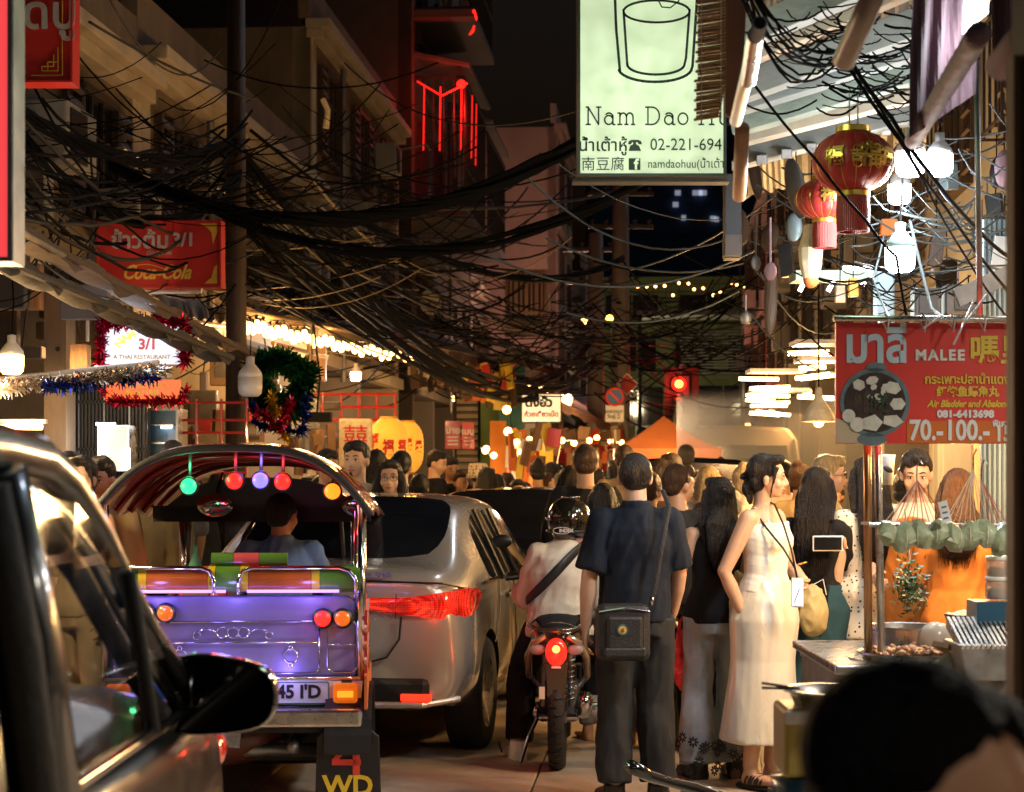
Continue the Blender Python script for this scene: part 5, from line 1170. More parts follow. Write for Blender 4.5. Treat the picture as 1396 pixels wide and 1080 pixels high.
MB().prism([(80*q_,42*q_),(56*q_,42*q_),(66*q_,36*q_),(72*q_,30*q_),(74*q_,14*q_),(80*q_,30*q_)],-.003,(0,-.001,0)).build('corner_ornament','gold_paint',cs); t = MB(); t.prism([(80*q_,-40*q_),(62*q_,-40*q_),(72*q_,-32*q_),(76*q_,-18*q_),(80*q_,-14*q_)],-.003,(0,-.001,0)); t.build('corner_ornament','gold_paint',cs)
t = MB(); t.tube([(-.55,.06,-h_/2-.05),(-.5,.06,-h_/2-.04),(.3,.06,-h_/2-.04),(.3,.06,-h_/2)],.014,6); t.tube([(-.55,.06,-h_/2-.05),(-.55,.06,-h_/2-.4)],.014,6); t.build('bracket','pvc',cs)
ns, w_, h_ = board('round_lettered_sign', 'white lit sign lettered NAM CHINA 3/1 framed in red tinsel', 143, 442, 248, 496, 13.0, 'lightbox_white', th=.08)
qn = 13/F
for i, ch in enumerate('NAM CHINA'):
    a = R(150-15*i); text(ch, 15*qn, 'glow_yellow_soft', ns, loc=((6+44*math.cos(a))*qn,-.006,(-14+30*math.sin(a))*qn), rot=Euler((R(90),0,0)).to_matrix() @ Euler((0,0,a-PI/2)).to_matrix(), off=.003, ext=.001)
text('3/1', 20*qn, 'sign_red_bright', ns, loc=(6*qn,-.006,-1*qn), off=.004, ext=.001)
text('A THAI RESTAURANT', 8*qn, 'gold_paint', ns, loc=(-2*qn,-.006,-18*qn), off=.001, ext=.001)
rp = MB().box((0,.0,(469-531)*qn),(100*qn,.06,26*qn)).build('lower_panel','orange_lit',ns); text('อาหารจีน ข้าวต้ม', 9*qn,'gold_paint',rp,loc=(6*qn,-.034,(469-526)*qn),off=.001,ext=.001); text('Since / 1543', 9*qn,'yellow_paint',rp,loc=(0,-.034,(469-536)*qn),off=.001,ext=.001)
def tinsel(name, label, path, m, r=.05, n=420, loc=(0,0,0), group=None, parent=None, seed=1):
    rr = random.Random(seed); pts = [Vector(p) for p in path]; L = [0]
    for a, b in zip(pts[:-1], pts[1:]): L.append(L[-1]+(b-a).length)
    mb = MB()
    for i in range(n):
        d = rr.uniform(0, L[-1]); k = max(j for j in range(len(L)) if L[j] <= d); k = min(k, len(pts)-2); t = (d-L[k])/max(1e-6, L[k+1]-L[k]); c = pts[k].lerp(pts[k+1], t)
        v = Vector((rr.gauss(0,1), rr.gauss(0,1), rr.gauss(0,1))).normalized(); u = v.orthogonal().normalized(); ln = r*rr.uniform(.6,1.25); w2 = r*.16
        mb.add([c-u*w2, c+u*w2, c+v*ln+u*w2*.3, c+v*ln-u*w2*.3], [(0,1,2,3)])
    o = mb.build(name, m, parent)
    return tag(o, label, 'garland', group) if parent is None else o
cx, cz = ns.location.x, ns.location.z
fr_ = [(-55*qn,-.02,28*qn),(56*qn,-.02,30*qn),(58*qn,-.02,-27*qn)]
tinsel('tinsel_garland','',fr_,'tinsel_red',.07,700,parent=ns,seed=2); tinsel('tinsel_garland','',[(-55*qn,-.02,28*qn),(-58*qn,-.02,-30*qn)],'tinsel_red',.06,300,parent=ns,seed=3)
tinsel('tinsel_garland','',[(-54*qn,-.02,-58*qn),(-44*qn,-.02,-77*qn),(50*qn,-.02,-77*qn),(58*qn,-.02,-64*qn)],'tinsel_red',.06,520,parent=ns,seed=4)
lamp(ns,(0,-.6,0),10,(.85,.9,1),.3,world=False)
# --- far shop sign, parking sign, traffic light
fsn, w_, h_ = board('hanging_sign', 'small lit sign with thai lettering beyond the brown awning', 712, 538, 764, 575, 36.0, 'lightbox_warm', th=.1, frame='steel_dark', fw=.03)
text('ตั้งฮั่ว', 17*36/F,'black_letter',fsn,loc=(-.05,-.01,.1),off=.012,ext=.004); text('ก๋วยเตี๋ยวเป็ด', 9*36/F,'sign_red_bright',fsn,loc=(0,-.01,-.12),off=.006,ext=.004)
pk = thing('no_parking_sign', 'round blue no-parking sign with red ring and white plate below', 'road sign', P(838,645,44)-Vector((0,0,EYE)), 0)
zc = EYE+(HY-541)*44/F
MB().tube([(.12,.05,0),(.12,.05,zc+.3)],.04,8).build('post','steel_dull',pk); MB().lathe((0,0,zc),[(.001,0),(.22,0),(.22,.02)],28,axis='y').build('blue_disc','sign_blue',pk); 
rg = MB(); rg.tube([(.195*math.cos(a),-.012,zc+.195*math.sin(a)) for a in np.linspace(0,2*PI,30)],.028,6); rg.box((0,-.016,zc),(.40,.008,.05),rot=(0,R(45),0)); rg.build('red_ring','sign_red_bright',pk)
plt = MB().box((0,0,EYE+(HY-564)*44/F),(.42,.02,.38)).build('plate','white_paint',pk); text('ตลอดแนว', .11,'black_letter',plt,loc=(-.04,-.014,EYE+(HY-561)*44/F),off=.003,ext=.002); text('วันคู่ ↕', .11,'black_letter',plt,loc=(-.02,-.014,EYE+(HY-568)*44/F),off=.003,ext=.002)
dm = thing('diamond_sign','brown diamond sign edge-on behind the no-parking sign','road sign',P(855,524,45),0); MB().box((0,0,0),(.36,.02,.36),rot=(0,R(45),0)).build('panel','red_paint',dm); t = MB(); [t.box((math.cos(a)*.18,-.015,math.sin(a)*.18),(.02,.02,.37),rot=(0,-a,0)) for a in (R(45),R(135),R(225),R(315))]; t.build('border','white_paint',dm)
MB().tube([(-.17,.03,0),(-.17,.03,-3.6)],.03,6).build('post','steel_dull',dm)
tl = thing('traffic_light', 'traffic light showing red above the orange tent', 'traffic light', P(930,645,50)-Vector((0,0,EYE)), 0)
zt_ = EYE+(HY-524)*50/F
MB().tube([(.0,.15,0),(.0,.15,zt_+.5)],.07,8).build('post','steel_dark',tl); hs = MB().box((0,0,zt_-.32),(.38,.24,1.1)).build('housing','black',tl,bevel=.03)
MB().box((0,.14,zt_-.5),(.9,.03,1.9)).build('backboard','black',tl)
for i, m_ in enumerate(('glow_red','amber_off','green_off')):
    MB().ell((-.1,-.14,zt_-.34*i),(.19 if i == 0 else .13,.04,.19 if i == 0 else .13),n=18,m=10).build('lens',m_,hs,smooth=True); MB().lathe((-.1,-.12,zt_-.34*i),[(.15,.0),(.155,-.16),(.14,-.16),(.135,0)],18,axis='y').build('visor','black',hs)
MB().ell((-.1,-.175,zt_),(.10,.02,.10),n=16,m=8).build('bulb','glow_orange_hot',hs,smooth=True)
lamp(hs,(-.1,-.7,zt_),120,(1,.03,.02),.15,world=False)
# ================================================================== AWNINGS
def slanted(name, label, a, b, c, d, m, th=.03, ripple=.03, n=14, cat='awning', group=None, bar=True, vd=.18):
    """canvas between the wall edge a->b and the street edge d->c"""
    a, b, c, d = map(Vector, (a,b,c,d)); o0 = (a+b+c+d)/4; r = thing(name, label, cat, o0, 0, group)
    MB().grid(lambda s_, t: a.lerp(b, s_).lerp(d.lerp(c, s_), t)-o0+Vector((0,0,ripple*math.sin(s_*n*PI)*t-.05*math.sin(t*PI))), 28, 6, th=th).build('canvas', m, r, smooth=False, auto=True)
    MB().grid(lambda s_, t: d.lerp(c, s_)-o0+Vector((0,0,-vd*t+ripple*math.sin(s_*n*PI)+.012*math.sin(s_*90)))+Vector((.02*math.sin(s_*60)*t,0,0)), 60, 2, th=.008).build('valance', m, r)
    if bar:
        MB().tube([d-o0-Vector((0,0,.02)), c-o0-Vector((0,0,.02))], .025, 8).build('front_bar', m, r)
        for k in range(5):
            s_ = k/4; MB().tube([a.lerp(b,s_)-o0-Vector((0,0,.05)), d.lerp(c,s_)-o0-Vector((0,0,.03))], .016, 6).build('arm', 'steel_dull', r)
    return r
slanted('canvas_awning','upper dark canvas awning sweeping in from the left edge', S(-3.55,8,3.0),S(-3.55,15.3,2.68),S(-3.3,15.6,2.56),S(-3.25,8.6,2.90),'canvas_brown',vd=.05)
slanted('canvas_awning','lower sagging canvas awning over the tinsel rail', S(-3.3,8,2.72),S(-3.3,13.2,2.50),S(-3.05,13.4,2.44),S(-3.15,8.4,2.66),'canvas_dark',vd=.04)
aw = slanted('bulb_awning','long tan awning fringed with glowing bulbs', P(300,400,20.5),P(560,455,40),P(612,475,30),P(322,420,17.6),'canvas_tan',vd=.12)
slanted('canvas_awning','faded awning past the bulb-lit one, over the yellow lanterns', P(560,440,34),P(700,500,52),P(745,510,44),P(600,470,30),'canvas_brown')
slanted('canvas_awning','brown awning sloping down towards the no-parking sign', P(640,480,42),P(800,540,62),P(842,583,48),P(655,497,33),'canvas_mauve_b',ripple=.04)
slanted('green_awning','dark green awning near the far utility pole', P(700,470,58),P(765,490,66),P(798,508,52),P(728,480,44),'canvas_green')
slanted('tin_awning','rusty corrugated awning beside the red drinks sign', P(215,395,19),P(330,415,24),P(326,445,18.6),P(232,432,15.5),'tin_roof')
# corrugated ridge sheets heaped over the bulb awning
for k in range(24):
    a = P(318+11*k,408+2.6*k,17.8+.6*k)
    tag(MB().box(a,(.10,.55,.03),rot=(.12,random.uniform(-.2,.2),random.uniform(-.3,.3))).build('roof_sheet','canvas_brown'),'narrow weathered sheet laid on the bulb-lit awning','roofing sheet','weathered sheets on the bulb-lit awning')
# bulb string
bs = thing('bulb_string','double string of glowing bulbs under the tan awning edge','string lights',P(455,462,23),0)
wv = [[],[]]
for row in range(2):
    for k in range(27 if row == 0 else 22):
        t = (k+.5*row)/27; px = 331+(581-331)*t; py = 437+(488-437)*t+(5 if row else 0)+3.0*math.sin(k*1.9+row); Y = 17.6+(30.5-17.6)*t**1.25
        Y *= .965; p = P(px,py+4,Y)-bs.location; wv[row].append(p+Vector((0,0,.09)))
        MB().ell(p,(.040,.040,.050),n=8,m=6).build('bulb','bulb',bs,smooth=True)
        MB().tube([p+Vector((0,0,.03)),p+Vector((0,0,.09))],.016,6).build('socket','black',bs)
    MB().tube(wv[row],.008,5).build('wire','black',bs)
for px, py, Y in ((360,470,18.6),(440,485,21.5),(520,500,26)): lamp(bs,P(px,py,Y),150,(1,.55,.2),.35)
for a, b in (((372,468,18.4),(446,487,21)),((515,484,27),(572,498,31))): tag(MB().tube([P(*a),P(*b)],.022,8).build('fluorescent_tube','wood'),'unlit wooden batten hanging under the bulb-lit awning at '+('its left end' if a[0]<400 else 'its right end'),'batten')
# hanging LED behind plus shop lamps
def bulb_led(label, p, Y, s=1., m='led', e=40, col=(.85,.93,1), group=None, cordlen=.5, housing='pvc'):
    c = P(p[0],p[1],Y); r = thing('hanging_bulb', label, 'light bulb', c, 0, group)
    MB().lathe((0,0,0),[(.001,-.062*s),(.040*s,-.060*s),(.056*s,-.045*s),(.060*s,-.015*s),(.060*s,.035*s)],20).build('diffuser',m,r,smooth=True)
    MB().lathe((0,0,0),[(.061*s,.035*s),(.055*s,.060*s),(.030*s,.092*s),(.022*s,.10*s),(.022*s,.135*s),(.001,.14*s)],20).build('housing',housing,r,smooth=True)
    MB().tube([(0,0,.13*s),(.01,0,.3*s),(.0,0,cordlen)],.005,5).build('cord','cable',r)
    if e: lamp(r,(0,-.03,-.16*s),e,col,.06,world=False)
    return r
bulb_led('cool white bulb hanging in the shop under the string of warm bulbs',(485,512),24,1.1,'led',60)
bulb_led('warm bulb hanging at the far left over the pedestrians',(16,494),10.5,1.1,'bulb',60,(1,.62,.26))
bulb_led('white unlit pendant shade beside the drinks sign pillar',(341,524),15,1.6,'pvc',0)
# ================================================================== POLES
def pole(label, p, Y, h, r, m='concrete', arms=2):
    o = thing('utility_pole', label, 'utility pole', P(p,645,Y)-Vector((0,0,EYE)), 0)
    MB().tube([(0,0,0),(0,0,h)],[r,r*.75],12).build('pole',m,o,smooth=True)
    for k in range(arms): MB().box((0,-.05,h-.4-.8*k),(1.6,.1,.1)).build('crossarm','steel_dark',o); [MB().lathe((x,-.05,h-.35-.8*k),[(.03,0),(.05,.03),(.03,.06),(.05,.09),(.02,.12)],8).build('insulator','wood_dark',o) for x in (-.7,-.35,.35,.7)]
    return o
pole('dark utility pole rising left of the bulb-lit awning', 322, 16, 5.6, .10, 'wood_dark', 0)
pole('slanting grey utility pole beside the far green awning', 812, 47, 7.5, .24, 'concrete')
pole('utility pole carrying the no-parking sign', 846, 46.5, 8.8, .26, 'concrete')
# ================================================================== SHOPFRONT DETAILS (left, lit)
def louvre(label, x0, x1, y0, y1, Y, n, m='cream_paint'):
    r, w_, h_ = board('louvred_shutter', label, x0, y0, x1, y1, Y, 'black', cat='shutter', th=.04, frame='wood_dark', fw=.04)
    for k in range(n): MB().box((0,-.03,-h_/2+h_*(k+.5)/n),(w_*.96,.07,h_/n*.62),rot=(.5,0,0)).build('slat',m,r)
    return r
louvre('left leaf of the cream louvred door by the white brick wall',622,652,532,700,38,17); louvre('right leaf of the cream louvred door by the white brick wall',655,680,530,700,38,17)
bw, w_, h_ = board('brick_wall','short white painted brick wall with posters left of the green shutters',690,528,752,720,39,'brick_white',cat='wall',th=.3)
bw.location.x = P(662,0,39).x+.55
nb_ = 0
for j in range(24):
    for i in range(5):
        x = -w_/2+(i+.5*(j%2))*w_/4.5+.1
        if x > w_/2-.05: continue
        MB().box((x,-.012,-h_/2+.06+j*.118),(w_/4.5-.02,.03,.10)).build('brick','brick_white',bw)
def poster(label, x0, y0, x1, y1, Y, m, letters, lm='white_letter'):
    r, w_, h_ = board('poster', label, x0, y0, x1, y1, Y, m, cat='poster', th=.02); text(letters, h_*.32, lm, r, loc=(0,-.004,h_*.15), off=.006, ext=.002); 
    for k in range(3): MB().box((0,-.004,-h_*(.08+.13*k)),(w_*.7,.004,h_*.05)).build('print_line',lm,r)
    return r
poster('dark red menu poster on the white brick wall',607,574,628,612,36,'red_paint','ป้าย'); poster('orange menu poster right of the dark red one',630,576,646,612,35.8,'sign_red_bright','เมนู'); poster('small red notice below the menu posters',640,598,647,612,35.6,'sign_red_bright','福')
tp, w_, h_ = board('corrugated_shutter','teal corrugated shutter leaf behind the hanging clothes',680,500,716,700,37,'teal_paint',cat='shutter',th=.05)
for k in range(9): MB().box((-w_/2+w_*(k+.5)/9,-.03,0),(w_/9*.45,.04,h_)).build('rib','teal_paint',tp)
gp, w_, h_ = board('painted_board','yellow-green painted shop panel behind yellow cloths',655,515,684,690,37.6,'green_paint',cat='panel',th=.05)
yc, w_, h_ = board('hanging_cloth','bright yellow cloth hanging by the green panel',668,574,690,680,35,'orange_cloth',cat='cloth',th=.02)
random.seed(11)
def goods(label, x0, y0, x1, y1, Y0, Y1, n, mats, cat='hanging goods', s=1., group='goods hanging at the far shopfronts'):
    g = thing('hanging_goods', label, cat, P((x0+x1)/2,y0,(Y0+Y1)/2), 0, group)
    for mi_, m_ in enumerate(mats):
        mb = MB()
        for k in range(n//len(mats)):
            p = P(random.uniform(x0,x1), random.uniform(y0,y1), random.uniform(Y0,Y1))-g.location; mb.box(p,(random.uniform(.06,.22)*s,.05,random.uniform(.12,.45)*s),rot=(0,random.uniform(-.3,.3),random.uniform(-1,1)))
        o = mb.build('hanging_packet',m_,g); o['kind'] = 'stuff'
    return g
goods('orange and yellow packets hung along the shop beam right of the louvred door',632,505,700,545,30,40,60,['canvas_orange','yellow_paint','red_paint','brown_cloth'])
goods('snack packets stacked under bulbs beyond the black sedan',696,590,760,660,28,36,80,['sign_red_bright','canvas_orange','yellow_paint','white_paint','wood'])
goods('racks of goods glowing behind the crowd near the no-parking sign',756,592,850,640,34,44,90,['red_paint','wood','canvas_orange','food_pale','brown_cloth'])
goods('bottles and bundles hung under the bulb-lit awning',560,498,622,524,30,36,50,['wood_dark','food_pale','brown_cloth','wood'],s=.8)
goods('crates and goods in the lit shop behind the tuk-tuk',258,585,330,640,17,21,40,['wood','red_paint','steel_dull','brown_cloth','food_pale'])
goods('boxes behind the yellow lanterns',400,590,470,640,22,26,40,['wood_dark','brown_cloth','wood','steel_dull'])
# yellow lit paper lanterns with red characters
def ylantern(label, px, py, Y, r, hgt, ch):
    o = thing('paper_lantern', label, 'lantern', P(px,py,Y), 0, 'yellow paper lanterns behind the crowd')
    b = MB(); prof = []
    for i in range(25):
        t = -1+2*i/24; rr = r*(1-.55*abs(t)**3.5)*(1+.012*math.cos(i*PI)); prof.append((rr, t*hgt))
    b.lathe((0,0,0),prof,28).build('shade','paper_yellow',o,smooth=True)
    for q in (-1,1): MB().lathe((0,0,q*hgt),[(r*.46,-.02),(r*.48,.0),(r*.46,.02)],20).build('collar','gold_paint',o)
    for dx in (-r*.62, r*.05, r*.66):
        text(ch, r*.85, 'sign_red_bright', o, loc=(0,0,0), ext=.003, off=.006, bend=lambda v, dx=dx: Vector((v.x*.7, v.y, v.z)), rot=Euler((R(90),0,0)), name='character').location = (dx, -math.sqrt(max(.01,r*r-dx*dx))-.012, random.uniform(-.04,.04))
    return o
ylantern('largest yellow lantern with red characters behind the woman in glasses',530,607,20,.20,.28,'福'); ylantern('middle yellow lantern partly behind the biggest one',556,610,20.6,.17,.27,'禄'); ylantern('leftmost yellow lantern behind the young man',505,612,21,.19,.28,'壽')
mg = thing('board_game_panel','rounded pale panel with red lettering left of the yellow lanterns','panel',P(485,604,19.5),0); MB().box((0,0,0),(.34,.05,.5)).build('panel','food_pale',mg,bevel=.08); text('囍',.26,'sign_red',mg,loc=(0,-.03,.04),ext=.002)
# tinsel tree garlands
tinsel('tinsel_garland','thick green tinsel swag hanging right of the grey pendant',[P(345,498,15.5),P(385,492,15.6),P(418,510,15.8),P(400,560,15.8),P(360,545,15.6),P(350,520,15.6)],'tinsel_green',.13,2600,group='tinsel garlands by the pole',seed=5)
tinsel('tinsel_garland','gold tinsel strand in the green swag',[P(370,540,15.4),P(378,570,15.4),P(390,600,15.4)],'tinsel_gold',.07,300,group='tinsel garlands by the pole',seed=6)
tinsel('tinsel_garland','blue tinsel strand at the edge of the green swag',[P(340,545,15.4),P(352,580,15.4),P(412,590,15.4),P(418,540,15.4)],'tinsel_blue',.06,500,group='tinsel garlands by the pole',seed=7)
tinsel('tinsel_garland','red tinsel strand low in the green swag',[P(352,560,15.3),P(382,585,15.3),P(398,545,15.3)],'tinsel_red',.06,380,group='tinsel garlands by the pole',seed=8)
tr = thing('tinsel_rail','pale double rail wound with silver tinsel across the far left','rail',P(110,515,11.5),R(0)); 
for (a, b) in (((-20,520,10.6),(215,494,12.6)),((-20,527,10.6),(232,512,12.6))): MB().tube([P(*a)-tr.location,P(*b)-tr.location],.018,8).build('rail','pvc',tr)
tinsel('silver_tinsel','',[P(-10,532,10.5)-tr.location,P(60,524,11.1)-tr.location,P(225,504,12.5)-tr.location],'tinsel_silver',.055,1300,parent=tr,seed=9)
tinsel('blue_tinsel','',[P(60,528,11)-tr.location,P(140,520,11.8)-tr.location,P(215,515,12.3)-tr.location],'tinsel_blue',.06,500,parent=tr,seed=10)
# plastic-wrapped lit cabinet, fluorescent yellow tube far left
lc, w_, h_ = board('wrapped_cabinet','plastic-wrapped cabinet with a glowing edge left of the tuk-tuk roof',138,582,174,640,14.2,'brick_white',cat='cabinet',th=.4,frame='steel',fw=.012)
MB().box((-.06,-.02,h_/2+.02),(.14,.03,.02)).build('light_tube','tube_white',lc); MB().tube([(-w_/2-.01,-.02,-h_/2),(-w_/2-.01,-.02,h_/2)],.012,6).build('light_tube','led_soft',lc); MB().tube([(w_/2+.01,-.02,-h_/2),(w_/2+.01,-.02,-.0)],.012,6).build('light_tube','led_soft',lc)
lamp(lc,(0,-.5,0),12,(1,.95,.85),.2,world=False)
tb = thing('tube_light','yellow fluorescent tube over the dark car roof at far left','tube light',P(20,582,9),0); MB().tube([(-.12,0,0),(.13,0,0)],.014,8).build('tube','tube_warm',tb); MB().box((0,.0,.025),(.3,.05,.02)).build('fitting','steel_dull',tb); lamp(tb,(0,-.25,-.15),75,(1,.72,.35),.1,world=False)
cab, w_, h_ = board('glass_cabinet','greenish lit glass cabinet in the shop above the tuk-tuk roof',205,560,240,645,15,'plastic_blue',cat='cabinet',th=.4,frame='steel_dull',fw=.02); MB().box((.03,-.03,.12),(.08,.03,.03)).build('light_tube','led_soft',cab)
for k in range(3): MB().box((0,-.04,-.15+.14*k),(w_*.9,.06,.012)).build('shelf','steel',cab)
rk = thing('iron_rack','rust-red iron rack holding goods beside the pole above the tuk-tuk','rack',P(285,590,15.2),0)
for z in (-.32,-.18,0,.1,.24): MB().tube([(-.3,0,z),(.3,0,z)],.012,6).build('shelf_bar','red_paint',rk)
for x in (-.3,-.1,.1,.3): MB().tube([(x,0,-.42),(x,0,.27)],.012,6).build('upright','red_paint',rk)
br_ = thing('balcony_rack','red-brown balcony rack under the cool white bulb','rack',P(440,555,21),0)
for z in (-.14,.0,.14): MB().tube([(-.8,0,z),(.8,0,z)],.018,6).build('shelf_bar','red_paint',br_)
for k in range(9): MB().tube([(-.8+.2*k,0,-.16),(-.8+.2*k,0,.16)],.014,6).build('upright','red_paint',br_)
# satellite dish
sdish = thing('satellite_dish','round satellite dish on the roof right of the bulb-lit awning','satellite dish',P(587,412,30),R(30)); MB().lathe((0,0,0),[(.001,.06),(.10,.05),(.18,.02),(.20,0),(.20,-.01),(.10,.035),(.001,.045)],24,axis='y').build('dish','food_pale',sdish,smooth=True); MB().tube([(0,.05,0),(0,.1,-.5)],.02,6).build('mount','steel_dark',sdish); MB().tube([(0,0,-.18),(0,-.3,0)],.01,5).build('feed_arm','steel_dark',sdish)
# upper balcony (690-745, 370-450)
ub, w_, h_ = board('barred_balcony','pale barred balcony above the green awning',693,372,742,448,44,'plaster_dark',cat='balcony',th=1.6,frame='plaster_pink',fw=.08)
for k in range(7): MB().box((-w_/2+w_*(k+.5)/7,-.08,.1),(.09 if k%2 else .05,.05,h_-.2)).build('bar','plaster_pink',ub)
MB().box((0,-.1,-h_/2+.35),(w_,.05,.06)).build('rail','plaster_pink',ub)
ub2, _, _ = board('window_box','white framed window box beside the barred balcony',738,404,747,442,45,'glass_pane',cat='window box',th=.5,frame='white_paint',fw=.06)
# dark folding grille, stained pillar and odds and ends on the nearest left wall
gr_, w_, h_ = board('folding_grille','dark folding iron grille left of the glowing wrapped cabinet',92,505,200,720,14.6,'black',cat='grille',th=.05)
for k in range(22): MB().box((-w_/2+w_*(k+.5)/22,-.03,0),(.012,.03,h_)).build('bar','steel_dull' if k%7 == 3 else 'steel_dark',gr_)
for z in (-.3,.0,.3): MB().box((0,-.035,z*h_),(w_,.02,.02)).build('rail','steel_dark',gr_)
pi_, w_, h_ = board('stained_pillar','stained yellowish pillar with holes and wires behind the left bulb',60,380,90,760,13.8,'plaster_grime_shade',cat='pillar',th=.3)
for (x, z) in ((.02,.5),(-.03,-.2),(.03,-.9),(0,.95),(-.02,.2)): MB().lathe((x,-.004,z),[(.001,0),(.018,0),(.02,.004)],10,axis='y').build('bolt_hole','black',pi_)
rr = random.Random(41)
for k in range(30):
    Y = rr.uniform(12.5,15) if k < 16 else rr.uniform(17,24); px = rr.uniform(-5,130) if k < 16 else rr.uniform(255,470); py = rr.uniform(370,500) if k < 16 else rr.uniform(490,600); w2 = rr.uniform(.06,.35); h2 = rr.uniform(.08,.5)
    o = thing('wall_clutter','dark box, meter or bundle fixed to the left shop walls','box',P(px,py,Y),0,'boxes and meters on the left shop walls'); m_ = rr.choice(['steel_dark','wood_dark','plaster_dark','brown_cloth','steel_dull','wood','canvas_dark'])
    MB().box((0,0,0),(w2,.12,h2)).build('casing',m_,o,bevel=.01)
    if k%2: MB().tube([(0,-.03,h2/2),(rr.uniform(-.1,.1),-.02,h2/2+.3),(rr.uniform(-.2,.2),0,h2/2+.8)],.01,5).build('conduit','cable_grey',o)
    else: MB().box((0,-.065,0),(w2*.6,.01,h2*.5)).build('cover','steel_dark',o)
# ================================================================== FAR LIGHTS
def far_string(label, pts, n, m='bulb', r=.045, e=0, col=(1,.6,.25)):
    o = thing('string_lights', label, 'string lights', P(*pts[0]), 0)
    p = [P(*q)-o.location for q in pts]; 
    for k in range(n):
        t = k/max(1,n-1)*(len(p)-1); i = min(int(t), len(p)-2); c = p[i].lerp(p[i+1], t-i)+Vector((random.uniform(-.1,.1),0,random.uniform(-.06,.06))); MB().ell(c, r, n=6, m=4).build('bulb', m, o)
    MB().tube(p,.01,4).build('wire','black',o)
    if e: lamp(o, p[len(p)//2]+Vector((0,-.3,-.3)), e, col, .3, world=False)
    return o
far_string('bulbs along the stall roof beyond the crowd, left of the navy-shirted man',[(700,602,30),(790,600,33),(858,602,38)],11,e=140,r=.055)
far_string('dense cluster of bulbs under the brown awning end',[(806,596,40),(845,600,42)],9,e=120,r=.07)
far_string('glowing white-yellow tube lights over the far shop with the small lit sign',[(720,530,38),(745,542,40),(776,545,42)],14,m='tube_warm',r=.09,e=260)
far_string('bulbs hanging low beyond the black sedan',[(695,560,30),(700,615,30)],3,e=50,r=.07)
far_string('bulbs at the shop with hanging packets',[(655,610,32),(668,620,34)],3,e=60,r=.06)
far_string('small warm bulb high on the cable crossing above the street',[(830,436,44),(833,437,44)],1,m='glow_yellow',r=.09)
# light fittings on the right shops
def tubes(label, px, py, Y, n, L=.9, e=120, sp=.18):
    o = thing('tube_light', label, 'tube light', P(px,py,Y), 0, 'glowing tube lights over the right food counters')
    for k in range(n):
        z = -.13*(k%2)+random.uniform(-.04,.04); x = (k-n/2)*sp; MB().box((x,.3*k,z),(L*random.uniform(.5,.95),.10,.028),rot=(0,random.uniform(-.12,.12),random.uniform(-.25,.25))).build('tube','tube_warm',o)
    MB().box((0,.2,.10),(L*1.2,.4,.03)).build('reflector','steel_dull',o)
    if e: lamp(o,(0,-.25,-.3),e,(1,.58,.22),.3,world=False)
    return o
tubes('upper bank of glowing tubes by the smoky stall right of the traffic light',1062,520,17,4,.42,150,.09); tubes('lower bank of glowing tubes by the smoky stall',1066,546,17.6,5,.44,150,.08); tubes('warm tubes glowing behind the left edge of the red banner',1124,484,14,3,.34,90,.08); tubes('second bank of warm tubes just left of the red banner',1128,508,13.4,3,.3,0,.07)
sh = thing('lamp_shade','cream conical lamp shade beside the red banner','lamp',P(1116,575,12),0); MB().lathe((0,0,0),[(.11,0),(.105,.02),(.07,.09),(.028,.15),(.02,.21),(.001,.22)],24).build('shade','food_pale',sh,smooth=True); MB().ell((0,0,.0),.035,n=10,m=8).build('bulb','bulb',sh); MB().tube([(0,0,.2),(0,0,.8)],.005,5).build('cord','cable',sh); lamp(sh,(0,0,-.1),35,(1,.6,.25),.05,world=False)
# orange tent and umbrella
ot = thing('orange_canopy','orange market canopy with a peaked top beside the dark van','canopy tent',P(905,645,26)-Vector((0,0,EYE)),0)
z0 = EYE+(HY-613)*26/F; z1 = EYE+(HY-567)*26/F; mb = MB(); hx = .72
mb.grid(lambda a,b: (lerp(-hx,hx,a), lerp(-hx,hx,b), z0+(z1-z0)*max(0,1-max(abs(2*a-1),abs(2*b-1)))**1.25),20,20,th=.015); mb.build('roof','canvas_orange',ot)
MB().box((0,-hx,z0-.07),(2*hx,.01,.15)).build('valance','canvas_orange',ot); hb_ = MB().ell((0,-hx-.25,z0-.1),.05,n=10,m=6).build('bulb','bulb',ot); lamp(hb_,(0,-hx-.9,z0+.35),70,(1,.7,.4),.15,world=False)  # bulb and its light added to brighten the canopy
for x in (-hx,hx):
    for y in (-hx,hx): MB().tube([(x,y,0),(x,y,z0)],.02,6).build('leg','steel',ot)
# white umbrella / star-lights by tent
far_string('tiny star lights above the left slope of the orange canopy',[(897,580,40),(905,585,40),(903,574,40)],6,m='tube_white',r=.035)
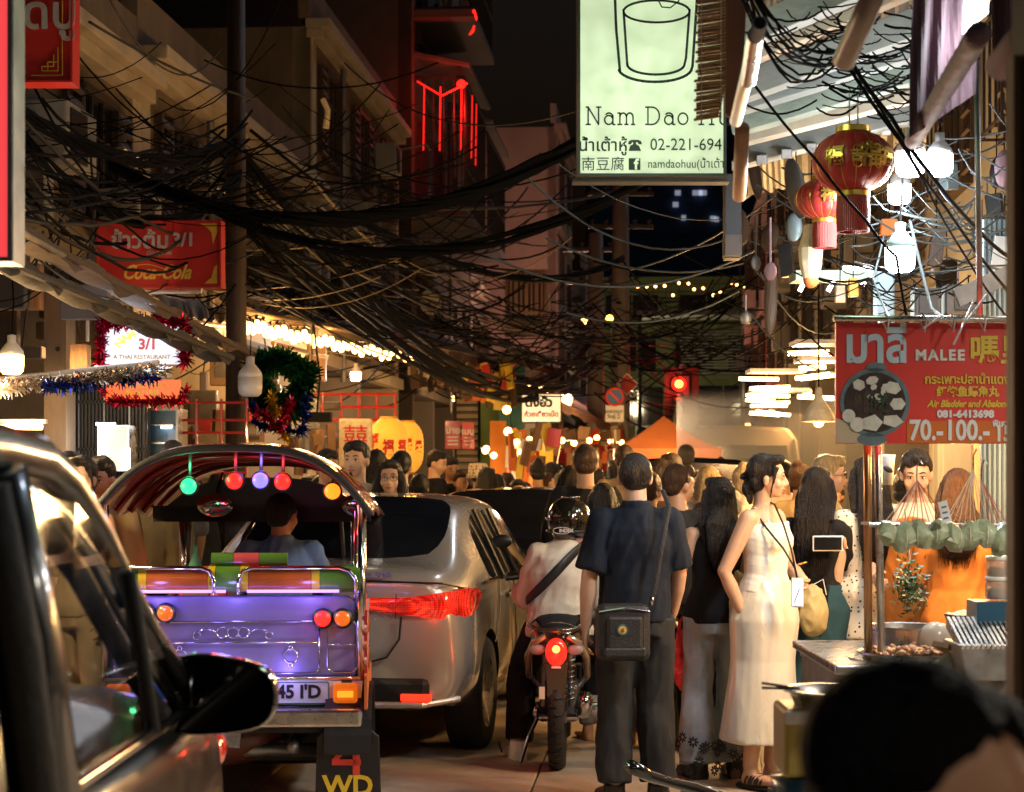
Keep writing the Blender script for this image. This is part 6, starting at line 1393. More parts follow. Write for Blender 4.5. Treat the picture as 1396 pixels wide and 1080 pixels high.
# right shop glow panels: warm wall between stalls
for (v, e) in ((10.5,170),(14,150),(18,120),(24,140),(31,150),(41,160),(52,160)):
    o = bulb_led('warm shop bulb on the right pavement about %s the food counters'%{10.5:'just past',14:'level with',18:'beyond',24:'well beyond',31:'far beyond',41:'near the crossing past',52:'at the crossing past'}[v], (0,0), 1, 1.2, 'bulb', 0, group='warm bulbs over the right pavement')
    o.location = S(2.35 if v > 11 else 2.6, v, 2.9); lamp(o,(0,-.05,-.25),e*.8,(1,.56,.2),.12,R(168),world=False)
for (v, e) in ((9.5,40),(13,55),(20,80),(38,120),(47,140),(58,140)):
    o = bulb_led('warm shop bulb over the left pavement, %s'%{9.5:'nearest the dark car',13:'by the tinsel-framed sign',20:'under the long awning',38:'by the louvred door',47:'past the small lit sign',58:'by the far utility poles'}[v], (0,0), 1, 1.1, 'bulb', 0, group='warm bulbs over the left pavement')
    o.location = S(-4.1, v, 2.75 if v < 30 else 3.1); lamp(o,(0,-.05,-.25),e*.8,(1,.58,.22),.12,R(168),world=False)
for (u, v, e, l) in ((-1.5,73,240,'added lamp brightening the olive end building from the left of the crossing'),(3.2,72,60,'added lamp brightening the olive end building from the right of the crossing')):  # both posts added to brighten the end building
    o = thing('added_lamp', l, 'added lamp', S(u,v), 0); MB().tube([(0,0,0),(0,0,4.6),(.3,.0,4.8)],.05,8).build('post','steel_dark',o); h = MB().box((.4,0,4.78),(.4,.16,.08)).build('head','steel_dark',o); MB().box((.4,0,4.73),(.3,.12,.02)).build('lens','bulb_dim',h); lamp(o,(.4,.3,4.5),e,(1,.80,.42),.3,world=False)
o = bulb_led('added bulb brightening the pinkish end wall',(0,0),1,1.3,'bulb',0); o.location = S(-2.0,50,5.6); lamp(o,(0,0,-.3),300,(1,.55,.38),.2,world=False)  # bulb and its light added to lift the end wall
# unseen bulbs added around the camera to light the near figures and cars
for (x, y, z, e, c, l) in ((2.2,.3,2.7,26,(1,.62,.32),'added unseen bulb beside the viewpoint'),(2.75,7.9,3.3,210,(1,.80,.58),'added unseen bulb over the lane above the stall'),(3.2,4.6,3.2,330,(1,.88,.72),'added unseen bulb to the right of the viewpoint'),(-2.4,-1.0,3.4,60,(.88,.93,1),'added unseen bulb left of the viewpoint'),(1.6,-3.5,3.6,150,(1,.72,.42),'added unseen bulb behind the viewpoint')):
    o = bulb_led(l,(0,0),1,1.2,'led',0); o.location = (x,y,z); lamp(o,(0,0,-.25),e,c,.15,R(165),world=False)
# ================================================================== FOOD STALL (right)
YT = 7.3
fr = thing('stall_stand','steel and copper stall posts with the bar the red banner hangs from','stall frame',P(1190,645,YT)-Vector((0,0,EYE)),0)
o_ = fr.location
def LF(px,py,Y): return P(px,py,Y)-o_
MB().tube([LF(1181,445,YT),LF(1184,905,YT)],.016,10).build('post','copper',fr,smooth=True)
MB().tube([LF(1193,435,YT),LF(1203,960,YT)],.015,10).build('post','steel',fr,smooth=True)
MB().tube([LF(1181,905,YT),LF(1182,1080,YT)],.016,10).build('post','steel',fr,smooth=True)
MB().tube([LF(1136,434,7.14),LF(1480,436,7.14)],.012,10).build('top_bar','steel',fr,smooth=True)
MB().tube([LF(1330,0,7.4),LF(1336,445,7.3)],.012,8).build('upright','steel_dull',fr,smooth=True)
for px in (1206,1257,1338,1296):
    MB().tube([LF(px,428,7.12),LF(px+6,436,7.10),LF(px+4,452,7.10),LF(px-2,440,7.12)],.0035,6).build('hook','steel',fr)
for (a,b) in (((1300,470),(1328,410)),((1258,448),(1285,430)),((1316,440),(1345,402))): MB().tube([LF(a[0],a[1],7.1),LF(b[0],b[1],7.1)],.004,5).build('wire_end','pvc',fr)
ct = thing('stall_counter','steel-topped stall counter crowded with pots and trays','counter',P(1320,645,7.7)-Vector((0,0,EYE)),0); oc = ct.location
zc_ = .86
MB().box((.12,0,zc_),(1.5,1.1,.035)).build('top','steel',ct,bevel=.008); MB().box((.12,.02,.44),(1.42,1.02,.80)).build('cabinet','steel_dull',ct,bevel=.01)
for x in (-.5,.0,.5): MB().box((.12+x,-.50,.42),(.44,.02,.62)).build('door','steel_dull',ct,bevel=.006)
def CT(px,Y,z=zc_+.018): return Vector(((px-CX)*Y/F, Y, z))
def pan(label, px, Y, r, h, z, m='steel', fill=None, cat='pot', depth=.01):
    c = CT(px,Y,z); r_ = thing('cooking_pot' if h > .05 else 'tray', label, cat, c)
    MB().lathe((0,0,0),[(.001,0),(r*.93,0),(r,h),(r*1.05,h+.004),(r*1.05,h-.004),(r*.99,h-.006),(r*.92,.008),(.001,.008)],32).build('body',m,r_,smooth=False,auto=True)
    if fill:
        fb = MB(); rr = random.Random(int(px))
        for k in range(70):
            a = rr.random()*2*PI; d = rr.random()**.5*r*.88; fb.ell((d*math.cos(a),d*math.sin(a),h-depth+rr.uniform(-.006,.012)),(rr.uniform(.012,.026),rr.uniform(.010,.02),rr.uniform(.008,.016)),rot=(rr.random(),rr.random(),rr.random()*3),n=7,m=5)
        fb.build('food',fill,r_)
    return r_
pan('shallow steel tray of chopped fried food at the front of the counter',1240,7.35,.19,.03,zc_+.02,'steel','food','tray',.004)
pan('wide steel tray stand under the fried food',1236,7.42,.215,.02,zc_+.001,'steel',None,'tray')
pan('round steel steamer pot behind the fried food',1234,7.75,.155,.10,zc_+.018,'steel',None,'pot'); pan('flat steel tray beside the steamer pot',1292,7.5,.11,.025,zc_+.018,'steel','food','tray')
pan('small dark pan of bites near the jars',1322,8.0,.10,.045,zc_+.10,'black','food_pale','pan'); MB_ = MB().box(CT(1322,8.0,zc_+.06),(.26,.2,.085)).build('box','black'); tag(MB_,'black box raising the small pan of bites','box')
for (px,py,l) in ((1360,800,'lower clear jar of sauce stacked by the right post'),(1361,772,'upper clear jar with white lid on the stack by the right post')):
    c = P(px,py+17,7.1); j = thing('jar', l, 'jar', c); MB().lathe((0,0,0),[(.001,0),(.042,0),(.045,.01),(.045,.062),(.04,.07)],20).build('glass','plastic_clear',j,smooth=True); MB().lathe((0,0,0),[(.001,.004),(.038,.004),(.038,.045),(.001,.045)],16).build('sauce','food',j); MB().lathe((0,0,0),[(.044,.068),(.046,.07),(.046,.085),(.001,.086)],20).build('lid','white_paint',j,smooth=True)
hs_ = MB().box((P(1361,0,7.1).x,7.1,EYE-(817-645)*7.1/F-.13),(.20,.16,.25)).build('box','plastic_blue'); tag(hs_,'dark plastic box the two clear jars stand on','box')
tr_ = thing('aluminium_tray','deep crinkled aluminium tray at the right end of the counter','tray',CT(1345,6.95,.985)); 
MB().prism([(-.13,.0),(.16,.0),(.16,-.13),(-.10,-.13)],.25,(0,-.12,0)).build('tray_stand','steel_dull',tr_,bevel=.006)
for k in range(16): MB().box((-.115+.018*k,-.0,.02),(.010,.25,.045),rot=(.35,0,0)).build('rib','steel',tr_)
cl = thing('carton','open cardboard carton flaps between the trays','carton',CT(1305,7.05,.93)); MB().box((0,0,0),(.16,.12,.02),rot=(0,.5,.3)).build('flap','wood',cl); MB().box((-.04,-.03,-.02),(.15,.03,.05),rot=(0,-.6,.2)).build('flap','banana_leaf',cl); MB().box((.0,-.05,-.04),(.05,.03,.06),rot=(0,.3,.2)).build('flap','sign_red_bright',cl)
tag(MB().box(P(1378,870,3.25),(.012,.02,.105)).build('red_strip','sign_red_bright'),'narrow red strip fixed to the dark right-hand post','strip')
pb_ = thing('plastic_bag','crumpled clear plastic bag beside the steamer pot','bag',CT(1275,7.6)); MB().ell((0,0,.06),(.07,.05,.07),n=14,m=10).build('bag','plastic_clear',pb_,smooth=True)
# herb bunch
hb_ = thing('herb_bunch','dark green herb bunch hanging behind the steamer pot','herbs',P(1240,790,8.1)); rr = random.Random(4); lf = MB()
for k in range(420):
    v = Vector((rr.gauss(0,.030),rr.gauss(0,.03),rr.gauss(-.03,.055))); u = Vector((rr.gauss(0,1),rr.gauss(0,1),rr.gauss(0,1))).normalized()*.016; q = u.orthogonal().normalized()*.006; lf.add([v-u,v+q,v+u,v-q],[(0,1,2,3)])
lf.build('leaves','leaf',hb_); MB().tube([(0,0,.08),(-.02,0,.3)],.004,5).build('string','twine',hb_)
# leaf parcels on a bar, bunches of strings gathering upward
rr = random.Random(8)
rl = thing('parcel_bar','thin steel bar the leaf parcels hang against','bar',P(1285,716,7.02)); MB().tube([(-.27,0,0),(.29,0,0)],.008,8).build('bar','steel',rl); MB().tube([(-.245,.0,0),(-.245,.28,.0)],.006,6).build('bracket','steel',rl)
for k in range(8):
    px = 1210+22.5*k; c = P(px, 729+rr.uniform(-4,5), 6.98); r_ = thing('leaf_parcel', ('leftmost' if k == 0 else 'number')+' leaf parcel', 'leaf parcel', c, rr.uniform(-.6,.6), 'banana-leaf parcels hanging in a row')
    r_['label'] = ['leftmost pointed leaf parcel in the hanging row','second leaf parcel from the left post','third leaf parcel, tipped towards its neighbour','leaf parcel below the tilted price tag','leaf parcel in the middle of the hanging row','leaf parcel just right of the middle of the row','leaf parcel under the pink strings','leaf parcel with the long drooping tip','second to last leaf parcel by the dark post','last leaf parcel touching the dark right-hand post'][k]
    b = MB(); s_ = rr.uniform(.85,1.15); b.ell((0,0,0),(.054*s_,.042*s_,.050*s_),n=9,m=7)
    for i in range(len(b.v)):
        x,y,z = b.v[i]; e = rr.uniform(.86,1.16); x *= e; z *= e
        if abs(x) > .03: z *= .55
        if z > 0: x *= 1+.5*z/.04*(-.4); 
        b.v[i] = (x*1.05+.2*z*(1 if k%2 else -1), y, z*1.05)
    p_ = b.build('parcel','banana_leaf',r_,auto=True)
    tp_ = MB(); d = 1 if k%2 else -1; tp_.add([(d*.01,-.035,.02),(d*.055,-.03,-.005),(d*.012,-.042,-.022),(d*.0,-.02,.0)],[(0,1,2),(0,2,3),(1,3,2),(0,3,1)]); tp_.build('leaf_flap','banana_leaf',p_)
    MB().tube([(0,-.038*s_,.03),(0.002,-.041*s_,-.01),(-.0,-.03*s_,-.036)],.0018,5).build('twine','twine',r_)
for (gx, gy, tgt, n, m_) in ((1250,655,(1205,1290),12,'twine_red'),(1327,640,(1285,1345),9,'twine'),(1338,655,(1345,1372),8,'twine_red')):
    h = thing('string_bunch','bunch of %s strings gathered above the leaf parcels%s'%('reddish' if m_ == 'twine_red' else 'pale', ' at left' if gx == 1250 else (' by the dark post' if gx == 1338 else ' near the right')),'strings',P(gx,gy,7.0))
    for k in range(n):
        t = k/(n-1); e = P(lerp(tgt[0],tgt[1],t),712+rr.uniform(-4,4),6.97)-h.location; MB().tube([(0,0,0),e*.4+Vector((rr.uniform(-.01,.01),0,0)),e],.0018,4).build('string',m_ if k%3 else 'twine',h)
    MB().tube([(0,0,0),(.0,0,.05),(.012,0,.075),(.02,0,.06)],.003,5).build('hook','steel',h)
pt_ = thing('price_tag','tilted white price tag above the leaf parcels','tag',P(1288,698,6.9)); MB().box((0,0,0),(.034,.004,.078),rot=(0,-.25,0)).build('card','white_paint',pt_); 
for k in range(3): MB().box((.004*k-.004,-.004,.018-.02*k),(.018,.002,.006),rot=(0,-.25,0)).build('print_line','blue_paint',pt_)
cu = thing('takeaway_cup','white takeaway cup with a black oval logo held up behind the post','cup',P(1206,640,8.6)); MB().lathe((0,0,0),[(.001,-.07),(.036,-.07),(.046,.06),(.048,.065),(.001,.068)],22).build('cup','white_paint',cu,smooth=True); MB().ell((.008,-.042,0),(.024,.006,.013),rot=(0,.5,0),n=14,m=8).build('logo','black_letter',cu)
# corrugated wall behind the sellers + beige post
cw, w_, h_ = board('corrugated_wall','blue-grey corrugated metal wall behind the sellers at the right',1338,300,1420,900,9.6,'steel_blue',cat='wall',th=.04)
for k in range(12): MB().tube([(-w_/2+w_*(k+.5)/12,-.01,-h_/2),(-w_/2+w_*(k+.5)/12,-.01,h_/2)],.011,6).build('rib','steel_blue',cw)
tag(MB().box(P(1330,760,9.3),(.03,.05,1.3)).build('wooden_batten','wood'),'upright lit wooden batten before the corrugated wall','batten')
# side table with steel rim
st_ = thing('folding_table','small folding table with steel rim and black cloth beside the stall post','table',P(1155,645,8.8)-Vector((0,0,EYE)),0)
MB().box((0,0,.80),(.40,.4,.02)).build('tabletop','steel',st_,bevel=.004); MB().box((0,0,.765),(.38,.38,.05)).build('apron','black',st_)
for x in (-.17,.17):
    for y in (-.17,.17): MB().tube([(x,y,0),(x,y,.76)],.012,8).build('leg','steel_dull',st_)
# yellow oil tin on a blue drum in the foreground
dr = thing('blue_drum','blue ribbed plastic drum at the bottom right','drum',P(1125,645,5.0)-Vector((0,0,EYE)),0); zt2 = EYE-(1052-645)*5.0/F
prof = [(.001,0),(.14,0)]; 
for k in range(14): prof += [(.145,.02+k*.056),(.138,.045+k*.056)]
prof += [(.145,zt2-.01),(.001,zt2)]
MB().lathe((0,0,0),prof,28).build('drum','plastic_blue',dr,smooth=True)
for k in range(10): MB().box((math.cos(k*.63)*.146,math.sin(k*.63)*.146,zt2*.5),(.008,.012,zt2*.9),rot=(0,0,k*.63)).build('rib','plastic_blue',dr)
ti = thing('oil_tin','square yellow oil tin with printed label standing on the blue drum','tin',(dr.location.x,5.0,zt2),0); hh = (1052-960)*5.0/F
MB().box((0,0,hh/2),(.245,.22,hh)).build('tin','plastic_yellow',ti,bevel=.012); MB().box((0,-.001,hh-.022),(.240,.222,.038)).build('white_cap','white_paint',ti,bevel=.006)
lbl = MB(); 
for (x,z,w_,h_) in ((.01,.12,.05,.020),(.01,.095,.075,.005),(.015,.072,.05,.018),(.01,.045,.07,.005),(.01,.034,.06,.005),(.01,.018,.065,.004)): lbl.box((x-.02,-.1115,z),(w_,.002,h_))
lbl.build('printed_label','brown_print',ti); dt = MB(); [dt.box((x,-.1135,hh-.02),(.010,.002,.010)) for x in (-.03,-.01,.03,.06)]; dt.build('dots','black_letter',ti)
pp = thing('steel_pot','steel pot with a rolled rim standing on the yellow oil tin','pot',(dr.location.x+.03,5.0,zt2+hh+.001),0)
MB().lathe((0,0,0),[(.001,0),(.11,0),(.125,.03),(.140,.034),(.142,.040),(.125,.040),(.115,.03),(.10,.006),(.001,.006)],32).build('bowl','steel',pp,smooth=False,auto=True)
for z, a in ((.058,.10),(.045,-.02)): tag(MB().tube([pp.location+Vector((-.10,-.02,.042)), pp.location+Vector((-.20,-.03,z))],.004,6).build('chopstick','black'),'black chopstick resting over the pot rim, %s one'%('upper' if a > 0 else 'lower'),'chopstick')
# dark timber post, far right foreground
po = thing('timber_post','dark timber post cropping the right edge of the view','post',(P(1378,0,3.2).x+.083,3.2,0),0); MB().box((0,0,1.8),(.13,.13,3.6)).build('post','wood_dark',po,bevel=.006)
MB().box((-.072,.02,1.15),(.015,.05,2.3)).build('edge_strip','wood',po)
# handlebar lever in the near foreground
hbr = thing('motorbike_handlebar','glossy black handlebar of a parked motorbike at the bottom edge','handlebar',P(930,1062,7.2),0); oh = hbr.location
MB().tube([P(860,1045,7.0)-oh,P(885,1058,7.1)-oh,P(915,1067,7.2)-oh,P(945,1074,7.3)-oh,P(975,1086,7.4)-oh],[.026,.022,.019,.022,.026],12).build('lever','black_gloss',hbr,smooth=True)
MB().tube([P(935,1072,7.3)-oh,P(990,1100,7.5)-oh,P(1060,1140,7.8)-oh],[.03,.055,.06],12).build('grip','black_gloss',hbr,smooth=True)
for px,py in ((862,1042),(908,1062),(917,1064)): MB().ell(P(px,py-3,7.05)-oh,(.006,.006,.005),n=8,m=6).build('bolt','chrome',hbr)
MB().tube([P(1000,1100,7.5)-oh,P(1020,1180,7.6)-oh,P(1030,1400,7.8)-oh*1],.03,8).build('fork','black',hbr)
bn = thing('grey_bin','grey-green bin beside the floral jeans','bin',P(930,645,11.2)-Vector((0,0,EYE)),0); MB().lathe((0,0,0),[(.001,0),(.13,0),(.16,.36),(.165,.37),(.001,.38)],20).build('bin','plaster_green',bn,smooth=True)
# ================================================================== OVERHEAD CLUTTER (right)
def lantern(label, px, py, Y, r, hh, tassel=True, ch='福', rz=0.):
    o = thing('red_lantern', label, 'lantern', P(px,py,Y), rz, 'red festival lanterns')
    n = 16
    for k in range(n):
        vs = []; 
        for i in range(15):
            t = -1+2*i/14; z = t*hh; rr_ = r*math.sqrt(max(.0,1-(t*.93)**2))
            for a in (-.5,-.25,0,.25,.5):
                th = 2*PI*(k+.5+a)/n; bul = 1-.035*(abs(a)*2)**2; vs.append((rr_*bul*math.cos(th), rr_*bul*math.sin(th), z))
        fs = [(i*5+j,i*5+j+1,(i+1)*5+j+1,(i+1)*5+j) for i in range(14) for j in range(4)]
        MB().add(vs,fs).build('panel','lantern_red',o,smooth=True)
    for k in range(n):
        th = 2*PI*k/n; MB().tube([(1.005*r*.965*math.sqrt(max(0,1-(t*.93)**2))*math.cos(th), r*.97*math.sqrt(max(0,1-(t*.93)**2))*math.sin(th), t*hh) for t in np.linspace(-1,1,13)],.0016,5).build('rib','gold',o)
    MB().lathe((0,0,hh),[(r*.36,-.004),(r*.42,.0),(r*.42,r*.13),(r*.36,r*.15),(.001,r*.15)],24).build('top_cap','gold',o,smooth=False,auto=True)
    MB().lathe((0,0,-hh),[(r*.34,.004),(r*.40,.0),(r*.40,-r*.12),(.001,-r*.13)],24).build('bottom_cap','gold',o,auto=True)
    for q, s_ in ((-1.5,.8),(-.62,.5),(-.05,1.),(.75,.8)):
        cb = lambda v, q=q: Vector((0,0,0))
        c2 = text(ch if s_ > .6 else '吉', r*.62*s_, 'gold', None, ext=.002, off=.002, rot=Matrix.Identity(3), name='emblem'); me = c2.data
        for v in me.vertices:
            th = -PI/2+q*.62+v.co.x/r; z = v.co.y; rad = r*math.sqrt(max(.05,1-(z/hh*.93)**2))+.003+v.co.z; v.co = (rad*math.cos(th), rad*math.sin(th), z)
        c2.parent = o
    sw = MB()
    for (a0, z0, rr_) in ((-.35,.25,.018),(-.35,-.25,.018),(.15,.3,.014),(.2,-.28,.016),(-.05,.42,.012)):
        pts = []
        for k in range(16):
            u = k/15*2*PI*1.3; rad2 = rr_*(1-.45*k/15)*r/.16; th = -PI/2+a0+rad2*math.cos(u)/r*1.2; z = z0*hh+rad2*math.sin(u); rad = r*math.sqrt(max(.05,1-(z/hh*.93)**2))+.003; pts.append((rad*math.cos(th), rad*math.sin(th), z))
        sw.tube(pts,.0022*r/.16,5)
    sw.build('scroll_print','gold',o)
    if tassel:
        ts = MB(); nt_ = 46
        for k in range(nt_): th = 2*PI*k/nt_; ts.tube([(r*.36*math.cos(th),r*.36*math.sin(th),-hh-r*.1),(r*.38*math.cos(th+.03),r*.38*math.sin(th),-hh-r*.45),(r*.37*math.cos(th),r*.37*math.sin(th+.02),-hh-r*.98)],r*.028,4)
        ts.build('tassel','tassel_red',o)
    for q in (-.1,.13): MB().tube([(q*r,0,hh+r*.1),(q*r,0,hh+r*1.0)],.003,5).build('wire','steel_dull',o)
    return o
lantern('largest red lantern with gold emblems hanging by the white bulbs',1163,221,7.6,.165,.118,rz=.3)
lantern('second red lantern half behind the biggest one',1124,272,8.3,.13,.085,rz=.9)
lantern('small dim red lantern with long tassel below the two others',1146,296,9.2,.055,.03,ch='吉')
for (px,py,Y,s_,l,hs_) in ((1241,220,7.9,1.02,'left bulb of the upper pair beside the lantern','pvc'),(1281,222,8.0,.92,'right bulb of the upper pair beside the lantern','pvc'),(1226,262,9.6,.98,'white bulb just below the upper pair','pvc'),(1227,350,8.0,1.05,'lowest white bulb with greenish metal housing','housing_green')):
    bulb_led(l,(px,py),Y,s_,'led',30,(.86,.94,1),group='white LED bulbs over the stall',housing=hs_)
# warm lamps inside the stall that redden the sellers
wb = bulb_led('warm bulb under the banner beside the sellers',(1420,560),8.6,1.,'bulb',34,(1,.50,.13),group=None)
wb2 = bulb_led('warm bulb behind the banner lighting the counter',(1310,590),8.9,.8,'bulb',46,(1,.50,.13)); 
wb3 = bulb_led('warm bulb beyond the banner over the waiting customers',(1180,560),12.5,1.,'bulb',90,(1,.55,.18))
# grey roof boards of the stall shelter
shl = thing('shelter_roof','weathered grey board shelter over the stall with stepped fascia','roof',P(1120,130,9),0); os_ = shl.location
def beam(a,b,w_,h_,m='fascia',nm='roof_board'):
    a=P(*a)-os_; b=P(*b)-os_; d=b-a; L=d.length; rot=d.to_track_quat('X','Z').to_matrix(); return MB().box((a+b)/2,(L,w_,h_),rot=rot).build(nm,m,shl,bevel=.004)
beam((990,128,9.0),(1262,28,8.6),.10,.13); beam((994,150,9.2),(1262,66,8.8),.10,.07); beam((1000,172,9.4),(1262,96,9.0),.10,.10,'fascia_green'); beam((1006,193,9.6),(1262,128,9.2),.10,.05,'cream_old'); beam((1010,214,9.9),(1262,148,9.5),.12,.11)
beam((990,95,8.8),(1262,-20,8.4),.08,.05,'cream_old'); beam((990,60,8.6),(1262,-60,8.2),.10,.12)
for k in range(8): beam((1004+k*34,226-k*8,9.6),(1018+k*36,208-k*9,12.5),.05,.05,'steel_dull','rafter')
MB().grid(lambda a,b:(P(990,60,8.5).lerp(P(1270,-40,8.2),a)).lerp(P(1010,300,14.5).lerp(P(1262,240,13.5),a),b)-os_+Vector((0,0,.16+.012*math.cos(a*90))),60,4).build('roof_sheet','tin_roof',shl)
# bamboo blind edge
bl = thing('bamboo_blind','rolled bamboo blind edge hanging over the right side of the lit sign','blind',P(968,80,6.0),0)
for k in range(40):
    py = -8+4.4*k; x0 = 950+(2 if k%3 else -1)+ (0 if py < 110 else -2); x1 = 989-(0 if py < 120 else (py-120)*.22); a = P(x0,py+random.uniform(-.4,.4),6.0)-bl.location; b = P(x1,py-5,6.05)-bl.location; MB().tube([a,b],.0052,6).build('slat','bamboo',bl)
for px in (956,983): MB().tube([P(px,-10,5.98)-bl.location,P(px,162,5.98)-bl.location],.0016,4).build('cord','twine',bl)
bb = thing('side_board','worn beige board hanging beside the bamboo blind','board',P(1003,70,6.15),0); MB().prism([(-.035,-.20),(-.01,-.22),(.02,-.18),(.038,.25),(-.035,.25)],.02).build('board','canvas_mauve_b',bb)
tag(MB().box(P(998,297,10.5),(.085,.14,.46)).build('drain_box','black'),'dark upright box below the right corner of the lit sign','box')
tag(MB().box(P(998,336,10.4),(.09,.15,.11)).build('drain_box','plaster_dark'),'grey foot of the dark upright box under the sign','box')
# PVC pipes and rolled tarpaulins pointing at the viewer
def pipe(label, a, b, r, m='pvc', hollow=True, nm='pipe', cat='pipe', rib=0):
    a=P(*a); b=P(*b); o=thing(nm,label,cat,a,0); d=(b-a)
    n_=2 if not rib else rib; pts=[d*k/(n_-1) for k in range(n_)] if n_>1 else [Vector((0,0,0)),d]
    rs=[r*(1+(.10 if rib and k%2 else 0)) for k in range(n_)]
    MB().tube(pts,rs,18).build('tube',m,o,smooth=True)
    if hollow: dd=d.normalized(); MB().tube([-dd*.002,-dd*.004],[r*.82,r*.80],18).build('opening','black',o)
    return o
pipe('lilac-white plastic pipe with open end over the stall street side',(1036,32,4.6),(1003,165,5.6),.0185); pipe('short orange-tipped pipe hanging below the white plastic pipe',(1012,175,6.2),(1008,268,6.6),.024,'pipe_orange',False)
tag(MB().tube([P(1030,48,4.7),P(1020,110,5.1)],.0215,14).build('tape_wrap','steel'),'silver tape wrapped round the lilac-white pipe','tape')
pipe('rolled tarpaulin pole coming down from the top edge',(1150,84,4.3),(1215,-60,4.0),.026,'pipe_brown',True,'tarpaulin_roll','tarpaulin roll')
pipe('ribbed tarpaulin roll along the mauve canvas',(1335,45,4.2),(1245,192,6.4),.026,'canvas_mauve',False,'tarpaulin_roll','tarpaulin roll',rib=34)
pipe('tarpaulin roll by the dark timber post',(1362,92,3.6),(1440,-10,3.3),.027,'canvas_mauve',True,'tarpaulin_roll','tarpaulin roll')
cm_ = thing('mauve_canvas','mauve weathered canvas sheet hanging at the top right','canvas',P(1290,90,5.4),0); MB().grid(lambda a,b: P(lerp(1248,1330,a)-b*8*(1-a),lerp(-60,188,b)-a*60*b,5.6+.5*a)-cm_.location+Vector((0,.03*math.sin(a*22+b*3),0)),26,10,th=.0).build('canvas','canvas_mauve',cm_); 
cm2 = thing('mauve_canvas','narrow purple canvas flap between the tarpaulin roll and timber post','canvas',P(1372,40,5.0),0); MB().grid(lambda a,b: P(lerp(1352,1420,a),lerp(-60,92,b),5.2)-cm2.location+Vector((0,.03*math.sin(a*15),0)),16,6).build('canvas','canvas_mauve',cm2)
tb2 = thing('ceiling_light','bright white fluorescent panel at the very top right','light',P(1330,5,6.0),0); MB().prism([(-.045,-.1),(.04,-.03),(.045,.12),(-.04,.12)],.02).build('panel','led_soft',tb2); lamp(tb2,(0,-.2,-.15),6,(.85,.93,1),.1,world=False)
# hanging kitchen pieces and fittings
tf = thing('glass_shelf','greenish glass shelf unit with short fluorescent tubes under the lanterns','shelf',P(1130,378,10.5),0); ot_ = tf.location
MB().box((0,0,.0),(.40,.25,.05)).build('shelf','fascia_green',tf); MB().box((.16,0,.03),(.2,.2,.04)).build('shelf','steel',tf)
for (px,py) in ((1094,388),(1133,388),(1180,380)): MB().tube([P(px-4,py+9,10.4)-ot_,P(px+5,py-8,10.4)-ot_],.012,8).build('tube','tube_white',tf)
lamp(tf,(0,-.3,-.2),12,(.85,1,.95),.15,world=False)
rr = random.Random(21)
for (px,py,w_,h_,m_,l) in ((1105,345,.10,.22,'food_pale','pale gourd-shaped bag hanging under the second lantern'),(1163,392,.05,.09,'gold_paint','small gold lantern-shaped charm'),(1145,400,.05,.09,'cream_old','small cream box-shaped charm'),(1212,310,.09,.08,'canvas_orange','brown box on the wall behind the lowest bulb')):
    c = P(px,py,9.2 if px != 1105 else 8.4); o = thing('hanging_charm' if px != 1105 else 'hanging_bag', l, 'ornament', c)
    if px == 1105: MB().lathe((0,0,0),[(.001,.13),(.03,.12),(.035,.08),(.055,.02),(.05,-.05),(.04,-.09),(.03,-.12),(.001,-.13)],10).build('bag',m_,o); MB().ell((0,0,-.125),(.035,.035,.03),n=12,m=8).build('tip','canvas_orange',o,smooth=True)
    else: MB().box((0,0,0),(w_,.04,h_),tp=(.85,.85)).build('body',m_,o,bevel=.006)
    MB().tube([(0,0,h_/2),(0.005,0,h_/2+.3)],.003,5).build('cord','cable',o)
for k in range(26):
    px = rr.choice([rr.uniform(1010,1110),rr.uniform(1240,1370)]); py = rr.uniform(230,430); c = P(px,py,rr.uniform(9.5,12))
    o = thing('hanging_tool','dark utensil or bundle hanging under the shelter roof','utensil',c,rr.uniform(-1,1),'utensils and bundles hanging under the shelter roof')
    m_ = rr.choice(['steel_dark','wood_dark','steel_dull','plaster_grey','canvas_mauve','steel_blue','black']); L = rr.uniform(.08,.28)
    if k%3 == 0: MB().tube([(0,0,L),(0,0,0)],.006,6).build('handle',m_,o); MB().ell((0,0,-.03),(.035,.012,.045),n=10,m=8).build('blade',m_,o,smooth=True)
    elif k%3 == 1: MB().ell((0,0,0),(rr.uniform(.03,.07),.03,L*.8),rot=(0,rr.uniform(-.3,.3),0),n=10,m=8).build('bundle',m_,o,smooth=True); MB().tube([(0,0,L*.7),(0,0,L+.1)],.004,4).build('cord','cable',o)
    else: MB().box((0,0,0),(rr.uniform(.05,.16),.06,L),rot=(0,rr.uniform(-.15,.15),0)).build('box',m_,o,bevel=.004); MB().tube([(0,0,L*.5),(0,0,L+.1)],.004,4).build('cord','cable',o)
# air conditioner boxes on the right wall behind the banner
for (px,py,l) in ((1262,415,'grey box fitting on the wall left of the speaker, above the banner'),(1310,410,'dark speaker-like box above the right end of the banner')):
    o = thing('wall_box',l,'box',P(px,py,9.3),0); MB().box((0,0,0),(.13 if px<1300 else .17,.12,.15)).build('casing','steel_dark',o,bevel=.01); MB().box((0,-.065,0),(.09,.01,.10)).build('grille','black',o)
tag(MB().box(P(1352,385,8.8),(.36,.04,.085),rot=(0,-.42,0)).build('angle_bar','steel_dark'),'drilled metal angle bar slanting at the right above the banner','bar')
sp_ = thing('blue_column','pale blue lit column behind the banner top','column',P(1205,410,10.2),0); MB().box((0,0,0),(.10,.1,.36)).build('column','steel_blue',sp_,bevel=.01)
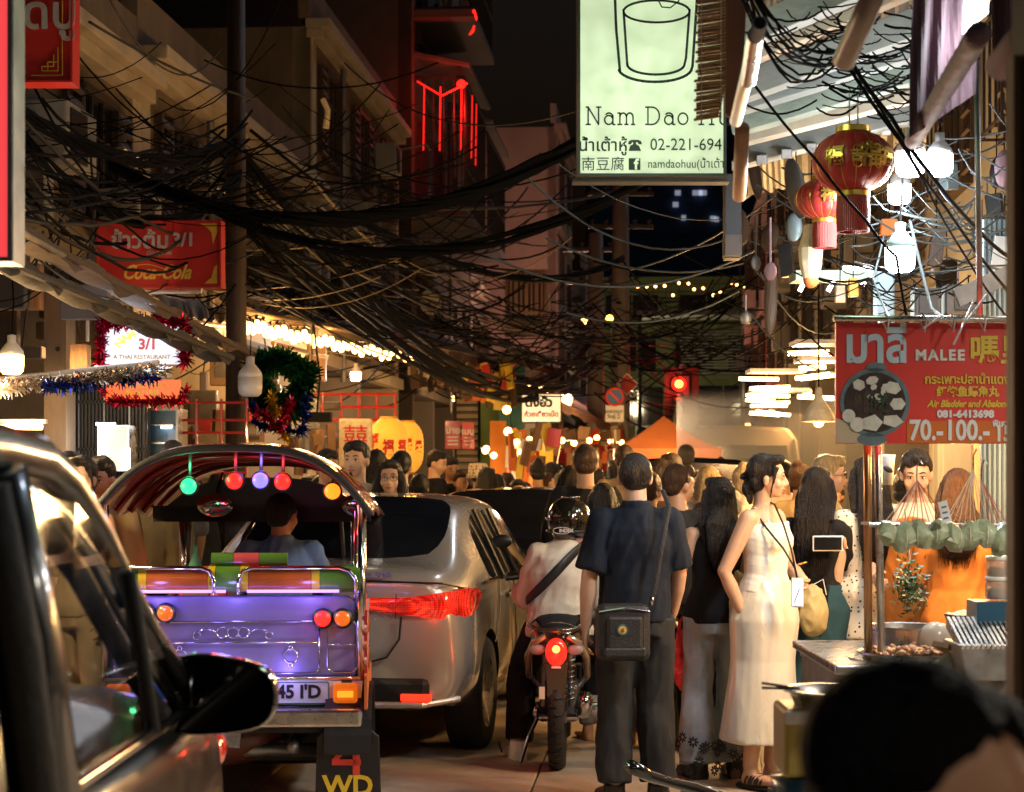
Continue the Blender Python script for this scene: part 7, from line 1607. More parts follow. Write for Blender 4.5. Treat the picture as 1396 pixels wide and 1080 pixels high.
# ================================================================== MOTORBIKE
BK = thing('motorbike','bronze-black scooter with a lit red tail lamp, ridden by the helmeted person','motorbike',P(760,645,10.3)-Vector((0,0,EYE)),R(-3))
def wheel(y, r=.285, w_=.045):
    wh = MB().lathe((0,y,r),[(r*.74,-w_*.8),(r*.93,-w_),(r*.99,-w_*.5),(r,0),(r*.99,w_*.5),(r*.93,w_),(r*.74,w_*.8)],36,axis='x').build('wheel','rubber',BK,smooth=True)
    rm = MB().lathe((0,y,r),[(r*.74,-w_*.7),(r*.70,0),(r*.74,w_*.7)],32,axis='x'); rm.lathe((0,y,r),[(.001,-.05),(.035,-.05),(.035,.05),(.001,.05)],14,axis='x')
    for k in range(8): a = k*PI/4; rm.tube([(0,y+.03*math.cos(a),r+.03*math.sin(a)),(0,y+r*.72*math.cos(a),r+r*.72*math.sin(a))],.008,6)
    rm.build('rim','steel',wh); return wh
w0_ = wheel(.0); wheel(1.22)
tr = MB()
for k in range(40): a = 2*PI*k/40; tr.box((.018*(1 if k%2 else -1),.0+.286*math.cos(a),.285+.286*math.sin(a)),(.045,.012,.006),rot=(a+PI/2,0,.4*(1 if k%2 else -1)))
tr.build('tread','rubber',w0_)
MB().tube([(0,-.22,.70),(0,-.12,.72),(0,.2,.70),(0,.55,.64),(0,.75,.50)],[.06,.14,.155,.13,.08],18,r2=[.05,.085,.10,.11,.08],side=(1,0,0)).build('tail_fairing','bike_paint',BK,smooth=True)
MB().tube([(0,-.16,.775),(0,.1,.80),(0,.45,.78),(0,.70,.76)],[.08,.125,.12,.09],16,r2=[.02,.035,.04,.03],side=(1,0,0)).build('seat','black_cloth',BK,smooth=True)
MB().tube([(-.13,.05,.80),(-.15,-.12,.79),(-.10,-.24,.775),(0,-.27,.77),(.10,-.24,.775),(.15,-.12,.79),(.13,.05,.80)],.012,8).build('grab_rail','bike_paint',BK,smooth=True)
tl_ = MB().ell((0,-.235,.655),(.058,.03,.075),n=20,m=14).build('tail_lamp','glow_red_lens',BK,smooth=True); MB().ell((0,-.262,.672),(.022,.008,.022),n=12,m=8).build('lamp_bulb','glow_red_hot',tl_); lamp(tl_,(0,-.40,.65),1,(1,.04,.02),.05,world=False)
for q in (-1,1): MB().ell((q*.10,-.19,.665),(.045,.03,.03),n=14,m=8).build('indicator','plastic_clear',BK,smooth=True)
t = MB(); 
for q in (-1,1): t.tube([(q*.06,-.24,.74),(q*.12,-.19,.70),(q*.155,-.08,.62),(q*.16,.1,.50),(q*.12,.3,.42)],[.014,.02,.022,.02,.015],8)
t.build('side_cowl_edge','bike_paint2',BK,smooth=True)
MB().prism([(-.065,.60),(.065,.60),(.055,.50),(.045,.38),(.030,.33),(-.030,.33),(-.045,.38),(-.055,.50)],.02,(0,-.235,0)).build('rear_mudguard','bike_paint',BK,bevel=.008)
for (x,z,w_,h_) in ((-.075,.44,.03,.065),(.0,.575,.05,.010)): MB().box((x,-.245,z),(w_,.006,h_)).build('sticker','white_paint',BK)
MB().tube([(.065,-.0,.62),(.075,.0,.34)],.016,10).build('shock_absorber','steel_dull',BK)
sp = MB().tube([(.068+.026*math.cos(a),-.0+.026*math.sin(a),.36+.0047*a) for a in np.linspace(0,2*PI*8,110)],.0055,5).build('spring','steel',BK,smooth=True)
MB().tube([(-.065,0,.62),(-.075,0,.34)],.016,10).build('shock_absorber','steel_dull',BK)
MB().tube([(.15,.7,.25),(.14,.3,.26),(.14,-.02,.33),(.15,-.16,.40)],[.02,.03,.05,.045],14).build('exhaust','chrome',BK,smooth=True)
MB().box((0,.5,.32),(.22,.35,.22)).build('engine','steel_dull',BK,bevel=.03); MB().tube([(-.08,0,.285),(-.09,.5,.30)],.03,8).build('chain_case','black',BK); MB().tube([(-.10,0,.285),(.11,0,.285)],.018,10).build('axle','chrome',BK)
MB().tube([(-.25,.42,.30),(.25,.42,.30)],.014,8).build('footpeg','chrome',BK); MB().tube([(-.10,.25,.28),(-.16,.1,.16),(-.20,.02,.03)],.011,8).build('kickstand','chrome',BK)
for q in (-1,1): MB().ell((q*.115,-.02,.31),(.02,.03,.03),n=10,m=8).build('nut','chrome',BK,smooth=True)
MB().tube([(0,1.22,.29),(0,1.05,.75),(0,.98,1.0)],.04,8).build('fork','bike_paint',BK); MB().tube([(-.33,.88,.98),(0,1.0,1.02),(.33,.88,.98)],.015,8).build('handlebar','black',BK); MB().tube([(0,.7,.5),(0,.95,.95)],[.16,.14],12,r2=[.05,.06],side=(1,0,0)).build('leg_shield','bike_paint',BK,smooth=True)
for q in (-1,1): MB().tube([(q*.25,.90,1.0),(q*.33,.86,1.18)],.006,6).build('mirror_stem','black',BK); MB().ell((q*.35,.86,1.20),(.06,.02,.04),n=12,m=8).build('mirror','black',BK,smooth=True)
# ================================================================== NEAR PEOPLE
rj = dict(pelvis=(0,-.02,.76), waist=(.0,-.015,.88), chest=(.01,-.01,1.06), neck=(.03,.01,1.215), head=(.05,.04,1.345), shoulder_r=(.165,.01,1.165), shoulder_l=(-.125,-.0,1.155), elbow_r=(.21,.10,.92), elbow_l=(-.195,.09,.91), wrist_r=(.26,.36,.96), wrist_l=(-.24,.36,.94),
 hip_r=(.10,.02,.73), hip_l=(-.10,.02,.73), knee_r=(.21,.36,.60), knee_l=(-.225,.22,.50), ankle_r=(.19,.30,.33), ankle_l=(-.235,.06,.09), toe_r=(.20,.44,.27), toe_l=(-.275,.19,.03))
rid, rf_ = person('seated rider in a cream long-sleeved top and dark helmet, seen from behind', P(764,645,10.55)-Vector((0,0,EYE)), -3, 1.68, J=rj, skin='skin', hairstyle=None, vox=.008,
 wear=[('trousers','black_cloth',dict(e=.026,flare=.03)),('shirt','white_cloth',dict(e=.022,sleeve=.93,fl=.015,hem=.02,t0=.10,wr=.011,wsc=(5,5,5),collar=1)),('shoes','white_top',dict(wr=0))])
hm_ = thing('helmet','glossy black and bronze helmet worn by the scooter rider','helmet',rid.location+Vector((.05,.03,1.345*rf_.k)),R(-12)); 
h1 = MB(); h1.ell((0,-.005,.01),(.123,.140,.132),n=32,m=22)
h1.v = [(x,y,max(z,-.095-.0*y)) for x,y,z in h1.v]; h1.build('shell','helmet_paint',hm_,smooth=True)
MB().tube([(.118*math.cos(a)*1.05,.132*math.sin(a)*1.05,-.05) for a in np.linspace(PI*1.02,PI*1.98,20)],.008,8).build('trim','black',hm_,smooth=True); MB().tube([(.125*math.cos(a),.14*math.sin(a),.02) for a in np.linspace(-.35,PI+.35,20)],.012,8).build('visor_rim','chrome',hm_,smooth=True)
for q in (-1,1): MB().ell((q*.118,.03,.0),(.015,.022,.022),n=12,m=8).build('pivot','gold',hm_,smooth=True)
text('INDEX',.026,'white_letter',hm_,loc=(.01,-.147,-.045),off=.001,ext=.001); MB().tube([(-.015+.05*math.cos(a),-.141-.004*abs(math.sin(a)),-.045+.018*math.sin(a)) for a in np.linspace(0,2*PI,24)],.0018,5).build('badge_ring','white_letter',hm_); 
MB().box((-.02,-.137,.035),(.085,.004,.010)).build('stripe','steel',hm_); MB().lathe((0.01,-.01,.135),[(.001,.01),(.05,.008),(.055,0)],20).build('vent_cap','chrome',hm_,smooth=True)
sw_ = MB(); sw_.prism([(0,0),(.05,.03),(.09,.045),(.055,.015),(.02,-.012)],.004,ax=((0,1,0),(0,0,1)),nrm=(-1,0,0)); c_ = sw_.build('shoe_mark','black_letter',rid); c_.location = (-.322,.03,.055); c_.rotation_euler = (0,0,.3)
s_ = MB().tube([(.155,-.0,1.21),(.10,-.115,1.165),(.0,-.15,1.06),(-.10,-.145,.96),(-.165,-.07,.90),(-.16,.06,.90)],[.026]*6,8,r2=[.005]*6,side=(0,0,1)).build('bag_strap','black',rid,smooth=True)
s_.location = (-.02,-.015,.0)
# man in navy
nv, nf = person('balding man in navy polo shirt and dark trousers, back to us, carrying a shoulder bag', P(866,645,9.2)-Vector((0,0,EYE)), 4, 1.715, hairstyle='balding', skin='skin_pale', vox=.0075, head=(0,0,-4), width=.98,
 J=dict(elbow_l=(-.225,-.03,1.09),wrist_l=(-.235,.02,.85),elbow_r=(.215,.03,1.10),wrist_r=(.20,.14,.90)),
 wear=[('trousers','charcoal_cloth',dict(e=.022,flare=.06,knee=.010,wr=.012)),('shirt','navy_cloth',dict(e=.020,sleeve=.44,fl=.035,hem=.010,t0=.09,collar=1,wr=.011)),('shoes','black')])
bg_ = thing('shoulder_bag','black nylon shoulder bag with a small round badge at the navy-shirted man\'s hip','bag',P(849,862,8.98),R(6))
MB().box((0,0,0),(.255,.10,.27)).build('bag_body','black_nylon',bg_,bevel=.035); MB().box((-.0,-.055,-.0),(.17,.03,.16)).build('flap_pocket','black_nylon',bg_,bevel=.015); MB().box((-.0,-.058,-.09),(.20,.035,.05)).build('front_pocket','black_nylon',bg_,bevel=.012)
MB().tube([(-.12,-.052,.10),(.0,-.056,.118),(.12,-.052,.10)],.004,6).build('zip','black_gloss',bg_)
bd_ = MB().lathe((-.014,-.074,.016),[(.001,-.002),(.026,-.002),(.028,.003)],24,axis='y').build('badge','plastic_blue',bg_); MB().lathe((-.014,-.078,.016),[(.001,0),(.019,0),(.020,.002)],20,axis='y').build('badge_face','gold_paint',bd_); text('๘',.03,'plastic_blue',bd_,loc=(-.014,-.081,.016),ext=.001,off=.001)
sp_ = MB().tube([P(903,668,9.16)-bg_.location,P(912,690,9.04)-bg_.location,P(902,745,9.0)-bg_.location,P(893,800,8.98)-bg_.location,P(887,826,8.97)-bg_.location],[.012]*5,8,r2=[.003]*5,side=(1,0,0)); o = sp_.build('strap','black_nylon',bg_); o.data.transform(Matrix.Rotation(R(-6),4,'Z')); MB().tube([(.13,-.03,.13),(.135,-.035,.165)],.008,8).build('clip','chrome',bg_,smooth=True)
# woman in white top and satin skirt
wj = dict(elbow_r=(.235,-.10,1.09), wrist_r=(.165,-.03,.87), fing_r=(.135,-.10,.82), elbow_l=(-.235,.01,1.10), wrist_l=(-.135,.15,1.035), fing_l=(-.05,.19,.97), chest=(-.005,.005,1.27), knee_l=(-.10,.04,.49), toe_l=(-.14,.14,.03))
ww, wf = person('smiling woman in white camisole and champagne satin skirt with a lanyard, hand on hip', P(1043,645,9.68)-Vector((0,0,EYE-.03)), -128, 1.68, True, wj, head=(0,3,30), skin='skin_pale', hairstyle='bun', vox=.0062, face=True, curl=.7, width=1.10,
 wear=[('skirt','satin',dict(hem=.22,w=.235,t1=.40,pw=1.05,dy=.84,wr=.006,wsc=(8,8,.9),sm=8,e=.006)),('tank_top','white_top',dict(e=.012,t0=.30,t1=.84,strap=.0045,wr=.003,wsc=(4,4,14))),('sandals','black',dict(wr=0))])
iv = wmat(ww).inverted()
def WL(px,py,Y): return iv @ P(px,py,Y)
ln_ = MB(); ln_.tube([WL(1034,676,9.78),WL(1026,692,9.66),WL(1045,720,9.52),WL(1068,748,9.48),WL(1084,775,9.44),WL(1087,790,9.42)],.0055,6); ln_.tube([WL(1034,676,9.80),WL(1056,688,9.62),WL(1068,715,9.50),WL(1079,750,9.46),WL(1087,790,9.42)],.0055,6); ln_.build('lanyard','black',ww,smooth=True)
ph_ = thing('phone','white-cased phone hanging from the woman\'s lanyard with a bright screen','phone',P(1087,808,9.40),R(-15)); MB().box((0,0,0),(.060,.009,.145)).build('case','white_paint',ph_,bevel=.004); MB().box((0,-.006,0),(.050,.002,.130)).build('screen','screen',ph_); MB().tube([(-.015,-.008,-.05),(.012,-.008,.02)],.002,5).build('screen_mark','black_letter',ph_)
MB().ell(WL(1035,652,9.62),(.006,.006,.012),n=8,m=6).build('earbud','white_paint',ww)
MB().tube([WL(1094,768,9.50)+Vector((.022*math.cos(a),.022*math.sin(a),.006*math.sin(a))) for a in np.linspace(0,2*PI,16)],.0028,5).build('bracelet','gold',ww)
tb_ = thing('tote_bag','soft tan cloth bag behind the woman in white','bag',P(1108,832,9.82)); 
b_ = MB(); b_.ell((0,0,0),(.085,.07,.135),n=18,m=14); b_.ell((-.38,.0,.05),(.05,.06,.16),n=16,m=12); place(remesh(b_,.009,3,wr=.012,wsc=(12,12,6)),'bag','bag_tan',tb_); MB().tube([(0,0,.13),(.05,-.02,.16),(.07,0,.08)],.003,5).build('cord','white_paint',tb_)
# woman in floral-hem jeans
jj = dict(head=(.02,.03,1.555),elbow_l=(-.235,-.03,1.10),wrist_l=(-.20,.13,.92))
jw, jf = person('dark-haired woman in black tank top and pale flared jeans with black daisies at the hem', P(975,645,9.98)-Vector((0,0,EYE)), 12, 1.60, True, jj, head=(8,0,20), hairstyle='long', hlen=.22, vox=.009,
 wear=[('trousers','denim',dict(e=.016,flare=.125,knee=.004,wr=.012,f=.99)),('tank_top','black_cloth',dict(e=.024,t0=.08,t1=.88,strap=.02)),('shoes','black')])
rr = random.Random(14); dz_ = MB()
for k in range(26):
    q = rr.choice((-1,1)); ank = jf.J['ankle_l' if q < 0 else 'ankle_r']; z = rr.uniform(.05,.30)*(.6 if k%2 else 1); th = rr.uniform(PI*1.05,PI*1.95); r_ = .125-.12*z+.02
    c = Vector((ank.x+r_*math.cos(th), ank.y+r_*math.sin(th), z)); n_ = Vector((math.cos(th),math.sin(th),0)); u = n_.cross(Vector((0,0,1)))
    for p_ in range(8): a = p_*PI/4; d = u*math.cos(a)+Vector((0,0,1))*math.sin(a); s2 = (u*-math.sin(a)+Vector((0,0,1))*math.cos(a))*.0055; dz_.add([c+d*.008-s2+n_*.004, c+d*.008+s2+n_*.004, c+d*.028+s2+n_*.004, c+d*.028-s2+n_*.004],[(0,1,2,3)])
dz_.build('daisy_print','black_letter',jw)['kind'] = 'stuff'
rb_ = thing('plastic_bag','bright red plastic carrier bag held by the woman in flared jeans','bag',P(930,900,10.02)); b_ = MB(); b_.ell((0,0,0),(.052,.04,.16),n=16,m=12); b_.ell((.01,0,-.06),(.055,.045,.10),n=14,m=10); place(remesh(b_,.008,2,wr=.014,wsc=(14,14,9)),'bag','bag_red',rb_)
for q in (-.02,.03): MB().tube([(q,0,.13),(q*.6,0,.2),(0.01,0,.235)],[.012,.008,.008],6,r2=[.004]*3).build('handle','bag_red',rb_)
# long-haired woman photographing
lw, lf_ = person('woman with long black hair in black top and teal skirt holding up a phone', P(1113,645,10.1)-Vector((0,0,EYE)), -25, 1.64, True, dict(elbow_r=(.20,.10,1.12),wrist_r=(.12,.33,1.19),elbow_l=(-.19,.09,1.12),wrist_l=(-.02,.32,1.19)), hairstyle='long', hlen=.62, vox=.0095,
 wear=[('skirt','teal_cloth',dict(hem=.50,w=.235,wr=.012)),('shirt','black_cloth',dict(e=.016,sleeve=.95,fl=.02,t0=.2)),('shoes','black')])
ph2 = thing('phone','black phone in a white case held out by the long-haired woman','phone',P(1129,741,9.85),R(5)); MB().box((0,0,0),(.165,.010,.08)).build('case','white_paint',ph2,bevel=.006); MB().box((-.003,-.007,0),(.145,.003,.066)).build('screen','black_gloss',ph2); MB().ell((.085,.0,-.0),(.012,.02,.035),n=10,m=8).build('grip','skin',ph2,smooth=True)
pw_, pf_ = person('tall long-haired woman in cream dress with black polka dots behind the stall posts', P(1184,645,10.1)-Vector((0,0,EYE)), 10, 1.70, True, hairstyle='long', hlen=.30, vox=.009, skin='skin_pale',
 wear=[('dress','polka_white',dict(hem=.72,w=.175,dy=.75,pw=.8,sleeve=.3,e=.012)),('shoes','black')])
pb2, _ = person('customer in black dress with white dots standing behind the polka-dot cream dress', P(1234,645,11.6)-Vector((0,0,EYE)), -30, 1.62, True, hairstyle='updo', vox=.012, wear=[('dress','polka_black',dict(hem=.75,w=.2,dy=.8,sleeve=.5))])
sl, sf = person('stall seller with short black hair, face lit orange, looking down over the counter', P(1250,645,10.0)-Vector((0,0,EYE)), 155, 1.73, False, dict(elbow_r=(.24,.06,1.10),wrist_r=(.15,.27,1.04),elbow_l=(-.24,.06,1.10),wrist_l=(-.13,.27,1.02)), head=(-14,0,14), face=True, hairstyle='short', vox=.0085, skin='skin_pale',
 wear=[('trousers','black_cloth'),('shirt','cream_cloth',dict(e=.014,sleeve=.5,fl=.01)),('apron','orange_cloth',dict(e=.02))])
s2, _ = person('seller with long brown hair, back to us, at the far side of the counter', P(1306,645,9.35)-Vector((0,0,EYE)), -15, 1.63, True, dict(elbow_r=(.22,.08,1.08),wrist_r=(.14,.28,1.0),elbow_l=(-.22,.08,1.08),wrist_l=(-.10,.28,1.0)), hairstyle='long', hairmat='hair_brown', hlen=.16, vox=.010,
 wear=[('trousers','brown_cloth'),('shirt','orange_cloth',dict(e=.016,sleeve=.45)),('apron','orange_cloth')])
og, _ = person('elderly fair-haired person with glasses in profile behind the long-haired woman', P(1128,645,11.6)-Vector((0,0,EYE)), -95, 1.72, False, head=(0,0,0), face=True, glasses=True, hairstyle='short', hairmat='hair_blond', vox=.010, skin='skin_pale', wear=[('trousers','tan_cloth'),('shirt','beige_cloth',dict(sleeve=.5))])
# close foreground head
fh, ff = person('blurred dark-haired person right in front of the camera at the bottom right', (.335,1.55,0), -55, 1.52, True, dict(head=(.0,.02,1.48),neck=(0,-.01,1.35)), head=(-4,0,-45), hairstyle=None, vox=.008, skin='skin', lower=False, wear=[('shirt','black_cloth',dict(e=.012,sleeve=.6))])
b_ = MB(); kf = ff.k*.96
b_.ell(ff.hm((-.012,-.030,.046)),(.088*kf,.106*kf,.096*kf),ff.hr,24,18); b_.ell(ff.hm((-.01,-.070,-.02)),(.084*kf,.06*kf,.085*kf),ff.hr,20,14); b_.ell(ff.hm((-.03,.03,.07)),(.062*kf,.06*kf,.045*kf),ff.hr,16,12)
place(remesh(b_,.006,3,wr=.0025,wsc=(70,70,12)),'hair','hair_black',fh)
# tuk-tuk driver
dv, df = person('tuk-tuk driver in a blue shirt seen from behind through the open back', P(383,645,10.3)-Vector((0,0,EYE)), 4, 1.66, False, dict(pelvis=(0,-.05,.88),waist=(0,-.04,.98),chest=(0,-.03,1.13),neck=(0,-.02,1.265),head=(.01,.02,1.40),shoulder_r=(.17,-.02,1.20),shoulder_l=(-.17,-.02,1.20),elbow_r=(.24,.12,1.0),elbow_l=(-.24,.12,1.0),wrist_r=(.2,.34,1.0),wrist_l=(-.2,.34,1.0),hip_r=(.10,0,.85),hip_l=(-.10,0,.85),knee_r=(.15,.40,.82),knee_l=(-.15,.40,.82),ankle_r=(.15,.45,.50),ankle_l=(-.15,.45,.50),toe_r=(.15,.6,.47),toe_l=(-.15,.6,.47)),
 head=(0,0,-28), hairstyle='crop', hairmat='hair', face=True, vox=.0095, wear=[('trousers','black_cloth'),('shirt','blue_shirt',dict(e=.02,sleeve=.5,collar=1,wr=.011))])
# left pedestrians
person('woman with tied-back dark hair and yellow-lit face between the dark car and the tuk-tuk', P(112,645,9.9)-Vector((0,0,EYE)), 150, 1.70, True, head=(0,0,20), face=True, hairstyle='bun', vox=.0085, skin='skin_pale', wear=[('trousers','beige_cloth'),('shirt','beige_cloth',dict(sleeve=.5))])
person('man with short dark hair looking down just behind the yellow-lit woman', P(138,645,10.5)-Vector((0,0,EYE)), 160, 1.70, False, head=(-10,0,10), face=True, hairstyle='short', vox=.0095, wear=[('trousers','olive_cloth'),('shirt','beige_cloth',dict(sleeve=.5))])
person('person with curly dark hair furthest left behind the yellow-lit woman', P(93,645,11.5)-Vector((0,0,EYE)), 130, 1.74, False, face=True, hairstyle='short', vox=.012, wear=[('trousers','black_cloth'),('shirt','grey_cloth',dict(sleeve=.5))])
person('man in open grey-olive jacket seen through the tuk-tuk', P(196,645,12.4)-Vector((0,0,EYE)), 170, 1.66, False, dict(elbow_r=(.24,-.02,1.08),wrist_r=(.16,.12,.95)), face=True, hairstyle='short', vox=.011, wear=[('trousers','black_cloth'),('shirt','olive_cloth',dict(sleeve=.9,e=.02)),('jacket','charcoal_cloth',dict(t0=.1,e=.004))])
# ------------------------------------------------------------------ crowd behind the cars
def at_(px, Y): return P(px,645,Y)-Vector((0,0,EYE))
person('young man with a dark fringe and pale T-shirt facing us beyond the tuk-tuk', at_(486,13.0), 175, 1.83, False, head=(0,0,-12), face=True, hairstyle='short', vox=.010, skin='skin_pale', wear=[('trousers','black_cloth'),('shirt','white_cloth',dict(sleeve=.45))])
person('woman in glasses and white blouse with long black hair behind the silver car', at_(532,12.9), 178, 1.70, True, dict(elbow_r=(.20,.02,1.10),wrist_r=(.04,.19,1.16),elbow_l=(-.20,.02,1.10),wrist_l=(-.03,.19,1.17)), face=True, glasses=True, hairstyle='longfront', hlen=.5, vox=.0095, skin='skin_pale', wear=[('trousers','black_cloth'),('shirt','white_cloth',dict(sleeve=.9,e=.014))])
p1,_ = person('black-haired person, back to us, left head of the pair behind the woman in glasses', at_(512,15.2), 8, 1.80, True, hairstyle='long', hlen=.4, vox=.014, lower=True, wear=[('trousers','black_cloth'),('shirt','black_cloth',dict(sleeve=.9))])
p2,_ = person('black-haired person, back to us, right head of the pair behind the woman in glasses', at_(547,15.4), -6, 1.79, False, hairstyle='crop', vox=.014, wear=[('trousers','charcoal_cloth'),('shirt','black_cloth',dict(sleeve=.5))])
person('young man in black shirt in profile by the louvred door', at_(594,19.9), -110, 1.85, False, head=(-12,0,0), face=True, hairstyle='short', vox=.012, skin='skin_pale', wear=[('trousers','black_cloth'),('shirt','black_cloth',dict(sleeve=.45))])
person('dark bearded man in black facing us beside the young man in profile', at_(615,20.3), 195, 1.78, False, head=(-8,0,0), skin='skin_tan', face=True, hairstyle='short', vox=.012, wear=[('trousers','black_cloth'),('shirt','black_cloth',dict(sleeve=.9))])
hp, hf = person('person in black jacket with white back lettering and a printed bucket hat', at_(652,19.7), 5, 1.70, False, hairstyle='crop', vox=.012, wear=[('trousers','black_cloth'),('jacket','black_cloth',{})])
hat = thing('bucket_hat','pale printed bucket hat on the person in the lettered black jacket','hat',hp.location+Vector((0,.0,hf.J['head'].z+.03))); MB().lathe((0,0,0),[(.135,-.045),(.105,.0),(.100,.075),(.085,.105),(.001,.112)],24).build('hat','hat_print',hat,smooth=True)
text('YOD  AN',.055,'white_letter',hp,loc=(.0,-.185,1.335*hf.k),ext=.001,off=.001)
p3,_ = person('dark-haired short person at the right end of the group behind the black sedan', at_(677,20.1), 10, 1.60, True, hairstyle='long', hlen=.3, vox=.014, wear=[('trousers','black_cloth'),('shirt','black_cloth',dict(sleeve=.9))])
person('crouching person in a beige shirt just behind the black sedan roof', at_(572,15.6), 10, 1.60, False, hairstyle='crop', vox=.014, wear=[('trousers','tan_cloth'),('shirt','beige_cloth',dict(sleeve=.5,e=.03))])
p4,f4 = person('person with a topknot in beige T-shirt with a black crossbody strap, back to us', at_(733,19.8), 5, 1.74, False, hairstyle='updo', vox=.011, wear=[('trousers','black_cloth'),('shirt','cream_cloth',dict(sleeve=.5,e=.022,fl=.05))]); strap(f4,p4,-1,1,w_=.035,off=.02)
person('dark-haired head leaning beside the topknot', at_(753,20.4), -20, 1.72, False, head=(-6,0,-30), hairstyle='short', vox=.012, wear=[('trousers','grey_cloth'),('shirt','beige_cloth',dict(sleeve=.5))])
p5,_ = person('woman with long dark hair, black top, left of the broad man in black', at_(778,13.2), 10, 1.66, True, hairstyle='long', hlen=.5, vox=.012, wear=[('trousers','black_cloth'),('shirt','black_cloth',dict(sleeve=.5))])
person('broad man in black T-shirt with cropped hair, back to us, behind the rider', at_(798,12.8), 0, 1.80, False, hairstyle='crop', hairmat='hair_brown', vox=.011, width=1.12, wear=[('trousers','black_cloth'),('shirt','black_cloth',dict(sleeve=.5,e=.025,fl=.04))])
person('person in a pale pink top half hidden behind the navy-shirted man', at_(822,11.4), 8, 1.55, True, hairstyle='long', hlen=.2, vox=.012, wear=[('trousers','grey_cloth'),('shirt','pink_cloth',dict(sleeve=.5,e=.02))])
person('person whose brown hair shows just above the balding man', at_(851,17), 0, 1.86, False, hairstyle='crop', hairmat='hair_brown', vox=.014, wear=[('trousers','grey_cloth'),('shirt','beige_cloth')])
person('grey-haired short person just right of the balding man', at_(884,11.2), -15, 1.62, False, hairstyle='crop', hairmat='hair_brown', vox=.012, wear=[('trousers','grey_cloth'),('shirt','tan_cloth',dict(sleeve=.5))])
person('man with dark hair turned right, behind the man in printed T-shirt', at_(902,12.8), -40, 1.70, False, head=(0,0,-30), hairstyle='short', hairmat='hair_brown', vox=.012, wear=[('trousers','black_cloth'),('shirt','brown_cloth')])
pt, ptf = person('young man in dark T-shirt with a white printed back, looking right', at_(925,10.9), -22, 1.66, False, dict(elbow_r=(.24,.02,1.08),wrist_r=(.12,.17,1.02)), head=(0,0,-35), face=True, hairstyle='short', hairmat='hair_brown', vox=.010, wear=[('trousers','black_cloth'),('shirt','charcoal_cloth',dict(sleeve=.46,e=.024,fl=.05))])
bp_ = MB(); bp_.box((0,0,0),(.17,.003,.11)); o = bp_.build('back_print','white_letter',pt); o.location = (-.02,-.158,1.26*ptf.k); t = text('ทีม',.07,'black_letter',o,loc=(0,-.004,.0),ext=.001,off=.002)
person('long fair-haired woman in a tan floral dress in the smoky light', at_(966,13.4), -5, 1.66, True, hairstyle='long', hairmat='hair_blond', hlen=.3, vox=.012, skin='skin_pale', wear=[('dress','floral',dict(hem=.5,w=.25,sleeve=.5))])
person('short grey-haired person below the fair-haired woman', at_(997,12.2), 5, 1.50, False, hairstyle='crop', hairmat='hair_grey', vox=.012, wear=[('trousers','beige_cloth'),('shirt','cream_cloth',dict(sleeve=.5))])
person('person in cream top between the grey-haired person and the woman in white', at_(1014,12.8), -10, 1.66, True, hairstyle='updo', hairmat='hair_blond', vox=.012, skin='skin_pale', wear=[('trousers','beige_cloth'),('shirt','cream_cloth',dict(sleeve=.9))])
person('woman with dark hair low behind the woman in white', at_(958,10.9), 0, 1.44, True, hairstyle='long', hlen=.3, vox=.012, wear=[('trousers','black_cloth'),('shirt','cream_cloth',dict(sleeve=.9))])
p6,_ = person('person with curly brown hair near the lamp shade', at_(1090,14), -30, 1.68, True, hairstyle='updo', hairmat='hair_brown', vox=.014, wear=[('trousers','grey_cloth'),('shirt','tan_cloth',dict(sleeve=.5))])
p7,_ = person('dark-haired man by the tuk-tuk roof, head partly hidden', at_(446,13.6), 200, 1.78, False, face=True, hairstyle='short', vox=.012, wear=[('trousers','black_cloth'),('shirt','charcoal_cloth')])
# further people, copies of those with other clothes and hair
rr = random.Random(31)
srcs = [p1,p2,p3,p5,p6,p7]; shirts = ['white_cloth','beige_cloth','grey_cloth','orange_cloth','brown_cloth','cream_cloth','charcoal_cloth','blue_shirt']; hairs = ['hair','hair_brown','hair']
k = 0; crowd_ = []
for (px, Y) in ((425,17),(438,16),(548,22),(568,19),(628,20),(640,23),(664,19),(690,21),(706,18),(716,24),(742,20),(768,18),(786,22),(812,19),(828,24),(840,21),(868,18),(880,22),(915,17),(935,19),(948,16),(978,18),(985,22),(1030,17),(1046,20),(1066,16),(1076,22),(1104,18),(1140,19),(62,13.5),(155,13),(235,14),(262,15),(300,17)):
    s_ = srcs[k % len(srcs)]; a = rr.uniform(-40,40)+(180 if k%4 == 0 else 0)
    c = dup(s_, None, location=at_(px,Y), rotation_euler=(0,0,R(a)+s_.rotation_euler.z*0)); c['label'] = 'distant pedestrian seen between nearer people'; c['group'] = 'distant pedestrians'; c.scale = (1,1,rr.uniform(.86,1.06))
    sc__ = rr.choice(shirts)
    for a_ in ('black_cloth','tan_cloth','charcoal_cloth'): remat(c, a_, sc__)
    crowd_.append((px, c, sc__.split('_')[0]))
    remat(c,'hair',rr.choice(hairs)); k += 1
ordn = 'leftmost second third fourth fifth sixth seventh eighth ninth tenth eleventh twelfth thirteenth fourteenth fifteenth sixteenth seventeenth eighteenth nineteenth twentieth'.split()
crowd_.sort(key=lambda q: q[0])
for i, (px, c, s_) in enumerate(crowd_): c['label'] = 'distant pedestrian in %s top, %s in the far crowd' % (s_, (ordn[i]+' from the left' if i else 'leftmost') if i < 17 else ('rightmost' if i == len(crowd_)-1 else ordn[len(crowd_)-1-i]+' from the right'))
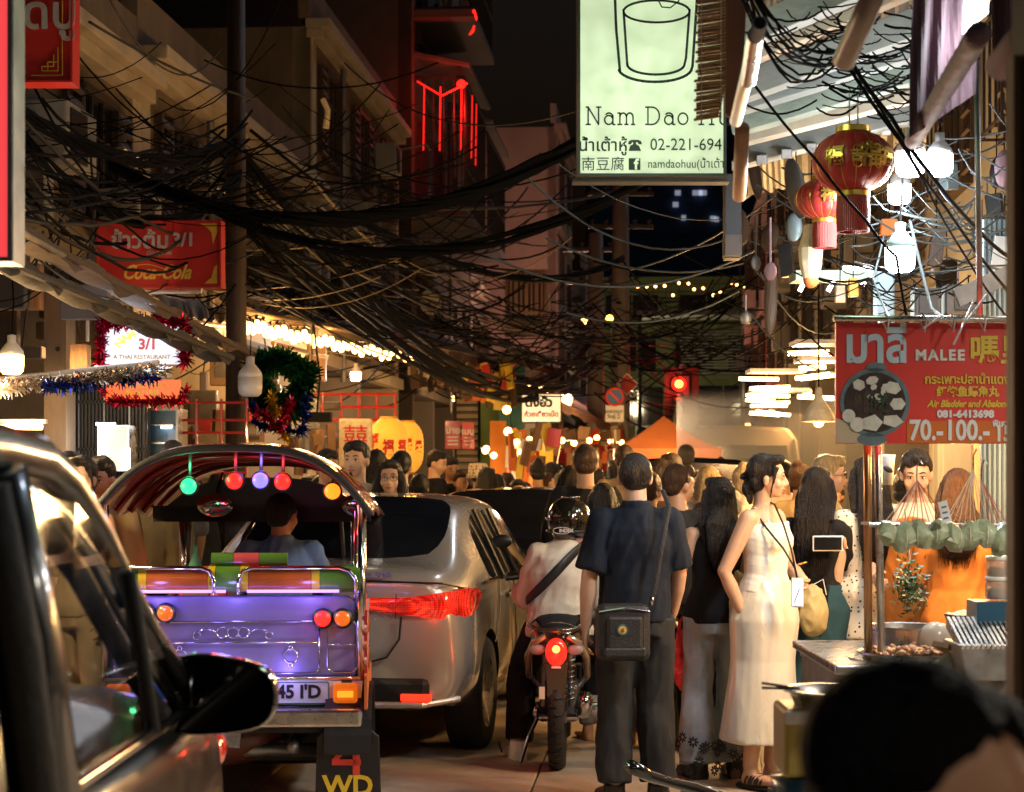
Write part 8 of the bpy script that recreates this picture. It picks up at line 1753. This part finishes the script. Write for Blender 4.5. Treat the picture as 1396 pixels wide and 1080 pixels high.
# ================================================================== CABLES
rr = random.Random(77)
def cable(pts, r, label, group=None, m='cable', name='cable', n=5):
    return tag(MB().tube(pts, r, n).build(name, m, smooth=True), label, 'cable', group)
def bundle(label, a, b, s_, n=7, spread=.05, r=.011, m='cable', mid=None):
    """twisted cable bundle between two points, one mesh: strands wound together"""
    a = P(*a); b = P(*b); mb = MB(); pts0 = sag(a,b,s_,22) if mid is None else None
    for k in range(n):
        ph = rr.uniform(0,6.3); q = []
        for i, p in enumerate(pts0):
            t = i/22; w_ = spread*(1-.5*math.sin(PI*t*3+ph)**2); q.append(p+Vector((0,math.cos(ph+t*9)*w_,math.sin(ph+t*9)*w_+rr.uniform(-.006,.006))))
        mb.tube(q, r*rr.uniform(.7,1.3), 5)
    return tag(mb.build('cable_bundle',m,smooth=True), label, 'cable bundle')
bundle('thick black cable bundle sagging from the left roofs to the lit sign, upper one',(150,225,13),(800,190,11),.42,12,.05,.014)
bundle('second thick cable bundle running below the upper one to the sign',(250,262,14),(905,232,12),.48,12,.04,.013)
bundle('cable bundle passing under the pink end wall towards the far pole',(480,296,20),(850,352,34),.5,9,.06,.02)
bundle('cable bundle leaving the top-left sign towards the dark pole',(10,142,11),(322,190,16),.25,12,.06,.013)
bundle('low cable bundle across the beige shopfront at the left',(18,170,12),(330,240,16),.5,10,.07,.012)
bundle('long cable bundle diving from the dark pole along the awnings',(322,205,16),(812,455,47),1.6,14,.12,.02)
bundle('lower cable bundle along the awning roofs',(322,290,16),(812,490,47),1.2,14,.16,.022)
bundle('cable bundle over the bulb-lit awning roof',(322,350,16),(700,470,38),.1,10,.08,.02)
for i, (a, b, s_, r, m_) in enumerate((((122,30,12),(345,135,16),.05,.010,'cable_grey'),((150,0,10),(300,68,14),.28,.006,'cable_grey'),((470,86,22),(790,150,14),.35,.008,'cable_grey'),((350,250,16),(570,395,26),.25,.016,'cable_lit'),((425,245,16),(595,375,26),.2,.014,'cable_lit'),((350,262,16),(560,402,25),.3,.012,'cable_lit'),((20,310,9),(140,370,12),.02,.02,'cable_lit'),
   ((560,320,20),(700,330,30),.2,.012,'cable'),((590,400,30),(860,445,60),.4,.02,'cable_lit'),((600,408,30),(1010,440,60),.5,.018,'cable_grey'),((640,430,34),(1000,452,60),.5,.018,'cable_lit'),((610,395,30),(835,432,50),.3,.016,'cable_lit'))):
    cable(sag(P(*a),P(*b),s_,20),r,['thin pale cable along the top-left roofline','thin sagging wire high in the dark sky at left','thin pale wire from the tall dark house to the lit sign','upper bright cable falling towards the satellite dish','bright cable right of the other one falling to the dish','third bright cable falling beside the first','pale cable at the far left edge of the awning','dark cable in front of the barred balcony','pale cable crossing to the end of the street, upper','thin grey cable crossing the whole far street','lowest pale cable crossing the far street','cable meeting the small bulb above the street'][i],None,m_)
# along-street lines: individuals
for k in range(19):
    x0 = rr.uniform(-8,36); a = P(rr.uniform(300,345), rr.uniform(170,380), 16+rr.uniform(-.5,.5)); b = P(rr.uniform(790,850), rr.uniform(400,500), 46+rr.uniform(-2,2))
    cable(sag(a,b,rr.uniform(.2,1.2),18,.008,rr),rr.uniform(.008,.020),'thin cable running down the street over the left awnings','cables along the left shopfronts',rr.choice(['cable','cable','cable','cable_grey']))
for k in range(16):
    a = P(rr.uniform(-20,60), rr.uniform(110,330), rr.uniform(9,12)); b = P(rr.uniform(290,350), rr.uniform(150,360), 16)
    cable(sag(a,b,rr.uniform(.1,.7),16,.008,rr),rr.uniform(.006,.014),'thin cable sagging across the nearest left houses','cables across the nearest left houses',rr.choice(['cable','cable','cable','cable_grey']))
for k in range(13):
    a = P(rr.uniform(330,560), rr.uniform(220,340), rr.uniform(16,26)); b = P(rr.uniform(700,860), rr.uniform(200,400), rr.uniform(24,46))
    cable(sag(a,b,rr.uniform(.1,.8),16,.008,rr),rr.uniform(.008,.018),'thin cable crossing before the pinkish house','cables crossing in mid street',rr.choice(['cable','cable','cable','cable_grey']))
for k in range(24):
    a = P(rr.uniform(800,860), rr.uniform(350,560), 46); b = P(rr.uniform(985,1030), rr.uniform(360,560), rr.uniform(40,60))
    cable(sag(a,b,rr.uniform(.05,.9),12,.008,rr),rr.uniform(.012,.026),'thin cable crossing in front of the olive end building','cables crossing before the end building',rr.choice(['cable','cable','cable_grey']))
# hanging coils and tangles (nobody could count these)
def tangle(label, cx, cy, Y, rx, rz_, n, r=.008, m='cable', L=1.2):
    mb = MB(); c = P(cx,cy,Y); L *= 1.25 if Y > 9.9 else .55; r *= .6; rx *= .8; rz_ *= .8
    for k in range(int(n*(.30 if Y > 9.9 else .75))):
        p = c+Vector((rr.gauss(0,rx),rr.gauss(0,.3),rr.gauss(0,rz_))); d = Vector((rr.uniform(.5,1.5)*rr.choice((-1,1)),rr.gauss(0,.3),rr.gauss(0,.22)))*L
        mb.tube(sag(p, p+d, rr.uniform(.04,.28)*L, 12, .002, rr), r*rr.uniform(.6,1.4), 4, cap=False)
    return tag(mb.build('cable_tangle',m,smooth=True), label, 'cable tangle', None, 'stuff')
tangle('dense cable tangle on the beige house front at left',150,190,13.5,.7,.30,90,.008)
tangle('cable tangle above the red drinks sign',240,262,16.5,.8,.35,102,.008)
tangle('loose loops of cable at the far left behind the pink sign',45,260,12,.28,.3,42,.008)
tangle('cable tangle around the dark utility pole',330,220,16,.35,.6,66,.010)
tangle('cable tangle over the tan house beyond the pole',430,330,20,1.0,.45,90,.012)
tangle('cable tangle draped along the bulb-lit awning roof',480,410,24,1.7,.22,114,.014,L=1.8)
tangle('cable tangle on the roofs right of the satellite dish',640,440,32,1.6,.35,90,.018,L=2.2)
tangle('lit strands of cable above the bulb-lit awning',400,370,19,.8,.3,36,.009,'cable_lit')
tangle('cable tangle before the far grey houses',770,430,46,2.0,.8,84,.022,L=2.6)
tangle('cable tangle at the far poles',850,420,47,.9,.7,54,.02,L=2.)
tangle('cable tangle under the stall shelter roof',1200,90,7.5,.15,.12,84,.006,L=.35)
tangle('cable coils against the top-right beam',1120,40,6.5,.06,.06,36,.005,L=.25)
tangle('grey-blue cable and junk tangle right of the bulbs',1320,300,9.5,.22,.28,66,.007,'cable_blue',L=.8)
tangle('tangled wires on the dark wall below the lit sign',1045,300,12,.16,.35,66,.010,'cable_blue',L=.9)
tangle('tangled wires above the banner bar',1250,395,9.0,.3,.12,48,.006,L=.5)
tangle('sparse dark wires behind the red banner at left',1090,440,13,.25,.3,36,.009,L=.8)
for i, (pts, r, l) in enumerate((([(1030,118,7.6),(1110,215,7.5),(1180,300,7.4),(1222,350,7.3),(1236,432,7.2)],.006,'dark cable slanting in front of the big lantern'),([(1158,82,7),(1215,160,7.2),(1262,230,7.4),(1330,310,7.8),(1378,352,8)],.009,'thick dark cable slanting past the upper bulbs'),([(1150,80,7),(1225,190,7.2),(1290,285,7.6),(1376,400,8)],.007,'thin dark cable just below the thick one'),([(1162,84,6.8),(1238,205,7.0),(1260,250,7.2),(1310,340,7.6),(1378,440,8)],.005,'third cable fanning right behind the bulbs'),
    ([(1225,290,8),(1290,300,8.5),(1376,288,9)],.006,'pale cable looping to the right wall'),([(1205,320,8.4),(1190,380,8.4),(1214,436,8)],.005,'thin cord dropping to the banner bar'),([(1240,300,8.2),(1270,420,8.4),(1300,436,8)],.007,'greenish cord slanting from the lowest bulb'))):
    q = [P(*p) for p in pts]; out = []
    for j in range(len(q)-1):
        for t in range(4): out.append(q[j].lerp(q[j+1],t/4)+Vector((0,0,-.010*math.sin(t/4*PI))))
    out.append(q[-1]); cable(out, r, l, None, 'cable_blue' if i > 3 else 'cable')
for k in range(9):
    a = P(1010+rr.uniform(-10,20), -20, 5.5+rr.uniform(0,1)); b = P(1130+rr.uniform(-15,30), rr.uniform(50,90), 6.5)
    cable(sag(a,b,rr.uniform(.05,.20),12,.004,rr),.0045,'black wire looping across the top of the right shelter','wires looping at the top right')
MB_ = MB().tube([P(440,135,20),P(447,150,20),P(444,175,20)],[.03,.03,.035],8); tag(MB_.build('pipe_stub','food_pale'),'pale bent pipe stub alone against the dark house at upper left','pipe')
# ================================================================== SMOKE
sm = MB().box((0,0,0),(1,1,1)); m_ = bpy.data.materials.new('smoke'); m_.use_nodes = True; n_ = m_.node_tree.nodes; l_ = m_.node_tree.links; n_.clear()
pv = n_.new('ShaderNodeVolumePrincipled'); pv.inputs['Color'].default_value = (.85,.82,.78,1); pv.inputs['Density'].default_value = .10; pv.inputs['Anisotropy'].default_value = .2; oo = n_.new('ShaderNodeOutputMaterial'); l_.new(pv.outputs[0], oo.inputs['Volume'])
M['smoke'] = m_
so_ = sm.build('smoke','smoke'); so_.location = S(1.9,27,1.3); so_.rotation_euler.z = -SA; so_.scale = (3.4,11,2.5); tag(so_,'warm cooking smoke drifting over the crowd at the right','smoke',None,'stuff')

bpy.data.scenes.remove(TMP)
